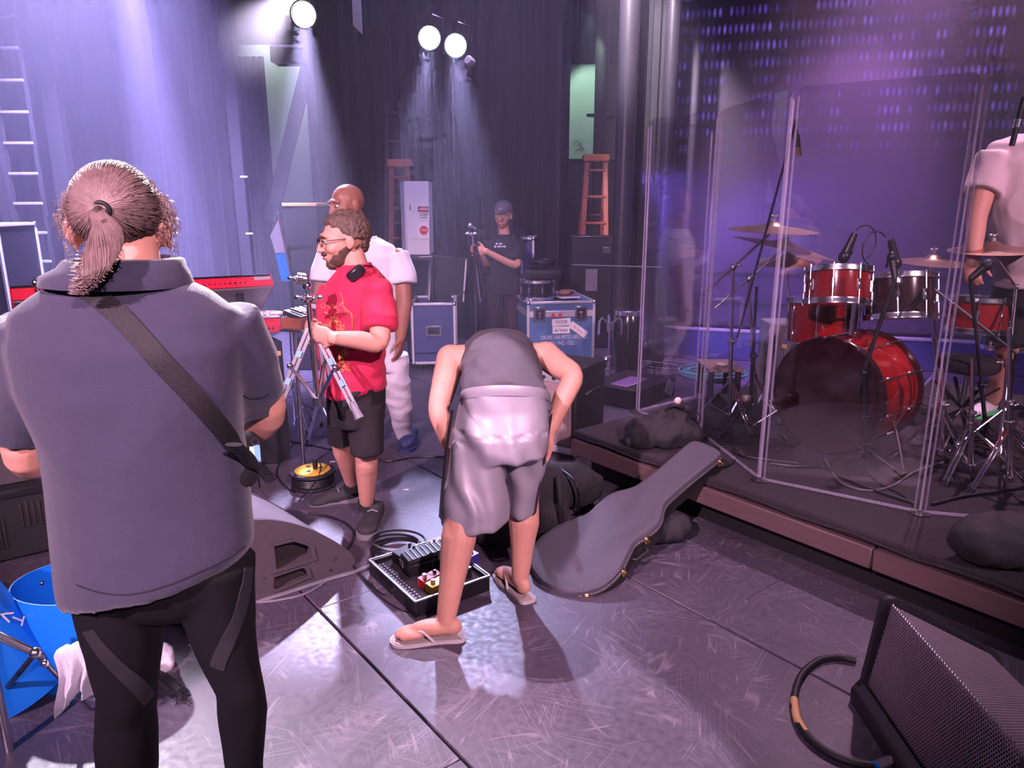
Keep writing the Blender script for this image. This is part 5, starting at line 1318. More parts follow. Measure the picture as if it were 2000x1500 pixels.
# perforated sheet: one hexagonal ring of steel for each hole
def perforated(P0, ux, vy, lu, lv, pitch, hole, mat_, name, par, th=.0012):
    ux = ux.normalized(); vy = vy.normalized(); nn = ux.cross(vy).normalized(); vs = []; fs = []
    rows = int(lv / (pitch * .866)); cols = int(lu / pitch); R = pitch / math.sqrt(3)
    for j in range(rows):
        for i in range(cols):
            cx = pitch * (i + .5 + (.5 if j % 2 else 0)); cy = pitch * .866 * (j + .5); o = len(vs)
            for rr in (R, hole):
                for k in range(6):
                    a = PI / 6 + k * PI / 3; vs.append(P0 + ux * (cx + rr * math.cos(a)) + vy * (cy + rr * math.sin(a)))
            for k in range(6): fs.append((o + k, o + (k + 1) % 6, o + 6 + (k + 1) % 6, o + 6 + k))
    mb = MB(); mb.v = vs; mb.f = fs
    me = bpy.data.meshes.new(name); me.from_pydata([tuple(p - WL[par.name]) for p in vs], [], fs)
    me.materials.append(MAT(mat_)); ob = bpy.data.objects.new(name, me); COL.objects.link(ob); ob.parent = par; WL[ob.name] = WL[par.name]
    sm = ob.modifiers.new('thickness', 'SOLIDIFY'); sm.thickness = th * 1.5; sm.offset = 0
    return ob
mat('grille_steel', (.42, .34, .42), .38, .6, var=.15)
fa = Vector((dist - .0, .085, 0)); 
pA = pv(.024, (dist + .002, .088)); pB = pv(.024, (.004, wz - .004)); g1 = perforated(pA, rd, pB - pA, Lw - .05, (pB - pA).length, .0108, .0044, 'grille_steel', 'front_grille', t); g1['kind'] = 'stuff'
pC = pv(.024, (-.35, .215)); g2 = perforated(pB, rd, pC - pB, Lw - .05, (pC - pB).length, .0108, .0044, 'grille_steel', 'top_grille', t); g2['kind'] = 'stuff'
mb = MB()
for k in range(int((Lw - .05) / .0135)):
    mb.torus(pB + rd * (.0135 * (k + .5)) + (M.to_3x3() @ Vector((0, .35, 1)).normalized()) * .002, .0062, .0013, frame((0, 0, 0), rd, (pB - pA)), 6, 4)
mb.build('bent_edge_holes', 'steel', t)
# thick cable loop with yellow tape
cl = [(1672, 1290), (1640, 1284), (1600, 1290), (1566, 1318), (1552, 1360), (1556, 1400), (1575, 1435), (1610, 1465), (1660, 1488), (1715, 1496)]
t = thing('speaker_cable', 'thick black speaker cable looping out of the right wedge', 'cable', G(1556, 1380))
MB().tube(spline([G(x, y, .014) for x, y in cl], 8), .013, 10).build('jacket', 'black_rubber', t)
MB().tube(spline([G(1551, 1366, .014), G(1556, 1400, .014), G(1566, 1420, .014), G(1574, 1432, .014)], 6), .0142, 10).build('tape_wrap', 'tape_tan', t)
e0, e1 = G(1712, 1496, .014), G(1752, 1478, .03); cn = MB().cyl(e0, e0.lerp(e1, .65), .016, .014, 12).build('connector', 'grey_paint', t); MB().cyl(e0.lerp(e1, .6), e1, .010, .009, 10).build('connector_tip', 'knob_cream', cn); MB().cyl(e0 - (e1 - e0) * .12, e0, .017, .017, 12).build('collar', 'blue_plastic', cn)
cable('black cable running under the front bar of the right wedge', [(1722, 1436), (1735, 1462), (1752, 1484), (1770, 1510)], .011, 'black_rubber', name='speaker_cable')
# black sandbag on the riser edge at the right
c = G(1945, 1085, RZ_ + .0) + Vector((.03, .05, 0))
c = SN(-.42, 3.12, RZ_)
c = G(1962, 1098, RZ_); soft_bag('sand_bag', 'large black cushion like bag on the riser edge at the right', c, (.23, .13, .105), 11)

# cables over the open floor
cable('black cable crossing the floor behind the bending man', [(560, 860), (620, 872), (700, 890), (760, 900), (810, 893), (868, 892)], .006)
cable('black cable looping from the reel to the man in red', [(545, 905), (540, 925), (552, 945), (575, 962)], .005)
cable('long thin black cable between the stands at left', [(500, 905), (540, 890), (570, 870), (565, 840), (560, 815)], .0045)
cable('curved black cable by the front foot of the man in red', [(602, 1003), (640, 1008), (675, 1022), (690, 1040), (686, 1062), (678, 1072)], .0065)
cable('black cable dropping from the bag charm to the wedge', [(500, 915), (504, 935), (507, 952)], .004)
for i, (x, y, s) in enumerate(((793, 957, .022), (703, 932, .016), (650, 902, .02))):
    q = G(x, y, .001); MB().prism(s2([(-s, -s * .3), (-s * .3, s * .4), (s, s * .3), (s * .6, -s * .4), (0, -s * .1)], 3, True), .003, Matrix.Translation(q)).build('paper_scrap', 'debris_white', None, ('small white paper scrap on the open floor right of the man in red', 'small white scrap between the feet of the man in red', 'tiny white scrap behind the cable reel')[i], 'scrap')

# ================================================================== drum shield: hinged clear panels
SH = [G(1361, 776, RZ_), G(1243, 805, RZ_), G(1367, 845, RZ_), G(1484, 938, RZ_), G(1796, 1003, RZ_)]
SH.append(SH[-1] + (SH[-1] - SH[-2]).normalized() * .05 + Vector((.62, -.13, 0)))
SHT = 2.22
labs = ['clear acrylic shield panel folded back at the far left end', 'clear acrylic shield panel second from the far end, facing the bending man', 'narrow looking clear acrylic shield panel left of the bass drum', 'wide clear acrylic shield panel in front of the bass drum', 'clear acrylic shield panel at the right edge of the picture']
for i in range(5):
    a, b = SH[i].copy(), SH[i + 1].copy()
    d = (b - a).normalized(); a += d * .012; b -= d * .012; L = (b - a).length; nn = Vector((-d.y, d.x, 0))
    t = thing('shield_panel', labs[i], 'acrylic panel', (a + b) / 2, 'drum shield panels')
    z0, z1 = RZ_ + .008, SHT; rc = .035
    ol = [(0, 0), (L, 0)] + [(L - rc + rc * math.cos(q), z1 - z0 - rc + rc * math.sin(q)) for q in (0, .5, 1.05, PI / 2)] + [(rc - rc * math.sin(q), z1 - z0 - rc + rc * math.cos(q)) for q in (0, .5, 1.05, PI / 2)]
    MB().prism(ol, .010, frame(Vector((a.x, a.y, z0)) - nn * .005, d, (0, 0, 1))).build('sheet', 'acrylic', t)
    for q in (a, b):
        sg = 1 if q is a else -1
        MB().box((0, 0, 0), (.010, .014, z1 - z0 - rc), b=.004).xf(frame(Vector((q.x, q.y, (z0 + z1 - rc) / 2)) + d * .010 * sg, d, nn, (0, 0, 1))).build('edge_channel', 'acrylic_edge', t)
    beam(Vector((a.x, a.y, RZ_ + .010)), Vector((b.x, b.y, RZ_ + .010)), .016, .014, (0, 0, 1)).build('bottom_channel', 'acrylic_edge', t)
    if i > 0:
        MB().cyl(Vector((SH[i].x, SH[i].y, z0 + .01)), Vector((SH[i].x, SH[i].y, z1 - .05)), .005, seg=10).build('hinge', 'acrylic_edge', t)
        MB().lathe([(.05, 0), (.05, .006), (.03, .012), (.001, .012)], Matrix.Translation(Vector((SH[i].x, SH[i].y, RZ_))), 6).build('foot_plate', 'black_rubber', t)

# ================================================================== the drum kit
KA = Vector((.80, .60, 0))
kc = G(1614, 772, RZ_ + .335); KR = .33
t = thing('bass_drum', 'big red bass drum with a black front head', 'drum', kc * Vector((1, 1, 0)) + Vector((0, 0, RZ_)), 'red drum kit')
drum('bass_drum', None, kc, KA, KR, .44, 'drum_red', 10, 'drum_head_white', 'drum_head_black', None, t=t, hoop='drum_dark')
Mk = zframe(kc, KA)
fx = Vector((-KA.y, KA.x, 0)); fr_x = Vector((KA.y, -KA.x, 0))
for (px, py, w_, h_, m, nm_) in ((1623, 695, .085, .030, 'tape_green', 'green_tape'), (1553, 691, .034, .024, 'tape_tan', 'orange_tape')):
    p = A(px, py, kc.y); n_ = -KA; p = kc + fr_x * ((px - 1614) / 1400 * kc.y / fr_x.x) + Vector((0, 0, p.z - kc.z)) - KA * .010
    MB().box((0, 0, 0), (w_, h_, .002)).xf(frame(p, fr_x, (0, 0, 1))).build(nm_, m, t)
for sg in (-1, 1):
    p = kc + KA * .2 + fr_x * KR * .92 * sg - Vector((0, 0, .12)); q = kc - KA * .02 + fr_x * (KR + .16) * sg; q.z = RZ_ + .01
    MB().cyl(p, q, .010, .008, 10).build('spur', 'chrome', t); MB().ell(q, .014, seg=8, rows=6).build('spur_tip', 'black_rubber', t)
MB().tube([kc - KA * .004 + fr_x * (KR * .82 * math.cos(a)) + Vector((0, 0, KR * .82 * math.sin(a))) for a in [2 * PI * i / 40 for i in range(40)]], .003, 5, True).build('head_ring', 'grey_paint', t)

def kit_drum(px, py, Y, r, depth, tilt, label, shell='drum_red', badge=None, name='rack_tom'):
    c = A(px, py, Y); axis = Vector((tilt[0], tilt[1], 1)).normalized()
    return drum(name, label, c - axis * depth / 2, axis, r, depth, shell, 8, badge=badge, group='red drum kit')
kit_drum(1636, 560, 4.30, .185, .20, (.05, .22), 'red rack tom with diamond badge, left above the bass drum', badge=-2.2)
kit_drum(1758, 582, 4.40, .20, .25, (.0, .25), 'dark rack tom, right above the bass drum', 'drum_dark', badge=None)
kit_drum(1606, 628, 4.72, .22, .30, (.0, .06), 'red floor tom partly hidden behind the bass drum', badge=None, name='floor_tom')
kit_drum(1908, 614, 4.45, .175, .20, (.05, .05), 'bright red drum with a square badge by the standing drummer', badge=-1.9, name='side_drum')
kit_drum(1985, 640, 4.9, .20, .28, (.0, .08), 'dark brown drum at the right edge behind the shield', 'drum_dark', name='floor_tom')
# tom mount between bass drum and toms
t = thing('tom_mount', 'black and chrome tom mount standing on the bass drum', 'drum hardware', kc + KA * .2 + Vector((0, 0, KR)))
p = WL[t.name]; MB().cyl(p, p + Vector((0, 0, .22)), .014, seg=10).build('post', 'chrome', t)
for q in (A(1655, 600, 4.38), A(1735, 610, 4.42)): MB().tube([p + Vector((0, 0, .18)), p + Vector((0, 0, .2)).lerp(q, .5) if False else (p + Vector((0, 0, .2))).lerp(q, .5) + Vector((0, 0, .03)), q], .009, 8).build('arm', 'chrome', t)

def cym(px, py, Y, wpx, normal, label, foot, spread=.26, rot=.3, boom=None):
    c = A(px, py, Y); cymbal('cymbal', label, c, normal, wpx / 2 / 1400 * Y)
    f = Vector(foot); nmz = Vector(normal).normalized()
    t = thing('cymbal_stand', 'chrome tripod stand under the ' + label, 'cymbal stand', f, 'cymbal stands')
    tp = c - nmz * .03
    if boom is None:
        tp2 = Vector((c.x, c.y, c.z - .12)); tripod(t, Vector((f.x, f.y, f.z)), tp2, .30, spread, rot, .012); MB().tube([tp2, tp2.lerp(tp, .5), tp], .007, 8).build('tilter', 'chrome', t)
    else:
        k = Vector(boom); tripod(t, f, k, .30, spread, rot, .012); e = k + (k - tp).normalized() * .28
        MB().cyl(e, tp, .008, seg=8).build('boom_arm', 'chrome', t); mb = MB().ell(k, .022, seg=10, rows=8); wing_nut(mb, k + Vector((.02, -.02, .01))); mb.build('boom_tilter', 'chrome', t)
def fz(px, py): return G(px, py, RZ_)
f1 = fz(1424, 832); f2 = fz(1478, 812)
cym(1510, 443, f1.y + .15, 165, (.03, -.06, 1), 'upper left crash cymbal of the stacked pair', f1, boom=A(1432, 522, f1.y))
cym(1532, 478, f2.y + .0, 195, (.22, -.06, 1), 'tilted lower crash cymbal of the stacked pair', f2, boom=A(1462, 545, f2.y))
f3 = fz(1550, 790); cym(1540, 504, f3.y, 118, (-.10, -.10, 1), 'small splash cymbal below the stacked pair', f3)
f4 = fz(1836, 800); cym(1822, 507, 4.9, 135, (.02, -.06, 1), 'thin ride cymbal beside the clear shield hinge', f4)
f5 = fz(1950, 905); cym(1938, 482, 4.2, 150, (-.05, -.05, 1), 'cymbal in front of the standing drummer', f5, boom=A(1985, 560, 4.25))
# more hardware low at the right
t = thing('hihat_stand', 'chrome hi-hat stand low at the right edge', 'drum stand', fz(1895, 935)); tripod(t, fz(1895, 935), A(1900, 700, fz(1895, 935).y), .45, .24, 1.0, .012)
t = thing('pedal_stand', 'chrome folding stand beside the bass drum at right', 'drum stand', fz(1838, 905)); tripod(t, fz(1838, 905), A(1842, 690, fz(1838, 905).y), .5, .26, .1, .012)
t = thing('stand_with_clamps', 'chrome clamp stand at the right edge in front of the legs', 'drum stand', fz(1972, 960)); tripod(t, fz(1972, 960), A(1972, 640, fz(1972, 960).y), .42, .22, .6, .012)
# cross braced throne
c = fz(1868, 860); t = thing('drum_throne', 'black cross braced drum throne behind the clear shield', 'stool', c)
for a in (.3, 1.35, 2.4):
    d = Vector((math.cos(a), math.sin(a), 0)) * .22; beam(c + d + Vector((0, 0, .01)), c - d * .8 + Vector((0, 0, .36)), .022, .012, (0, 0, 1)).build('leg', 'dark_metal', t); beam(c - d + Vector((0, 0, .01)), c + d * .8 + Vector((0, 0, .36)), .022, .012, (0, 0, 1)).build('leg', 'dark_metal', t)
MB().cyl(c + Vector((0, 0, .2)), c + Vector((0, 0, .46)), .016, seg=10).build('post', 'chrome', t)
MB().lathe([(.001, 0), (.15, .0), (.165, .02), (.165, .06), (.14, .08), (.001, .085)], Matrix.Translation(c + Vector((0, 0, .44))), 28).build('seat', 'bag_black', t)

# microphones
def mic(t, p, d, r=.020, L=.13, head='steel', body='black_paint'):
    d = Vector(d).normalized(); p = Vector(p)
    MB().cyl(p, p + d * L * .7, r * .55, r * .8, 12).build('mic_body', body, t)
    MB().ell(p + d * L * .86, (r, r, r * 1.2), zframe((0, 0, 0), d), 12, 8).build('mic_head', head, t)
for (px, py, Y, lab, sg) in ((1668, 488, 4.15, 'black clip microphone over the left rack tom', -1), (1738, 500, 4.15, 'black clip microphone over the right rack tom', 1)):
    p = A(px, py - 18, Y); t = thing('drum_microphone', lab, 'microphone', p, 'drum microphones')
    mic(t, p + Vector((0, 0, .04)), Vector((-.35 * -sg, .0, -1)), .032, .16, 'black_plastic', 'black_plastic')
    c = p + Vector((.07 * -sg if sg < 0 else -.07, 0, .02)); q = [c + Vector((.075 * math.cos(a), 0, .095 * math.sin(a))) for a in [PI * .95 - 2 * PI * .78 * i / 22 if sg < 0 else .05 + 2 * PI * .78 * i / 22 for i in range(23)]]
    c2 = p + Vector((.055 if sg < 0 else -.085, 0, -.01)); q = [c2 + Vector((.07 * math.cos(a), .0, .095 * math.sin(a))) for a in [(2.4 - 3.6 * i / 22) if sg < 0 else (.75 + 3.6 * i / 22) for i in range(23)]]
    MB().tube(q, .004, 6).build('lead', 'cable_black', t)
    MB().tube([p + Vector((0, 0, -.06)), p + Vector((.02 * sg, .05, -.12))], .007, 6).build('clip_arm', 'black_plastic', t)
for (x0, y0, x1, y1, Y, lab) in ((1553, 240, 1561, 305, 3.9, 'slim pencil microphone hanging beside the shield hinge'),):
    a, b = A(x0, y0, Y), A(x1, y1, Y); t = thing('overhead_microphone', lab, 'microphone', b, 'drum microphones')
    d = (b - a).normalized(); MB().cyl(a, a + d * .07, .008, seg=10).build('clip', 'black_plastic', t); MB().cyl(a + d * .06, a + d * .12, .014, seg=12).build('holder', 'black_rubber', t); MB().cyl(a + d * .11, b, .012, seg=12).build('mic_body', 'gold_hardware', t)
    fb = fz(1462, 850); k = A(1508, 330, fb.y); bm = a - Vector((0, 0, .0))
    s = thing('microphone_boom', 'thin black boom stand holding the pencil microphone', 'mic stand', fb, 'black microphone stands')
    tripod(s, fb, A(1478, 560, fb.y), .25, .24, .9, .010, 'dark_metal', double=False); MB().cyl(A(1440, 660, fb.y), a + (A(1440, 660, fb.y) - a).normalized() * -.02, .007, seg=8).build('boom_arm', 'dark_metal', s)
a, b = A(2000, 190, 3.7), A(1976, 285, 3.7); t = thing('overhead_microphone', 'black overhead microphone in front of the standing drummer\'s shoulder', 'microphone', b, 'drum microphones')
d = (b - a).normalized(); MB().cyl(a, b, .013, seg=12).build('mic_body', 'black_paint', t); MB().cyl(a.lerp(b, .45), a.lerp(b, .62), .019, seg=12).build('holder', 'steel', t)
MB().tube(spline([a, a + Vector((.03, 0, .06)), a + Vector((.10, .02, .05)), a + Vector((.15, .02, -.1))], 6), .004, 6).build('lead', 'cable_black', t)
fb = fz(1990, 985); MB().cyl(a + Vector((.05, .02, -.02)), Vector((a.x + .10, fb.y, .9)), .009, seg=8).build('boom_arm', 'dark_metal', t); MB().cyl(Vector((a.x + .10, fb.y, .9)), Vector((a.x + .10, fb.y, RZ_)), .011, seg=8).build('stand_tube', 'dark_metal', t); MB().lathe([(.12, 0), (.12, .012), (.02, .03)], Matrix.Translation(Vector((a.x + .10, fb.y, RZ_))), 24).build('round_base', 'dark_metal', t)
# mic stand in front of the bass drum
fb = fz(1690, 912); t = thing('microphone_boom', 'black microphone stand in front of the bass drum', 'mic stand', fb, 'black microphone stands')
tripod(t, fb, A(1688, 728, fb.y), .22, .22, .5, .010, 'dark_metal', double=False)
p, q = A(1680, 745, fb.y), A(1748, 545, fb.y + .1); MB().cyl(p - (q - p).normalized() * .06, q, .012, .010, 10).build('boom_arm', 'matte_black', t)
MB().ell(A(1688, 728, fb.y), .022, seg=10, rows=8).build('boom_clutch', 'black_plastic', t); mic(t, q, Vector((-.1, .3, .9)), .024, .14, 'black_plastic', 'black_plastic')
fb = fz(1930, 880); t = thing('microphone_boom', 'black microphone stand with foam head beside the bright red drum', 'mic stand', fb, 'black microphone stands')
tripod(t, fb, A(1905, 640, fb.y), .22, .22, .5, .010, 'dark_metal', double=False); p, q = A(1905, 640, fb.y), A(1895, 545, fb.y - .1)
MB().cyl(p, q, .010, seg=10).build('boom_arm', 'matte_black', t); mic(t, q, Vector((.55, -.1, .6)), .030, .12, 'black_rubber', 'black_plastic')
t2 = thing('drumstick_arm', 'steel boom arm sloping down behind the right shield hinge', 'drum hardware', fz(1960, 900)); MB().cyl(A(1800, 545, 4.3), A(1985, 690, 4.2), .010, seg=10).build('arm', 'steel', t2); MB().cyl(A(1985, 690, 4.2), A(1985, 690, 4.2) * Vector((1, 1, 0)) + Vector((0, 0, RZ_)), .011, seg=10).build('stand_tube', 'dark_metal', t2)

# small table with a tan top behind the shield
c = fz(1418, 785) + Vector((0, .55, 0)); tz = G(1418, 706, .72).z
q = [A(1384, 724, 5.0), A(1448, 722, 5.0), A(1430, 690, 5.3)]; tz = q[0].z
t = thing('side_table', 'small black table with a tan top behind the shield', 'table', Vector((q[0].x, 5.0, RZ_)))
x0, x1 = q[0].x, q[1].x + .02; MB().box(((x0 + x1) / 2, 5.17, tz), (x1 - x0, .36, .022), b=.003).build('table_top', 'tan_wood', t)
for x in (x0 + .03, x1 - .03):
    for y in (5.03, 5.31): MB().box((x, y, (tz + RZ_) / 2), (.035, .035, tz - RZ_)).build('leg', 'matte_black', t)
MB().ell(((x0 + x1) / 2, 5.12, tz + .02), (.035, .05, .012)).build('phone_charger', 'knob_cream', None, 'small pale object lying on the tan table', 'charger')
# grey wedge standing on its end behind the bass drum
b0 = G(1486, 742, RZ_); Yw = 5.6
P = lambda x, y: A(x, y, Yw)
pf = [P(1480, 735), P(1477, 690), P(1484, 655), P(1492, 630), P(1500, 638), P(1520, 690), P(1512, 740)]
o_ = pf[0]; t = thing('side_fill_speaker', 'grey loudspeaker standing behind the bass drum', 'loudspeaker', Vector((o_.x, Yw, RZ_)))
zz = P(1490, 632).z
MB().prism([(0, 0), (-.02, .18), (.01, .34), (.06, zz - RZ_), (.10, zz - RZ_ - .02), (.18, .24), (.15, 0)], .03, frame((o_.x, Yw, RZ_), (1, 0, 0), (0, 0, 1))).build('end_panel', 'grey_paint', t)
MB().box((o_.x + .26, Yw + .16, (zz + RZ_) / 2), (.36, .26, zz - RZ_), b=.01).build('cabinet', 'grey_paint', t); MB().box((o_.x + .27, Yw + .025, (zz + RZ_) / 2), (.34, .012, zz - RZ_ - .03)).build('grille', 'grille_grey', t)

# teal cable coil and cables on the riser floor
cc = G(1362, 742, .0); cc = G(1352, 752, RZ_); cc.z = RZ_
def coil(name, label, cc, R, n, r, m, sx=1.2, seed=0):
    rnd = random.Random(seed); mb = MB()
    for k in range(n):
        R0 = R * (1 + rnd.uniform(-.18, .12)); ox, oy, ph = rnd.uniform(-.03, .03), rnd.uniform(-.03, .03), rnd.uniform(0, 6)
        mb.tube([cc + Vector((ox + R0 * sx * math.cos(2 * PI * i / 36), oy + R0 * math.sin(2 * PI * i / 36), r + .010 * k + .006 * (1 + math.sin(4 * PI * i / 36 + ph)))) for i in range(36)], r, 6, True)
    return mb.build(name, m, None, label, 'cable')
coil('cable_coil', 'coil of teal cable lying behind the folded shield panels', G(1395, 740, RZ_), .19, 7, .008, 'cable_teal', 1.3, 4)
coil('cable_coil', 'loose coil of grey cable behind the far end of the shield', G(1305, 722, .02), .22, 6, .006, 'cable_grey', 1.3, 5)
cable('pale cable curving behind the folded shield panel', [(1262, 705), (1310, 712), (1350, 728), (1392, 742), (1440, 748)], .006, 'cable_grey', surf=RZ_, name='riser_cable')
cable('black cable snaking on the riser under the narrow shield panel', [(1388, 835), (1420, 845), (1440, 862), (1430, 878), (1450, 890), (1500, 898), (1560, 905)], .007, surf=RZ_, name='riser_cable')
cable('black cable loop behind the left shield hinge on the riser', [(1405, 905), (1398, 885), (1412, 872), (1440, 880), (1430, 905), (1408, 912)], .006, surf=RZ_, name='riser_cable')
cable('black cable along the riser floor behind the wide shield panel', [(1505, 905), (1560, 912), (1610, 912), (1640, 930), (1700, 955), (1760, 975), (1790, 985)], .008, surf=RZ_, name='riser_cable')
cable('grey cable crossing the riser floor in front of the bass drum', [(1610, 895), (1640, 940), (1690, 958), (1740, 950), (1790, 920), (1850, 900)], .006, 'cable_grey', surf=RZ_, name='riser_cable')
cable('thin black cable trailing to the right shield hinge', [(1690, 915), (1720, 945), (1760, 965), (1788, 990)], .006, surf=RZ_, name='riser_cable')
cable('black cable at the right edge of the riser behind the shield', [(1820, 985), (1880, 970), (1950, 960), (2010, 950)], .008, surf=RZ_, name='riser_cable')

# ================================================================== people
def head_frame(c, face, up=(0, 0, 1)):
    y = Vector(face).normalized(); up = Vector(up); x = y.cross(up).normalized(); z = x.cross(y); return frame(c, x, y, z)
def head_shape(mb, M, k=1.0, chin=1.0):
    R = M
    def e(c, r): mb.ell(M @ (Vector(c) * k), tuple(q * k for q in r), M)
    e((0, -.016, .030), (.077, .098, .086)); e((0, .020, -.005), (.069, .078, .085)); e((0, .034, -.045), (.056, .056, .066)); e((0, .062, -.092 * chin), (.027, .026, .022))
    e((0, .080, .030), (.050, .020, .014)); e((.038, .060, -.024), (.026, .028, .026)); e((-.038, .060, -.024), (.026, .028, .026))
    for p, q, r0, r1 in (((0, .090, .022), (0, .110, -.026), .009, .014),): mb.tube([M @ (Vector(p) * k), M @ (Vector(q) * k)], [r0 * k, r1 * k], 10)
    e((0, .110, -.028), (.015, .014, .012)); e((.012, .100, -.030), (.009, .012, .009)); e((-.012, .100, -.030), (.009, .012, .009))
    e((0, .088, -.058), (.024, .014, .007)); e((0, .087, -.068), (.021, .013, .007))
    for s in (-1, 1):
        e((s * .080, -.010, -.002), (.009, .022, .030)); e((s * .078, -.004, -.022), (.008, .012, .014))
def face_bits(M, k, par, lips=True):
    for s in (-1, 1):
        p = M @ (Vector((s * .030, .0845, .006)) * k); o = MB().ell(p, (.0135 * k, .010 * k, .0085 * k), M, 12, 8).build('eye', 'eye_white', par)
        MB().ell(M @ (Vector((s * .030, .0925, .006)) * k), (.006 * k, .004 * k, .006 * k), M, 10, 6).build('iris', 'eye_iris', o)
    if lips: MB().ell(M @ (Vector((0, .0965, -.063)) * k), (.020 * k, .007 * k, .006 * k), M, 12, 6).build('lips', 'lips', par)
def hand_shape(mb, wrist, d, palm_n, k=1.0, curl=.5, thumb=1, spread=.06):
    """palm, four fingers of unequal length and a thumb leaving the side of the palm; d points to the fingertips"""
    d = Vector(d).normalized(); n = Vector(palm_n); n = (n - d * n.dot(d)).normalized(); s = d.cross(n).normalized() * thumb
    w_ = Vector(wrist); M = frame(w_, s, d, n) if s.cross(d).dot(n) > 0 else frame(w_, s, d, n)
    mb.tube([w_ - d * .02 * k, w_ + d * .015 * k], [.027 * k, .028 * k], 10)
    mb.ell(w_ + d * .045 * k, (.042 * k, .048 * k, .017 * k), M); mb.ell(w_ + d * .07 * k, (.041 * k, .026 * k, .015 * k), M)
    for i, (o, L) in enumerate(((.031, .072), (.0105, .082), (-.0105, .076), (-.030, .058))):
        b = w_ + d * (.082 if i in (1, 2) else .076) * k + s * o * k; dd = (d + s * o * spread * 20).normalized(); p = [b - d * .02 * k, b]; a = 0
        for f in (.44, .32, .24):
            a += curl; v = dd * math.cos(a) + n * math.sin(a); p.append(p[-1] + v * L * f * k)
        mb.tube(p, [.0088 * k, .0095 * k, .009 * k, .008 * k, .0068 * k], 8); mb.ell(p[-1], .0068 * k, seg=8, rows=6)
    b = w_ + d * .022 * k + s * .030 * k; v = (s * .75 + d * .65).normalized()
    p = [w_ + d * .015 * k + s * .015 * k, b, b + v * .036 * k + n * .008 * k, b + v * .055 * k + d * .016 * k + n * (.010 + .02 * curl) * k]
    mb.tube(p, [.014 * k, .0135 * k, .0115 * k, .0085 * k], 8); mb.ell(p[-1], .0085 * k, seg=8, rows=6)
def ring(c, a, b, n=24, R=None, tilt=0.0, tilty=0.0):
    c = Vector(c); out = []
    for k in range(n):
        q = Vector((a * math.cos(2 * PI * k / n), b * math.sin(2 * PI * k / n), 0))
        if R: q = R.to_3x3() @ q
        q.z += tilt * q.x + tilty * q.y; out.append(c + q)
    return out
def rows_loft(mb, rows, n=28):
    """rows: (py, xl, xr, Y, half depth, tilt, tilty)"""
    rs = []
    for r in rows:
        py, xl, xr, Y, b = r[:5]; t = r[5] if len(r) > 5 else 0; ty = r[6] if len(r) > 6 else 0
        p, q = A(xl, py, Y), A(xr, py, Y); rs.append(ring((p + q) / 2, (q.x - p.x) / 2, b, n, None, t, ty))
    mb.loft(rs); return rs
def limb(mb, pts, seg=14):
    """pts: (point, radius)"""
    P = [Vector(p) for p, r in pts]; R_ = [r for p, r in pts]
    Q = spline(P, 4); RR = []
    for i in range(len(P) - 1):
        for k in range(4): RR.append(R_[i] + (R_[i + 1] - R_[i]) * k / 4)
    RR.append(R_[-1]); mb.tube(Q, RR, seg); mb.ell(P[0], R_[0], seg=12, rows=8); mb.ell(P[-1], R_[-1], seg=12, rows=8)
def foot_shape(mb, heel, d, L=.25, w_=.045, h=.05):
    heel = Vector(heel); d = Vector(d).normalized(); s = Vector((d.y, -d.x, 0))
    M = frame(heel, s, d, (0, 0, 1))
    mb.ell(M @ Vector((0, .02, h * .6)), (w_ * .72, .045, h * .6), M); mb.ell(M @ Vector((0, .09, h * .62)), (w_ * .8, .10, h * .55), M); mb.ell(M @ Vector((0, .175, h * .36)), (w_, .06, h * .38), M)
    for i, x in enumerate((-.032, -.014, .003, .018, .033)):
        mb.ell(M @ Vector((x * w_ / .045, .225 - (.0 if abs(x) < .02 else .012) - (.008 if i in (0,) else 0), h * .26)), (.0095 if i else .012, .024, .011), M, 8, 6)
    return M
def shoe(par, heel, d, L=.29, w_=.052, h=.085, upper='shoe_black', sole='shoe_grey', name='shoe', laces=True, pitch=0.0):
    d = Vector(d).normalized(); s = Vector((d.y, -d.x, 0)).normalized(); M = frame(Vector(heel), s, d, (0, 0, 1)) @ Matrix.Rotation(pitch, 4, 'X')
    so = s2([(-.03, -.01), (-.034, .05), (-.030, .12), (-.044, .20), (-.036, .265), (0, .285), (.036, .26), (.046, .20), (.034, .12), (.036, .05), (.03, -.01), (0, -.022)], 3, True)
    so = [(x * w_ / .045, y * L / .29) for x, y in so]
    sh = MB().ell(M @ Vector((0, .045, .055)), (w_ * .80, .060, .052), M).ell(M @ Vector((0, .13, .048)), (w_ * .86, .10, .042), M).ell(M @ Vector((0, .21, .040)), (w_ * .98, .068, .032), M)
    sh.tube([M @ Vector((0, .035, .05)), M @ Vector((0, .03, h + .02))], [w_ * .82, w_ * .80], 14)
    o = MB().build(name, upper, par, me=fuse(sh, .006, 4))
    MB().prism(so, .028, M).build('sole', sole, o)
    if laces:
        mb = MB()
        for k in range(5):
            y = .10 + .022 * k; z = .095 - .012 * k
            mb.tube([M @ Vector((-.028, y, z - .012)), M @ Vector((0, y + .008, z + .002)), M @ Vector((.028, y, z - .012))], .003, 5)
        mb.build('laces', 'key_grey' if upper == 'shoe_black' else 'tape_white', o)
    return o
def skin(par, mb, m, voxel=.006, smooth=5, disp=None):
    me = fuse(mb, voxel, smooth, .5, 'body')
    if disp: warp(me, disp)
    return MB().build('body', m, par, me=me, sharp=0)
def cloth(par, mb, m, name, voxel=.009, smooth=5, amp=.006, sc=(9, 9, 4), seed=1.0, cuts=None):
    me = fuse(mb, voxel, smooth, .5, name); warp(me, lambda co: fold(co, sc[0], sc[1], sc[2], amp, seed))
    return MB().build(name, m, par, me=me, sharp=0)

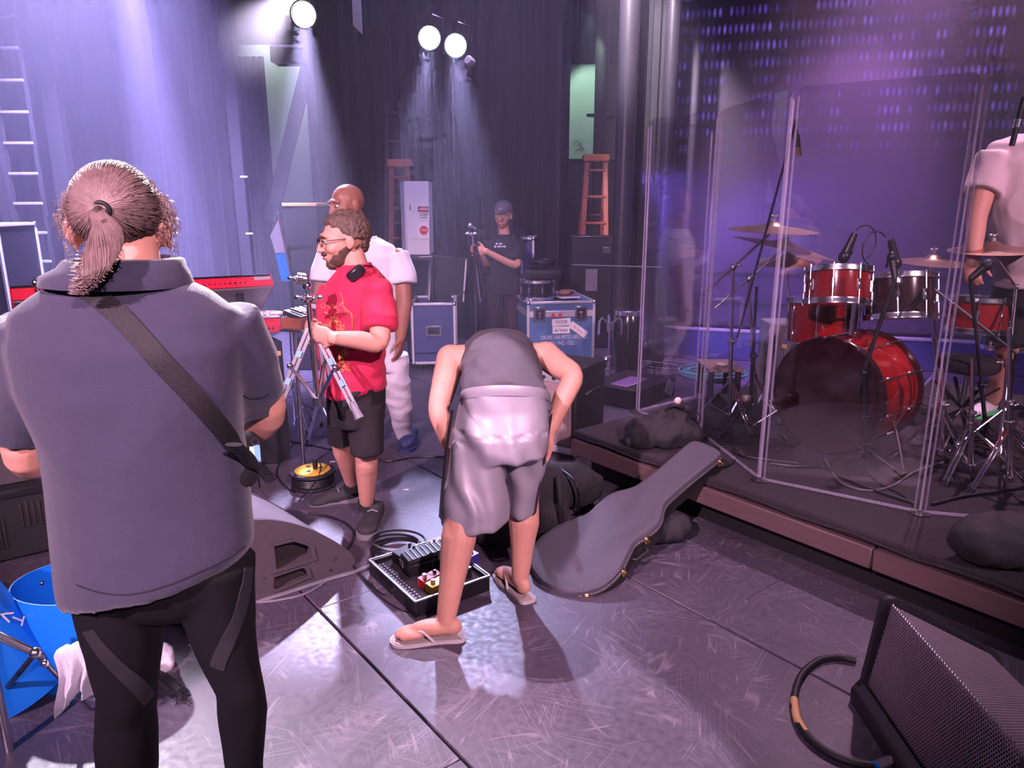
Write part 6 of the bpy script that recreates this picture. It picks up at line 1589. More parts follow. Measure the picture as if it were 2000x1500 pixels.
from mathutils.bvhtree import BVHTree
def bvh_of(o):
    b = WL[o.name]; return BVHTree.FromPolygons([tuple(v.co + b) for v in o.data.vertices], [tuple(p.vertices) for p in o.data.polygons])
def hit(bv, px, py, off=.004):
    o = Vector((0, 0, CH)); d = ray(px, py).normalized(); h = bv.ray_cast(o, d)
    return (h[0] + h[1] * off, h[1]) if h[0] is not None else None
def band(bv, pts, w_, name, m, par, th=.004, off=.004, n=5):
    """a flat band lying on a surface along a drawn line"""
    Q = [hit(bv, p.x, p.y, off) for p in spline([(x, y, 0) for x, y in pts], n)]; Q = [q for q in Q if q]
    mb = MB(); rs = []
    for i, (p, nn) in enumerate(Q):
        t_ = (Q[min(i + 1, len(Q) - 1)][0] - Q[max(i - 1, 0)][0]).normalized(); s_ = t_.cross(nn).normalized(); n_ = s_.cross(t_)
        rs.append([p + s_ * w_ / 2 + n_ * th / 2 - n_ * w_ * .06, p + n_ * th / 2, p - s_ * w_ / 2 + n_ * th / 2 - n_ * w_ * .06, p - s_ * w_ / 2 - n_ * th / 2 - n_ * w_ * .06, p - n_ * th / 2, p + s_ * w_ / 2 - n_ * th / 2 - n_ * w_ * .06])
    mb.loft(rs); return mb.build(name, m, par)

# ---------------------------------------------------------------- person with the ponytail, back to us
Y0 = 1.50
P1 = thing('person', 'person in navy polo and black leggings with a ponytail, back to us', 'person', Vector((A(320, 1300, Y0).x, Y0, 0)))
hc = A(236, 442, Y0 + .10); Mh = head_frame(hc, (-.24, 1, -.10)); hk = 1.06
sk = MB(); head_shape(sk, Mh, hk)
for s_ in (-1, 1):
    sk.ell(Mh @ (Vector((s_ * .090, -.012, -.004)) * hk), (.010 * hk, .020 * hk, .034 * hk), Mh @ Matrix.Rotation(s_ * .35, 4, 'Z')); sk.ell(Mh @ (Vector((s_ * .086, -.002, -.034)) * hk), (.008 * hk, .012 * hk, .014 * hk), Mh)
nb = A(258, 590, Y0 + .04); sk.tube([hc + Vector((.005, -.01, -.02)), hc.lerp(nb, .55) + Vector((.006, -.01, 0)), nb], [.070, .068, .080], 18)
shl, shr = A(58, 655, Y0 + .02), A(452, 640, Y0 + .04)
ell_, elr = A(52, 890, Y0 + .06), A(520, 812, Y0 + .14)
hl, hr = A(150, 900, Y0 + .30), A(380, 905, Y0 + .34)
limb(sk, [(shl + Vector((.04, 0, -.04)), .050), (shl.lerp(ell_, .5), .052), (ell_, .047), (ell_.lerp(hl, .5), .044), (hl, .029)]); hand_shape(sk, hl, hr - hl, (0, 0, -1), .95, .5, 1)
limb(sk, [(shr + Vector((-.04, 0, -.04)), .048), (shr.lerp(elr, .5), .050), (elr, .044), (elr.lerp(hr, .5), .040), (hr, .028)]); hand_shape(sk, hr, hl - hr, (0, 0, -1), .95, .5, -1)
sk.ell(A(260, 760, Y0), (.16, .10, .26))
for xs4 in ((240, 248, 250), (425, 470, 478)):
    k0, kn, cf = A(xs4[0], 1130, Y0), A(xs4[1], 1370, Y0), A(xs4[2], 1500, Y0 + .02); limb(sk, [(k0, .05), (kn, .034), (cf, .032), (Vector((cf.x, Y0 + .03, .05)), .028)])
b1 = skin(P1, sk, 'skin_light', .006, 4); face_bits(Mh, hk, P1)
# shirt
TR = [(548, 150, 345, Y0 + .03, .085), (572, 88, 402, Y0 + .02, .105), (608, 28, 460, Y0 + .01, .122), (670, 22, 478, Y0, .140), (760, 46, 474, Y0, .150), (850, 84, 470, Y0, .148), (950, 104, 480, Y0, .148), (1050, 116, 489, Y0, .155), (1085, 122, 489, Y0, .158, .12), (1118, 132, 478, Y0, .158, .22)]
tb = MB(); rows_loft(tb, TR, 36)
tb.tube(spline([shl + Vector((.02, 0, .02)), shl.lerp(ell_, .4), A(34, 846, Y0 + .05)], 5), [.085] * 5 + [.082] * 3 + [.074] * 3, 16)
tb.tube(spline([shr + Vector((-.02, 0, .02)), shr.lerp(elr, .5), A(498, 800, Y0 + .12)], 5), [.082] * 5 + [.074] * 3 + [.060] * 3, 16)
me = fuse(tb, .009, 5, .5, 'shirt')
def polo_fold(co):
    f = fold(co, 4.5, 3, 2.6, .009, 3.1)
    f += .004 * math.sin(co.x * 26 + co.z * 3) * max(0, min(1, (1.12 - co.z) / .3)); return f
warp(me, polo_fold); sh1 = MB().build('polo_shirt', 'polo_navy', P1, me=me, sharp=0)
bvs = bvh_of(sh1)
band(bvs, [(150, 1142), (200, 1158), (260, 1160), (330, 1142), (400, 1112), (450, 1088), (478, 1066)], .003, 'hem_stitch', 'ink_black', sh1, .0015, .0012, 8)
band(bvs, [(474, 772), (490, 778), (512, 776), (524, 770)], .003, 'cuff_stitch', 'ink_black', sh1, .0015, .0012)
# collar
cb = MB(); c0, c1, c2 = A(232, 556, Y0 + .02), A(240, 522, Y0 + .03), A(244, 508, Y0 + .035)
def cring(c, a, b, t_=0): return ring(c, a, b, 32, None, t_)
cb.loft([cring(c0, .150, .125, -.02), cring(c0 + Vector((0, 0, .02)), .146, .122), cring(c1, .126, .112), cring(c2, .118, .108), cring(c2 + Vector((0, 0, .004)), .110, .100), cring(c1, .108, .098), cring(c0, .12, .10)], caps=False)
MB().build('collar', 'polo_navy', sh1, me=warp(cb.mesh('collar'), lambda co: fold(co, 8, 8, 8, .005, 2)), sharp=0)
# hem and sleeve bands as thin stitched lines
def torso_at(py):
    for i in range(len(TR) - 1):
        if TR[i][0] <= py <= TR[i + 1][0]:
            f = (py - TR[i][0]) / (TR[i + 1][0] - TR[i][0]); return [TR[i][k] + (TR[i + 1][k] - TR[i][k]) * f for k in range(5)]
    return TR[-1][:5] if py > TR[-1][0] else TR[0][:5]
def back_pt(px, py, off=.008):
    q = torso_at(py); p, r = A(q[1], py, q[3]), A(q[2], py, q[3]); a = (r.x - p.x) / 2; cx = (p.x + r.x) / 2; X = A(px, py, q[3]).x
    for _ in range(3):
        u = max(-.98, min(.98, (X - cx) / a)); yy = q[3] - q[4] * math.sqrt(1 - u * u); X = A(px, py, yy).x
    u = max(-.98, min(.98, (X - cx) / a)); yy = q[3] - q[4] * math.sqrt(1 - u * u); P = A(px, py, yy - off); return P
def ribbon(pts, w_, name, m, par, th=.004, nfun=None):
    P = spline(pts, 6); mb = MB(); rs = []
    for i, p in enumerate(P):
        t_ = (P[min(i + 1, len(P) - 1)] - P[max(i - 1, 0)]).normalized(); n_ = nfun(p) if nfun else Vector((0, -1, 0)); s_ = t_.cross(n_).normalized(); n_ = s_.cross(t_).normalized()
        rs.append([p + s_ * w_ / 2 + n_ * th / 2, p - s_ * w_ / 2 + n_ * th / 2, p - s_ * w_ / 2 - n_ * th / 2, p + s_ * w_ / 2 - n_ * th / 2])
    mb.loft(rs); return mb.build(name, m, par)
cx1 = A(270, 760, Y0).x
nf1 = lambda p: Vector(((p.x - cx1) * 1.2, -(.20), .02)).normalized()
BG = thing('shoulder_bag', 'black shoulder bag with a webbing strap across the ponytailed person\'s back', 'bag', A(486, 930, Y0 + .05))
band(bvh_of(sh1), [(168, 566), (200, 588), (250, 632), (310, 700), (375, 770), (430, 834), (462, 880)], .040, 'webbing_strap', 'strap_black', BG, .004, .005)
MB().tube(spline([A(457, 868, Y0 - .12), A(480, 890, Y0 - .06), A(492, 912, Y0 + .0)], 5), .019, 8, flat=.25).build('strap_end', 'strap_black', BG)
bb = MB().ell(A(476, 895, Y0 + .06), (.030, .11, .055)).ell(A(482, 915, Y0 + .04), (.022, .08, .045)); MB().build('pouch', 'bag_black', BG, me=warp(fuse(bb, .006, 3), lambda co: fold(co, 12, 12, 12, .004, 2)), sharp=0)
for (x, y0, y1, m, nm) in ((494, 872, 903, 'card_green', 'green_card'), (503, 870, 902, 'card_blue', 'blue_card')):
    p, q = A(x, y0, Y0 - .02), A(x, y1, Y0 - .02); MB().box((p + q) / 2, (.012, .003, p.z - q.z), RZ(.3)).build(nm, m, BG)
MB().torus(A(498, 862, Y0 - .015), .008, .0015, Matrix.Rotation(PI / 2, 4, 'X'), 14, 5).build('key_ring', 'steel', BG)
# leggings
def leg_rows(rows): 
    mb = MB(); rs = []
    for (py, xl, xr, dy) in rows:
        p, q = A(xl, py, Y0 + dy), A(xr, py, Y0 + dy); a = (q.x - p.x) / 2; rs.append(ring((p + q) / 2, a, a * .95, 24))
    return mb, rs
LR = [[(1095, 136, 330, 0), (1160, 150, 322, 0), (1240, 166, 316, .0), (1300, 182, 308, .0), (1352, 195, 302, .0), (1395, 192, 301, .015), (1440, 190, 305, .02), (1500, 196, 304, .02)],
      [(1095, 318, 494, 0), (1160, 346, 494, 0), (1230, 372, 495, .0), (1300, 402, 503, .0), (1345, 424, 514, .0), (1390, 428, 522, .015), (1440, 436, 518, .02), (1500, 444, 512, .02)]]
lg = MB()
for R_ in LR:
    mb, rs = leg_rows(R_); c = sum(rs[-1], Vector()) / 24; rs.append(ring(Vector((c.x, c.y + .01, .18)), .042, .042, 24)); rs.append(ring(Vector((c.x, c.y + .01, .10)), .038, .038, 24)); lg.loft(rs)
p, q = A(150, 1100, Y0), A(488, 1100, Y0); lg.ell((p + q) / 2, ((q.x - p.x) / 2, .125, .14))
me = fuse(lg, .008, 5); warp(me, lambda co: fold(co, 10, 10, 6, .003, 6)); lgo = MB().build('leggings', 'legging_black', P1, me=me, sharp=0)
bvl = bvh_of(lgo)
for pts in ([(172, 1232), (192, 1262), (220, 1294), (250, 1322), (275, 1345), (292, 1366)], [(486, 1108), (480, 1150), (466, 1205), (446, 1250), (430, 1285), (424, 1305)]):
    band(bvl, pts, .034, 'mesh_band', 'legging_band', lgo, .003, .002)
for R_ in LR:
    c = A((R_[-1][1] + R_[-1][2]) / 2, 1500, Y0 + .02); shoe(P1, Vector((c.x, Y0 - .04, 0)), (.05, 1, 0), .27, .050)
# hair: cap, tie, tail, loose strands
mat('hair_under_shaded', (.085, .056, .052), .5, var=.35, vscale=60, bump=.5, bscale=220)  # darker copy of the hair colour, shade beneath the strands painted in
mat('hair_strand', (.27, .185, .170), .38, var=.45, vscale=35)
def hairline(l):
    """height of the hairline at the back and sides of the head, in head space"""
    ax_ = abs(l.x); return (-.060 + ax_ * .62) if l.y < .0 else (.004 + (l.y) * .9)
hm = MB(); hm.ell(Mh @ (Vector((0, -.022, .030)) * hk), (.083 * hk, .103 * hk, .094 * hk), Mh, 28, 20)
kt = A(205, 410, Y0 - .012)
me = fuse(hm, .005, 3)
for v in me.vertices:
    l = Mh.inverted() @ v.co / hk
    if l.z < hairline(l) or (l.y > .05 and l.z < .085): v.co = v.co.lerp(hc, .22)
me.update(); warp(me, lambda co: .0016 * math.sin(math.atan2(co.z - kt.z, co.x - kt.x) * 40 + 3 * noise.noise(co * 14))); hair = MB().build('hair', 'hair_under_shaded', P1, me=me, sharp=0)
rnd = random.Random(11); st = MB()
def scalp(a, r_):            # point on the scalp: a around the crown at the back, r_ angle away from the back pole
    return Vector((.0835 * math.cos(a) * math.sin(r_), -.022 - .1045 * math.cos(r_), .030 + .095 * math.sin(a) * math.sin(r_)))
ktl = Mh.inverted() @ kt / hk
for k in range(1900):        # strands combed back from the hairline to the tie
    a = rnd.uniform(0, 2 * PI); r0 = rnd.uniform(.5, 1.75); l0 = scalp(a, r0)
    if l0.z < hairline(l0) + .002: continue
    pts = []; lift = rnd.uniform(.0004, .0028); wv = rnd.uniform(-.09, .09)
    for i in range(9):
        f = i / 8; l = scalp(a + wv * math.sin(f * 3), r0 * (1 - f)); g = f ** 2.2
        l = l.lerp(Vector((ktl.x, l.y, ktl.z)), g); cc_ = Vector((0, -.022, .030)); d = (l - cc_); e = math.sqrt((d.x / .0835) ** 2 + (d.y / .1045) ** 2 + (d.z / .095) ** 2); l = cc_ + d / max(e, 1e-4) * (1 + lift * 10)
        pts.append(Mh @ (l * hk))
    pts.append(kt + Vector((rnd.uniform(-.008, .008), -.012, rnd.uniform(-.006, .006))))
    st.tube(pts, .0009, 3)
tailp = [kt + Vector((0, .006, .0)), kt + Vector((.0, -.030, -.004)), A(207, 440, Y0 - .060), A(206, 470, Y0 - .078), A(197, 500, Y0 - .108), A(186, 524, Y0 - .130), A(174, 548, Y0 - .138), A(160, 568, Y0 - .140)]
MB().torus(kt + Vector((0, -.012, -.001)), .0165, .0045, zframe((0, 0, 0), Vector((0, -1, -.25))), 24, 8).build('hair_tie', 'black_rubber', hair)
tl = MB(); tl.tube(spline(tailp, 5), [.009] * 5 + [.011] * 5 + [.017] * 5 + [.020] * 5 + [.018] * 5 + [.014] * 5 + [.007] * 5 + [.002], 14)
me = fuse(tl, .004, 4); warp(me, lambda co: .0016 * math.sin(co.x * 260 + co.z * 60 + 3 * noise.noise(co * 20))); MB().build('ponytail', 'hair_under_shaded', hair, me=me, sharp=0)
tw_ = [.010, .013, .021, .028, .027, .023, .015, .005]
for k in range(800):         # strands of the tail, curling at the end
    ph = rnd.uniform(0, 2 * PI); rr = rnd.uniform(.90, 1.15); q = []
    for i, p in enumerate(tailp):
        an = ph + i * .35; q.append(p + Vector((math.cos(an) * tw_[i] * rr, math.sin(an) * tw_[i] * rr * .9, rnd.uniform(-.002, .002))))
    q = spline(q, 4); q = q[:rnd.randint(15, len(q))]; e = q[-1]; u_ = rnd.uniform(-.012, .006); q += [e + Vector((u_, -.002, -.006)), e + Vector((u_ * 1.8, -.004, -.005))]
    st.tube(q, .0009, 3)
for k in range(330):         # fine curls standing off the head, thickest around the ears
    if rnd.random() < .35: a = rnd.uniform(.1, PI - .1); L = rnd.uniform(.004, .014); w_ = .002
    else: a = rnd.choice([rnd.uniform(-.55, .35), rnd.uniform(PI - .35, PI + .55)]); L = rnd.uniform(.012, .034); w_ = rnd.uniform(.003, .008)
    p = Mh @ (Vector((.085 * math.cos(a), -.015 + rnd.uniform(-.035, .035), .030 + .096 * math.sin(a))) * hk); out = Vector((math.cos(a), 0, math.sin(a))); ph = rnd.uniform(0, 6); tn = rnd.uniform(.8, 1.5); n_ = 12
    st.tube([p + out * L * i / n_ + Vector((w_ * math.sin(ph + i * tn), rnd.uniform(-.002, .002), w_ * math.cos(ph + i * tn) - .00022 * i * i)) * min(1, i / 3) for i in range(n_ + 1)], .0006, 3)
so = st.build('loose_strands', 'hair_strand', hair, sharp=0); so['kind'] = 'stuff'

# ---------------------------------------------------------------- man in the red shirt
Yr = 3.42
P2 = thing('person', 'bearded man in a red printed shirt and glasses holding a chrome stand', 'person', G(705, 1030))
hc = A(672, 470, Yr); Mh = head_frame(hc, (-.90, -.40, -.10)); hk = 1.08
sk = MB(); head_shape(sk, Mh, hk); sk.tube([hc + Vector((.03, 0, -.05)), A(700, 545, Yr)], [.058, .066], 14)
nsh, fsh = A(740, 574, Yr - .10), A(655, 560, Yr + .13)
nel, nha = A(740, 668, Yr - .22), A(652, 660, Yr - .36)
limb(sk, [(nsh + Vector((-.03, .03, -.03)), .048), (nsh.lerp(nel, .5), .052), (nel, .045), (nel.lerp(nha, .45), .043), (nha, .029)])
hand_shape(sk, nha, A(606, 648, Yr - .33) - nha, Vector((-.1, .9, .2)), 1.05, .75, 1)
fel, fha = A(645, 660, Yr + .10), A(628, 648, Yr - .14)
limb(sk, [(fsh + Vector((.03, 0, -.03)), .045), (fsh.lerp(fel, .5), .048), (fel, .043), (fha, .029)]); hand_shape(sk, fha + Vector((0, 0, .01)), Vector((-.45, -.7, .30)), Vector((.75, -.5, 0)), 1.05, .8, -1)
sk.ell(A(695, 640, Yr), (.13, .12, .24)); sk.ell(A(700, 790, Yr + .02), (.13, .13, .13))
nk, nan = A(716, 888, Yr + .05), A(716, 985, 3.68); limb(sk, [(A(715, 790, Yr), .085), (nk, .058), (nk.lerp(nan, .35), .056), (nan, .036)])
fk, fan = A(670, 868, Yr + .26), A(688, 946, 3.90); limb(sk, [(A(685, 790, Yr + .1), .085), (fk, .058), (fk.lerp(fan, .35), .055), (fan, .036)])
b2 = skin(P2, sk, 'skin_light', .0055, 4); face_bits(Mh, hk, P2)
# shirt
tb = MB(); Rb = RZ(math.radians(0)); 
TS = [(516, 668, 722, Yr, .065), (532, 657, 740, Yr, .10), (552, 642, 756, Yr, .125), (572, 632, 762, Yr, .14), (600, 624, 757, Yr, .15), (660, 622, 750, Yr, .15), (710, 628, 750, Yr, .145), (745, 634, 752, Yr, .145), (764, 638, 752, Yr, .148, .13)]
rows_loft(tb, TS, 32)
tb.tube(spline([nsh + Vector((-.01, .02, .01)), nsh.lerp(nel, .45), nsh.lerp(nel, .74)], 5), [.060, .066, .072, .077] + [.080] * 4 + [.078] * 3, 16); tb.ell(nsh, (.068, .075, .07))
tb.tube(spline([fsh, fsh.lerp(fel, .6)], 5), [.078] * 6, 14)
me = fuse(tb, .008, 9)
def red_fold(co): 
    f = fold(co, 5, 5, 8, .012, 4.2); dz = co.z - nel.z
    return f + .004 * math.sin(co.z * 70 + co.x * 20) * max(0, 1 - abs(co.z - .95) / .18)
warp(me, red_fold); sh2 = MB().build('red_shirt', 'shirt_red', P2, me=me, sharp=0)
MB().tube([A(690, 520, Yr) + Vector((.080 * math.cos(a), .075 * math.sin(a), .012 * math.cos(a) - .012 * math.sin(a) * 0)) for a in [2 * PI * i / 28 for i in range(28)]], .007, 8, True).build('neck_band', 'shirt_red', sh2)
# line print on the chest and belly, laid on the shirt front
bv = BVHTree.FromPolygons([tuple(v.co + WL[P2.name]) for v in sh2.data.vertices], [tuple(p.vertices) for p in sh2.data.polygons])
def on_shirt(px, py):
    o = Vector((0, 0, CH)); d = ray(px, py).normalized(); h = bv.ray_cast(o, d)
    return (h[0] - d * .003) if h[0] is not None else None
pr_ = MB(); rnd = random.Random(21)
def pline(pts, r=.0016):
    q = [on_shirt(x, y) for x, y in pts]; q = [p for p in q if p is not None]
    if len(q) > 1: pr_.tube(q, r, 4)
pline([(664, 570), (668, 580), (672, 600), (686, 612), (687, 640)]); pline([(686, 612), (689, 622), (688, 650)]); pline([(640, 610), (650, 600), (662, 598), (668, 590)])
for k in range(26):
    x, y = rnd.uniform(630, 676), rnd.uniform(592, 648); w_ = rnd.uniform(3, 9); h_ = rnd.uniform(3, 9); kind = rnd.random()
    if kind < .4: pline([(x, y), (x + w_, y), (x + w_, y + h_), (x, y + h_), (x, y)])
    elif kind < .7: pline([(x + w_ * .6 * math.cos(a), y + w_ * .6 * math.sin(a)) for a in [i * .7 for i in range(10)]])
    else: pline([(x, y), (x + w_, y + rnd.uniform(-4, 4)), (x + w_ * 1.4, y + h_)])
for k in range(26):
    x, y = rnd.uniform(652, 682), rnd.uniform(678, 724); w_ = rnd.uniform(3, 8); h_ = rnd.uniform(3, 8)
    if rnd.random() < .5: pline([(x, y), (x + w_, y), (x + w_, y + h_), (x, y + h_), (x, y)], .002)
    else: pline([(x + w_ * .6 * math.cos(a), y + w_ * .6 * math.sin(a)) for a in [i * .7 for i in range(10)]], .002)
pr_.build('line_print', 'print_yellow', sh2, label='yellow line drawing printed on the shirt', sharp=0, kind='stuff')
# shorts
sb = MB(); hp = A(696, 752, Yr)
rows_loft(sb, [(748, 640, 752, Yr, .145), (790, 638, 752, Yr + .01, .15), (822, 638, 750, Yr + .03, .15)], 28)
def short_leg(mb, rows):
    rs = []
    for (py, xl, xr, Y) in rows: 
        p, q = A(xl, py, Y), A(xr, py, Y); a = (q.x - p.x) / 2; rs.append(ring((p + q) / 2, a, max(a * 1.0, .085), 22))
    mb.loft(rs)
short_leg(sb, [(790, 676, 752, Yr - .02), (840, 682, 750, Yr - .02), (884, 684, 749, Yr - .02)]); short_leg(sb, [(790, 640, 708, Yr + .10), (830, 640, 704, Yr + .16), (864, 642, 700, Yr + .20)])
cloth(P2, sb, 'shorts_black', 'shorts', .009, 4, .008, (7, 7, 5), 2.0)
# glasses
gl_ = MB()
for s in (-1, 1):
    gl_.tube([Mh @ (Vector((s * .033 + .026 * math.cos(a), .104, .004 + .017 * math.sin(a))) * hk) for a in [2 * PI * i / 20 for i in range(20)]], .0022, 6, True)
    gl_.tube([Mh @ (Vector((s * .058, .102, .010)) * hk), Mh @ (Vector((s * .076, .06, .012)) * hk), Mh @ (Vector((s * .082, .0, .012)) * hk), Mh @ (Vector((s * .080, -.018, .0)) * hk)], .002, 6)
gl_.tube([Mh @ (Vector((-.008, .106, .008)) * hk), Mh @ (Vector((0, .110, .011)) * hk), Mh @ (Vector((.008, .106, .008)) * hk)], .002, 6)
GL = thing('eyeglasses', 'dark framed eyeglasses worn by the man in red', 'glasses', Mh @ Vector((0, .1, 0))); gl_.build('rim', 'black_plastic', GL)
# hair and beard
def cap_hair(par, Mh, hk, m, back=.0, front=.052, low=-.03, amp=.006, seed=1.0, grow=1.0, thick=.010, name='hair'):
    q = MB().ell(Mh @ (Vector((0, -.018, .034)) * hk), ((.077 + thick) * hk * grow, (.098 + thick) * hk * grow, (.086 + thick * 1.2) * hk * grow), Mh, 24, 16); q.ell(Mh @ (Vector((0, -.045, -.015)) * hk), (.074 * hk, .062 * hk, .055 * hk), Mh, 20, 12)
    me = fuse(q, .005, 3); inv = Mh.inverted(); c = Mh.translation
    for v in me.vertices:
        l = inv @ v.co / hk
        line = low if l.y < -.02 else (low + (l.y + .02) * 1.2 if l.y < front - .02 else .058)
        if (l.z < line + .01 and l.y > -.075) or (l.y > front and l.z < .082) or l.z < -.062: v.co = c + (v.co - c) * .78
    me.update(); warp(me, lambda co: amp * (noise.noise(co * 60 + Vector((seed, 0, 0))) + .6 * noise.noise(co * 120))); return MB().build(name, m, par, me=me, sharp=0)
cap_hair(P2, Mh, hk, 'hair_grey', amp=.007, low=-.008, front=.058, thick=.010)
def beard(par, Mh, hk, m, thick=.005, vox=.0045):
    q = MB()
    for c, r in (((0, .034, -.045), (.056, .056, .066)), ((0, .062, -.092), (.027, .026, .022)), ((0, .020, -.005), (.069, .078, .085)), ((0, .090, -.047), (.027, .012, .009))):
        q.ell(Mh @ (Vector(c) * hk), tuple((v + thick) * hk for v in r), Mh, 24, 16)
    me = fuse(q, vox, 3); inv = Mh.inverted(); c0 = Mh @ (Vector((0, .02, -.03)) * hk)
    for v in me.vertices:
        l = inv @ v.co / hk
        line = -.066 + .030 * noise.noise(v.co * 25) if l.y > .070 else (-.052 if l.y > .045 else -.030 + (.03 - l.y) * .5)
        keep = l.z < line and l.y > -.012
        if l.y > .082 and abs(l.x) < .026 and -.054 < l.z < -.040: keep = True
        if l.y > .09 and abs(l.x) < .016 and -.072 < l.z < -.056: keep = False
        if not keep: v.co = c0 + (v.co - c0) * .80
    me.update(); warp(me, lambda co: .0022 * noise.noise(co * 130)); return MB().build('beard', m, par, me=me, sharp=0)
beard(P2, Mh, hk, 'beard_brown')
for s in (-1, 1): MB().tube([Mh @ (Vector((s * .014, .099, .026)) * hk), Mh @ (Vector((s * .032, .099, .032)) * hk), Mh @ (Vector((s * .050, .086, .024)) * hk)], [.004, .005, .003], 6).build('eyebrow', 'beard_brown', P2)
# shoes and socks
shoe(P2, G(712, 1054) + Vector((.02, .27, 0)), (-.06, -1, 0), .29, .060); MB().tube([nan + Vector((0, 0, .03)), nan - Vector((0, 0, .03))], .046, 14).build('sock', 'sock_black', P2)
fh = G(690, 976); shoe(P2, fh + Vector((.03, .0, .0)), (-1, -.25, 0), .29, .056, pitch=-.10); MB().tube([fan + Vector((0, 0, .03)), fan - Vector((0, 0, .04))], .046, 14).build('sock', 'sock_black', P2)
# radio microphone clipped at the collar
rp = on_shirt(697, 533) or A(697, 533, Yr - .16); t = thing('speaker_microphone', 'black shoulder speaker microphone clipped on the red shirt', 'radio', rp)
dR = Vector((.55, -.45, .5)).normalized(); Mr = frame(rp + Vector((-.0, -.022, .0)), Vector((.75, .1, .62)), Vector((-.5, -.3, .6)) - Vector((.75, .1, .62)).normalized() * Vector((.75, .1, .62)).normalized().dot(Vector((-.5, -.3, .6))))
MB().box((0, 0, 0), (.085, .052, .030), b=.010).xf(Mr).build('body', 'black_plastic', t); mb = MB()
for k in range(5): mb.box((-.022 + .011 * k, 0, .0155), (.004, .036, .002))
mb.xf(Mr).build('speaker_slots', 'ink_black', t)
MB().tube(spline([Mr @ Vector((.04, 0, 0)), A(712, 520, Yr - .12), A(722, 520, Yr - .06), A(730, 530, Yr + .08), A(735, 600, Yr + .17)], 6), .0045, 7).build('coiled_lead', 'cable_black', t)
# the chrome stand he carries
t = thing('carried_stand', 'chrome tripod cymbal stand held in the hands of the man in red', 'cymbal stand', A(620, 790, Yr - .30))
Ys = Yr - .30; tp, bt = A(601, 560, Ys), A(621, 788, Ys)
MB().cyl(A(604, 600, Ys), bt, .013, seg=12).build('main_tube', 'chrome', t); MB().cyl(tp, A(606, 620, Ys), .010, seg=12).build('upper_tube', 'chrome', t)
mb = MB().cyl(A(602, 575, Ys), A(603, 590, Ys), .022, seg=14); wing_nut(mb, A(592, 583, Ys - .02), .018); wing_nut(mb, A(614, 583, Ys - .02), .018); mb.build('height_clamp', 'chrome', t)
mb = MB().ell(A(600, 558, Ys), .020, seg=12, rows=8).cyl(A(600, 558, Ys), A(598, 536, Ys), .014, .010, 12).cyl(A(597, 545, Ys - .02), A(577, 545, Ys - .04), .022, .016, 14); wing_nut(mb, A(577, 545, Ys - .05), .016); mb.build('tilter', 'chrome', t)
MB().cyl(A(596, 545, Ys - .02), A(580, 543, Ys - .03), .026, seg=16).build('tilter_gear', 'steel', t)
hub = A(605, 642, Ys); lo = bt - Vector((0, 0, 0))
for e, mid, lab in ((A(538, 808, Ys - .10), A(566, 714, Ys - .06), 0), (A(694, 800, Ys - .14), A(655, 718, Ys - .08), 1), (A(646, 770, Ys + .25), A(634, 700, Ys + .12), 2)):
    s0 = hub if lab == 0 else A(628, 668, Ys - .02); lg_ = MB(); dd = (e - s0); sd = dd.cross(Vector((0, -1, 0))).normalized() * .010
    for sg in (-1, 1): lg_.box((s0 + e) / 2 + sd * sg, (.006, .016, dd.length), zframe((0, 0, 0), dd, sd), b=.001)
    l = lg_.build('leg', 'chrome', t); MB().cyl(e - dd.normalized() * .035, e + dd.normalized() * .045, .012, .021, 12).build('rubber_foot', 'grey_paint', l)
    if lab < 2:
        for f in (.30, .62): MB().box(s0.lerp(e, f), (.026, .020, .03), zframe((0, 0, 0), dd, sd)).build('blue_tape', 'card_blue', l)
    MB().cyl(mid, bt + Vector((0, 0, .01)), .009, seg=8).build('brace', 'chrome', t); MB().ell(mid, .014, seg=8, rows=6).build('rivet', 'steel', t)
MB().cyl(bt + Vector((0, 0, .03)), bt - Vector((0, 0, .01)), .022, seg=14).build('brace_collar', 'chrome', t)
# stands on the floor behind him
f = G(578, 842); t = thing('cymbal_stand', 'thin chrome stand on the floor left of the man in red', 'cymbal stand', f); tripod(t, f, A(566, 640, f.y), .45, .22, .7, .010)
f = G(650, 850); t = thing('cymbal_stand', 'chrome tripod stand half hidden behind the man in red', 'cymbal stand', f); tripod(t, f, A(616, 660, f.y), .55, .28, 1.6, .010)

# ---------------------------------------------------------------- bald man
Yb = 4.80
P3 = thing('person', 'bald man in a white shirt, white sweatpants and navy clogs', 'person', G(765, 880))
hc = A(677, 402, Yb); Mh = head_frame(hc, (-.66, -.75, -.10)); hk = 1.17
sk = MB(); head_shape(sk, Mh, hk); sk.tube([hc + Vector((.03, .02, -.05)), A(705, 482, Yb)], [.072, .085], 14)
ls, rs_ = A(640, 500, Yb), A(778, 505, Yb)
re, rh = A(790, 585, Yb - .06), A(783, 660, Yb - .10); limb(sk, [(rs_, .07), (rs_.lerp(re, .5), .064), (re, .052), (re.lerp(rh, .4), .050), (rh, .032)]); hand_shape(sk, rh, Vector((-.10, -.1, -1)), Vector((-.9, .3, 0)), 1.1, .30, -1)
le, lh = A(628, 588, Yb - .04), A(632, 668, Yb - .10); limb(sk, [(ls, .07), (ls.lerp(le, .5), .064), (le, .052), (lh, .032)]); hand_shape(sk, lh, Vector((.1, -.1, -1)), Vector((.9, .3, 0)), 1.1, .30, 1)
sk.ell(A(710, 580, Yb), (.18, .13, .30)); sk.ell(A(720, 690, Yb), (.16, .13, .15))
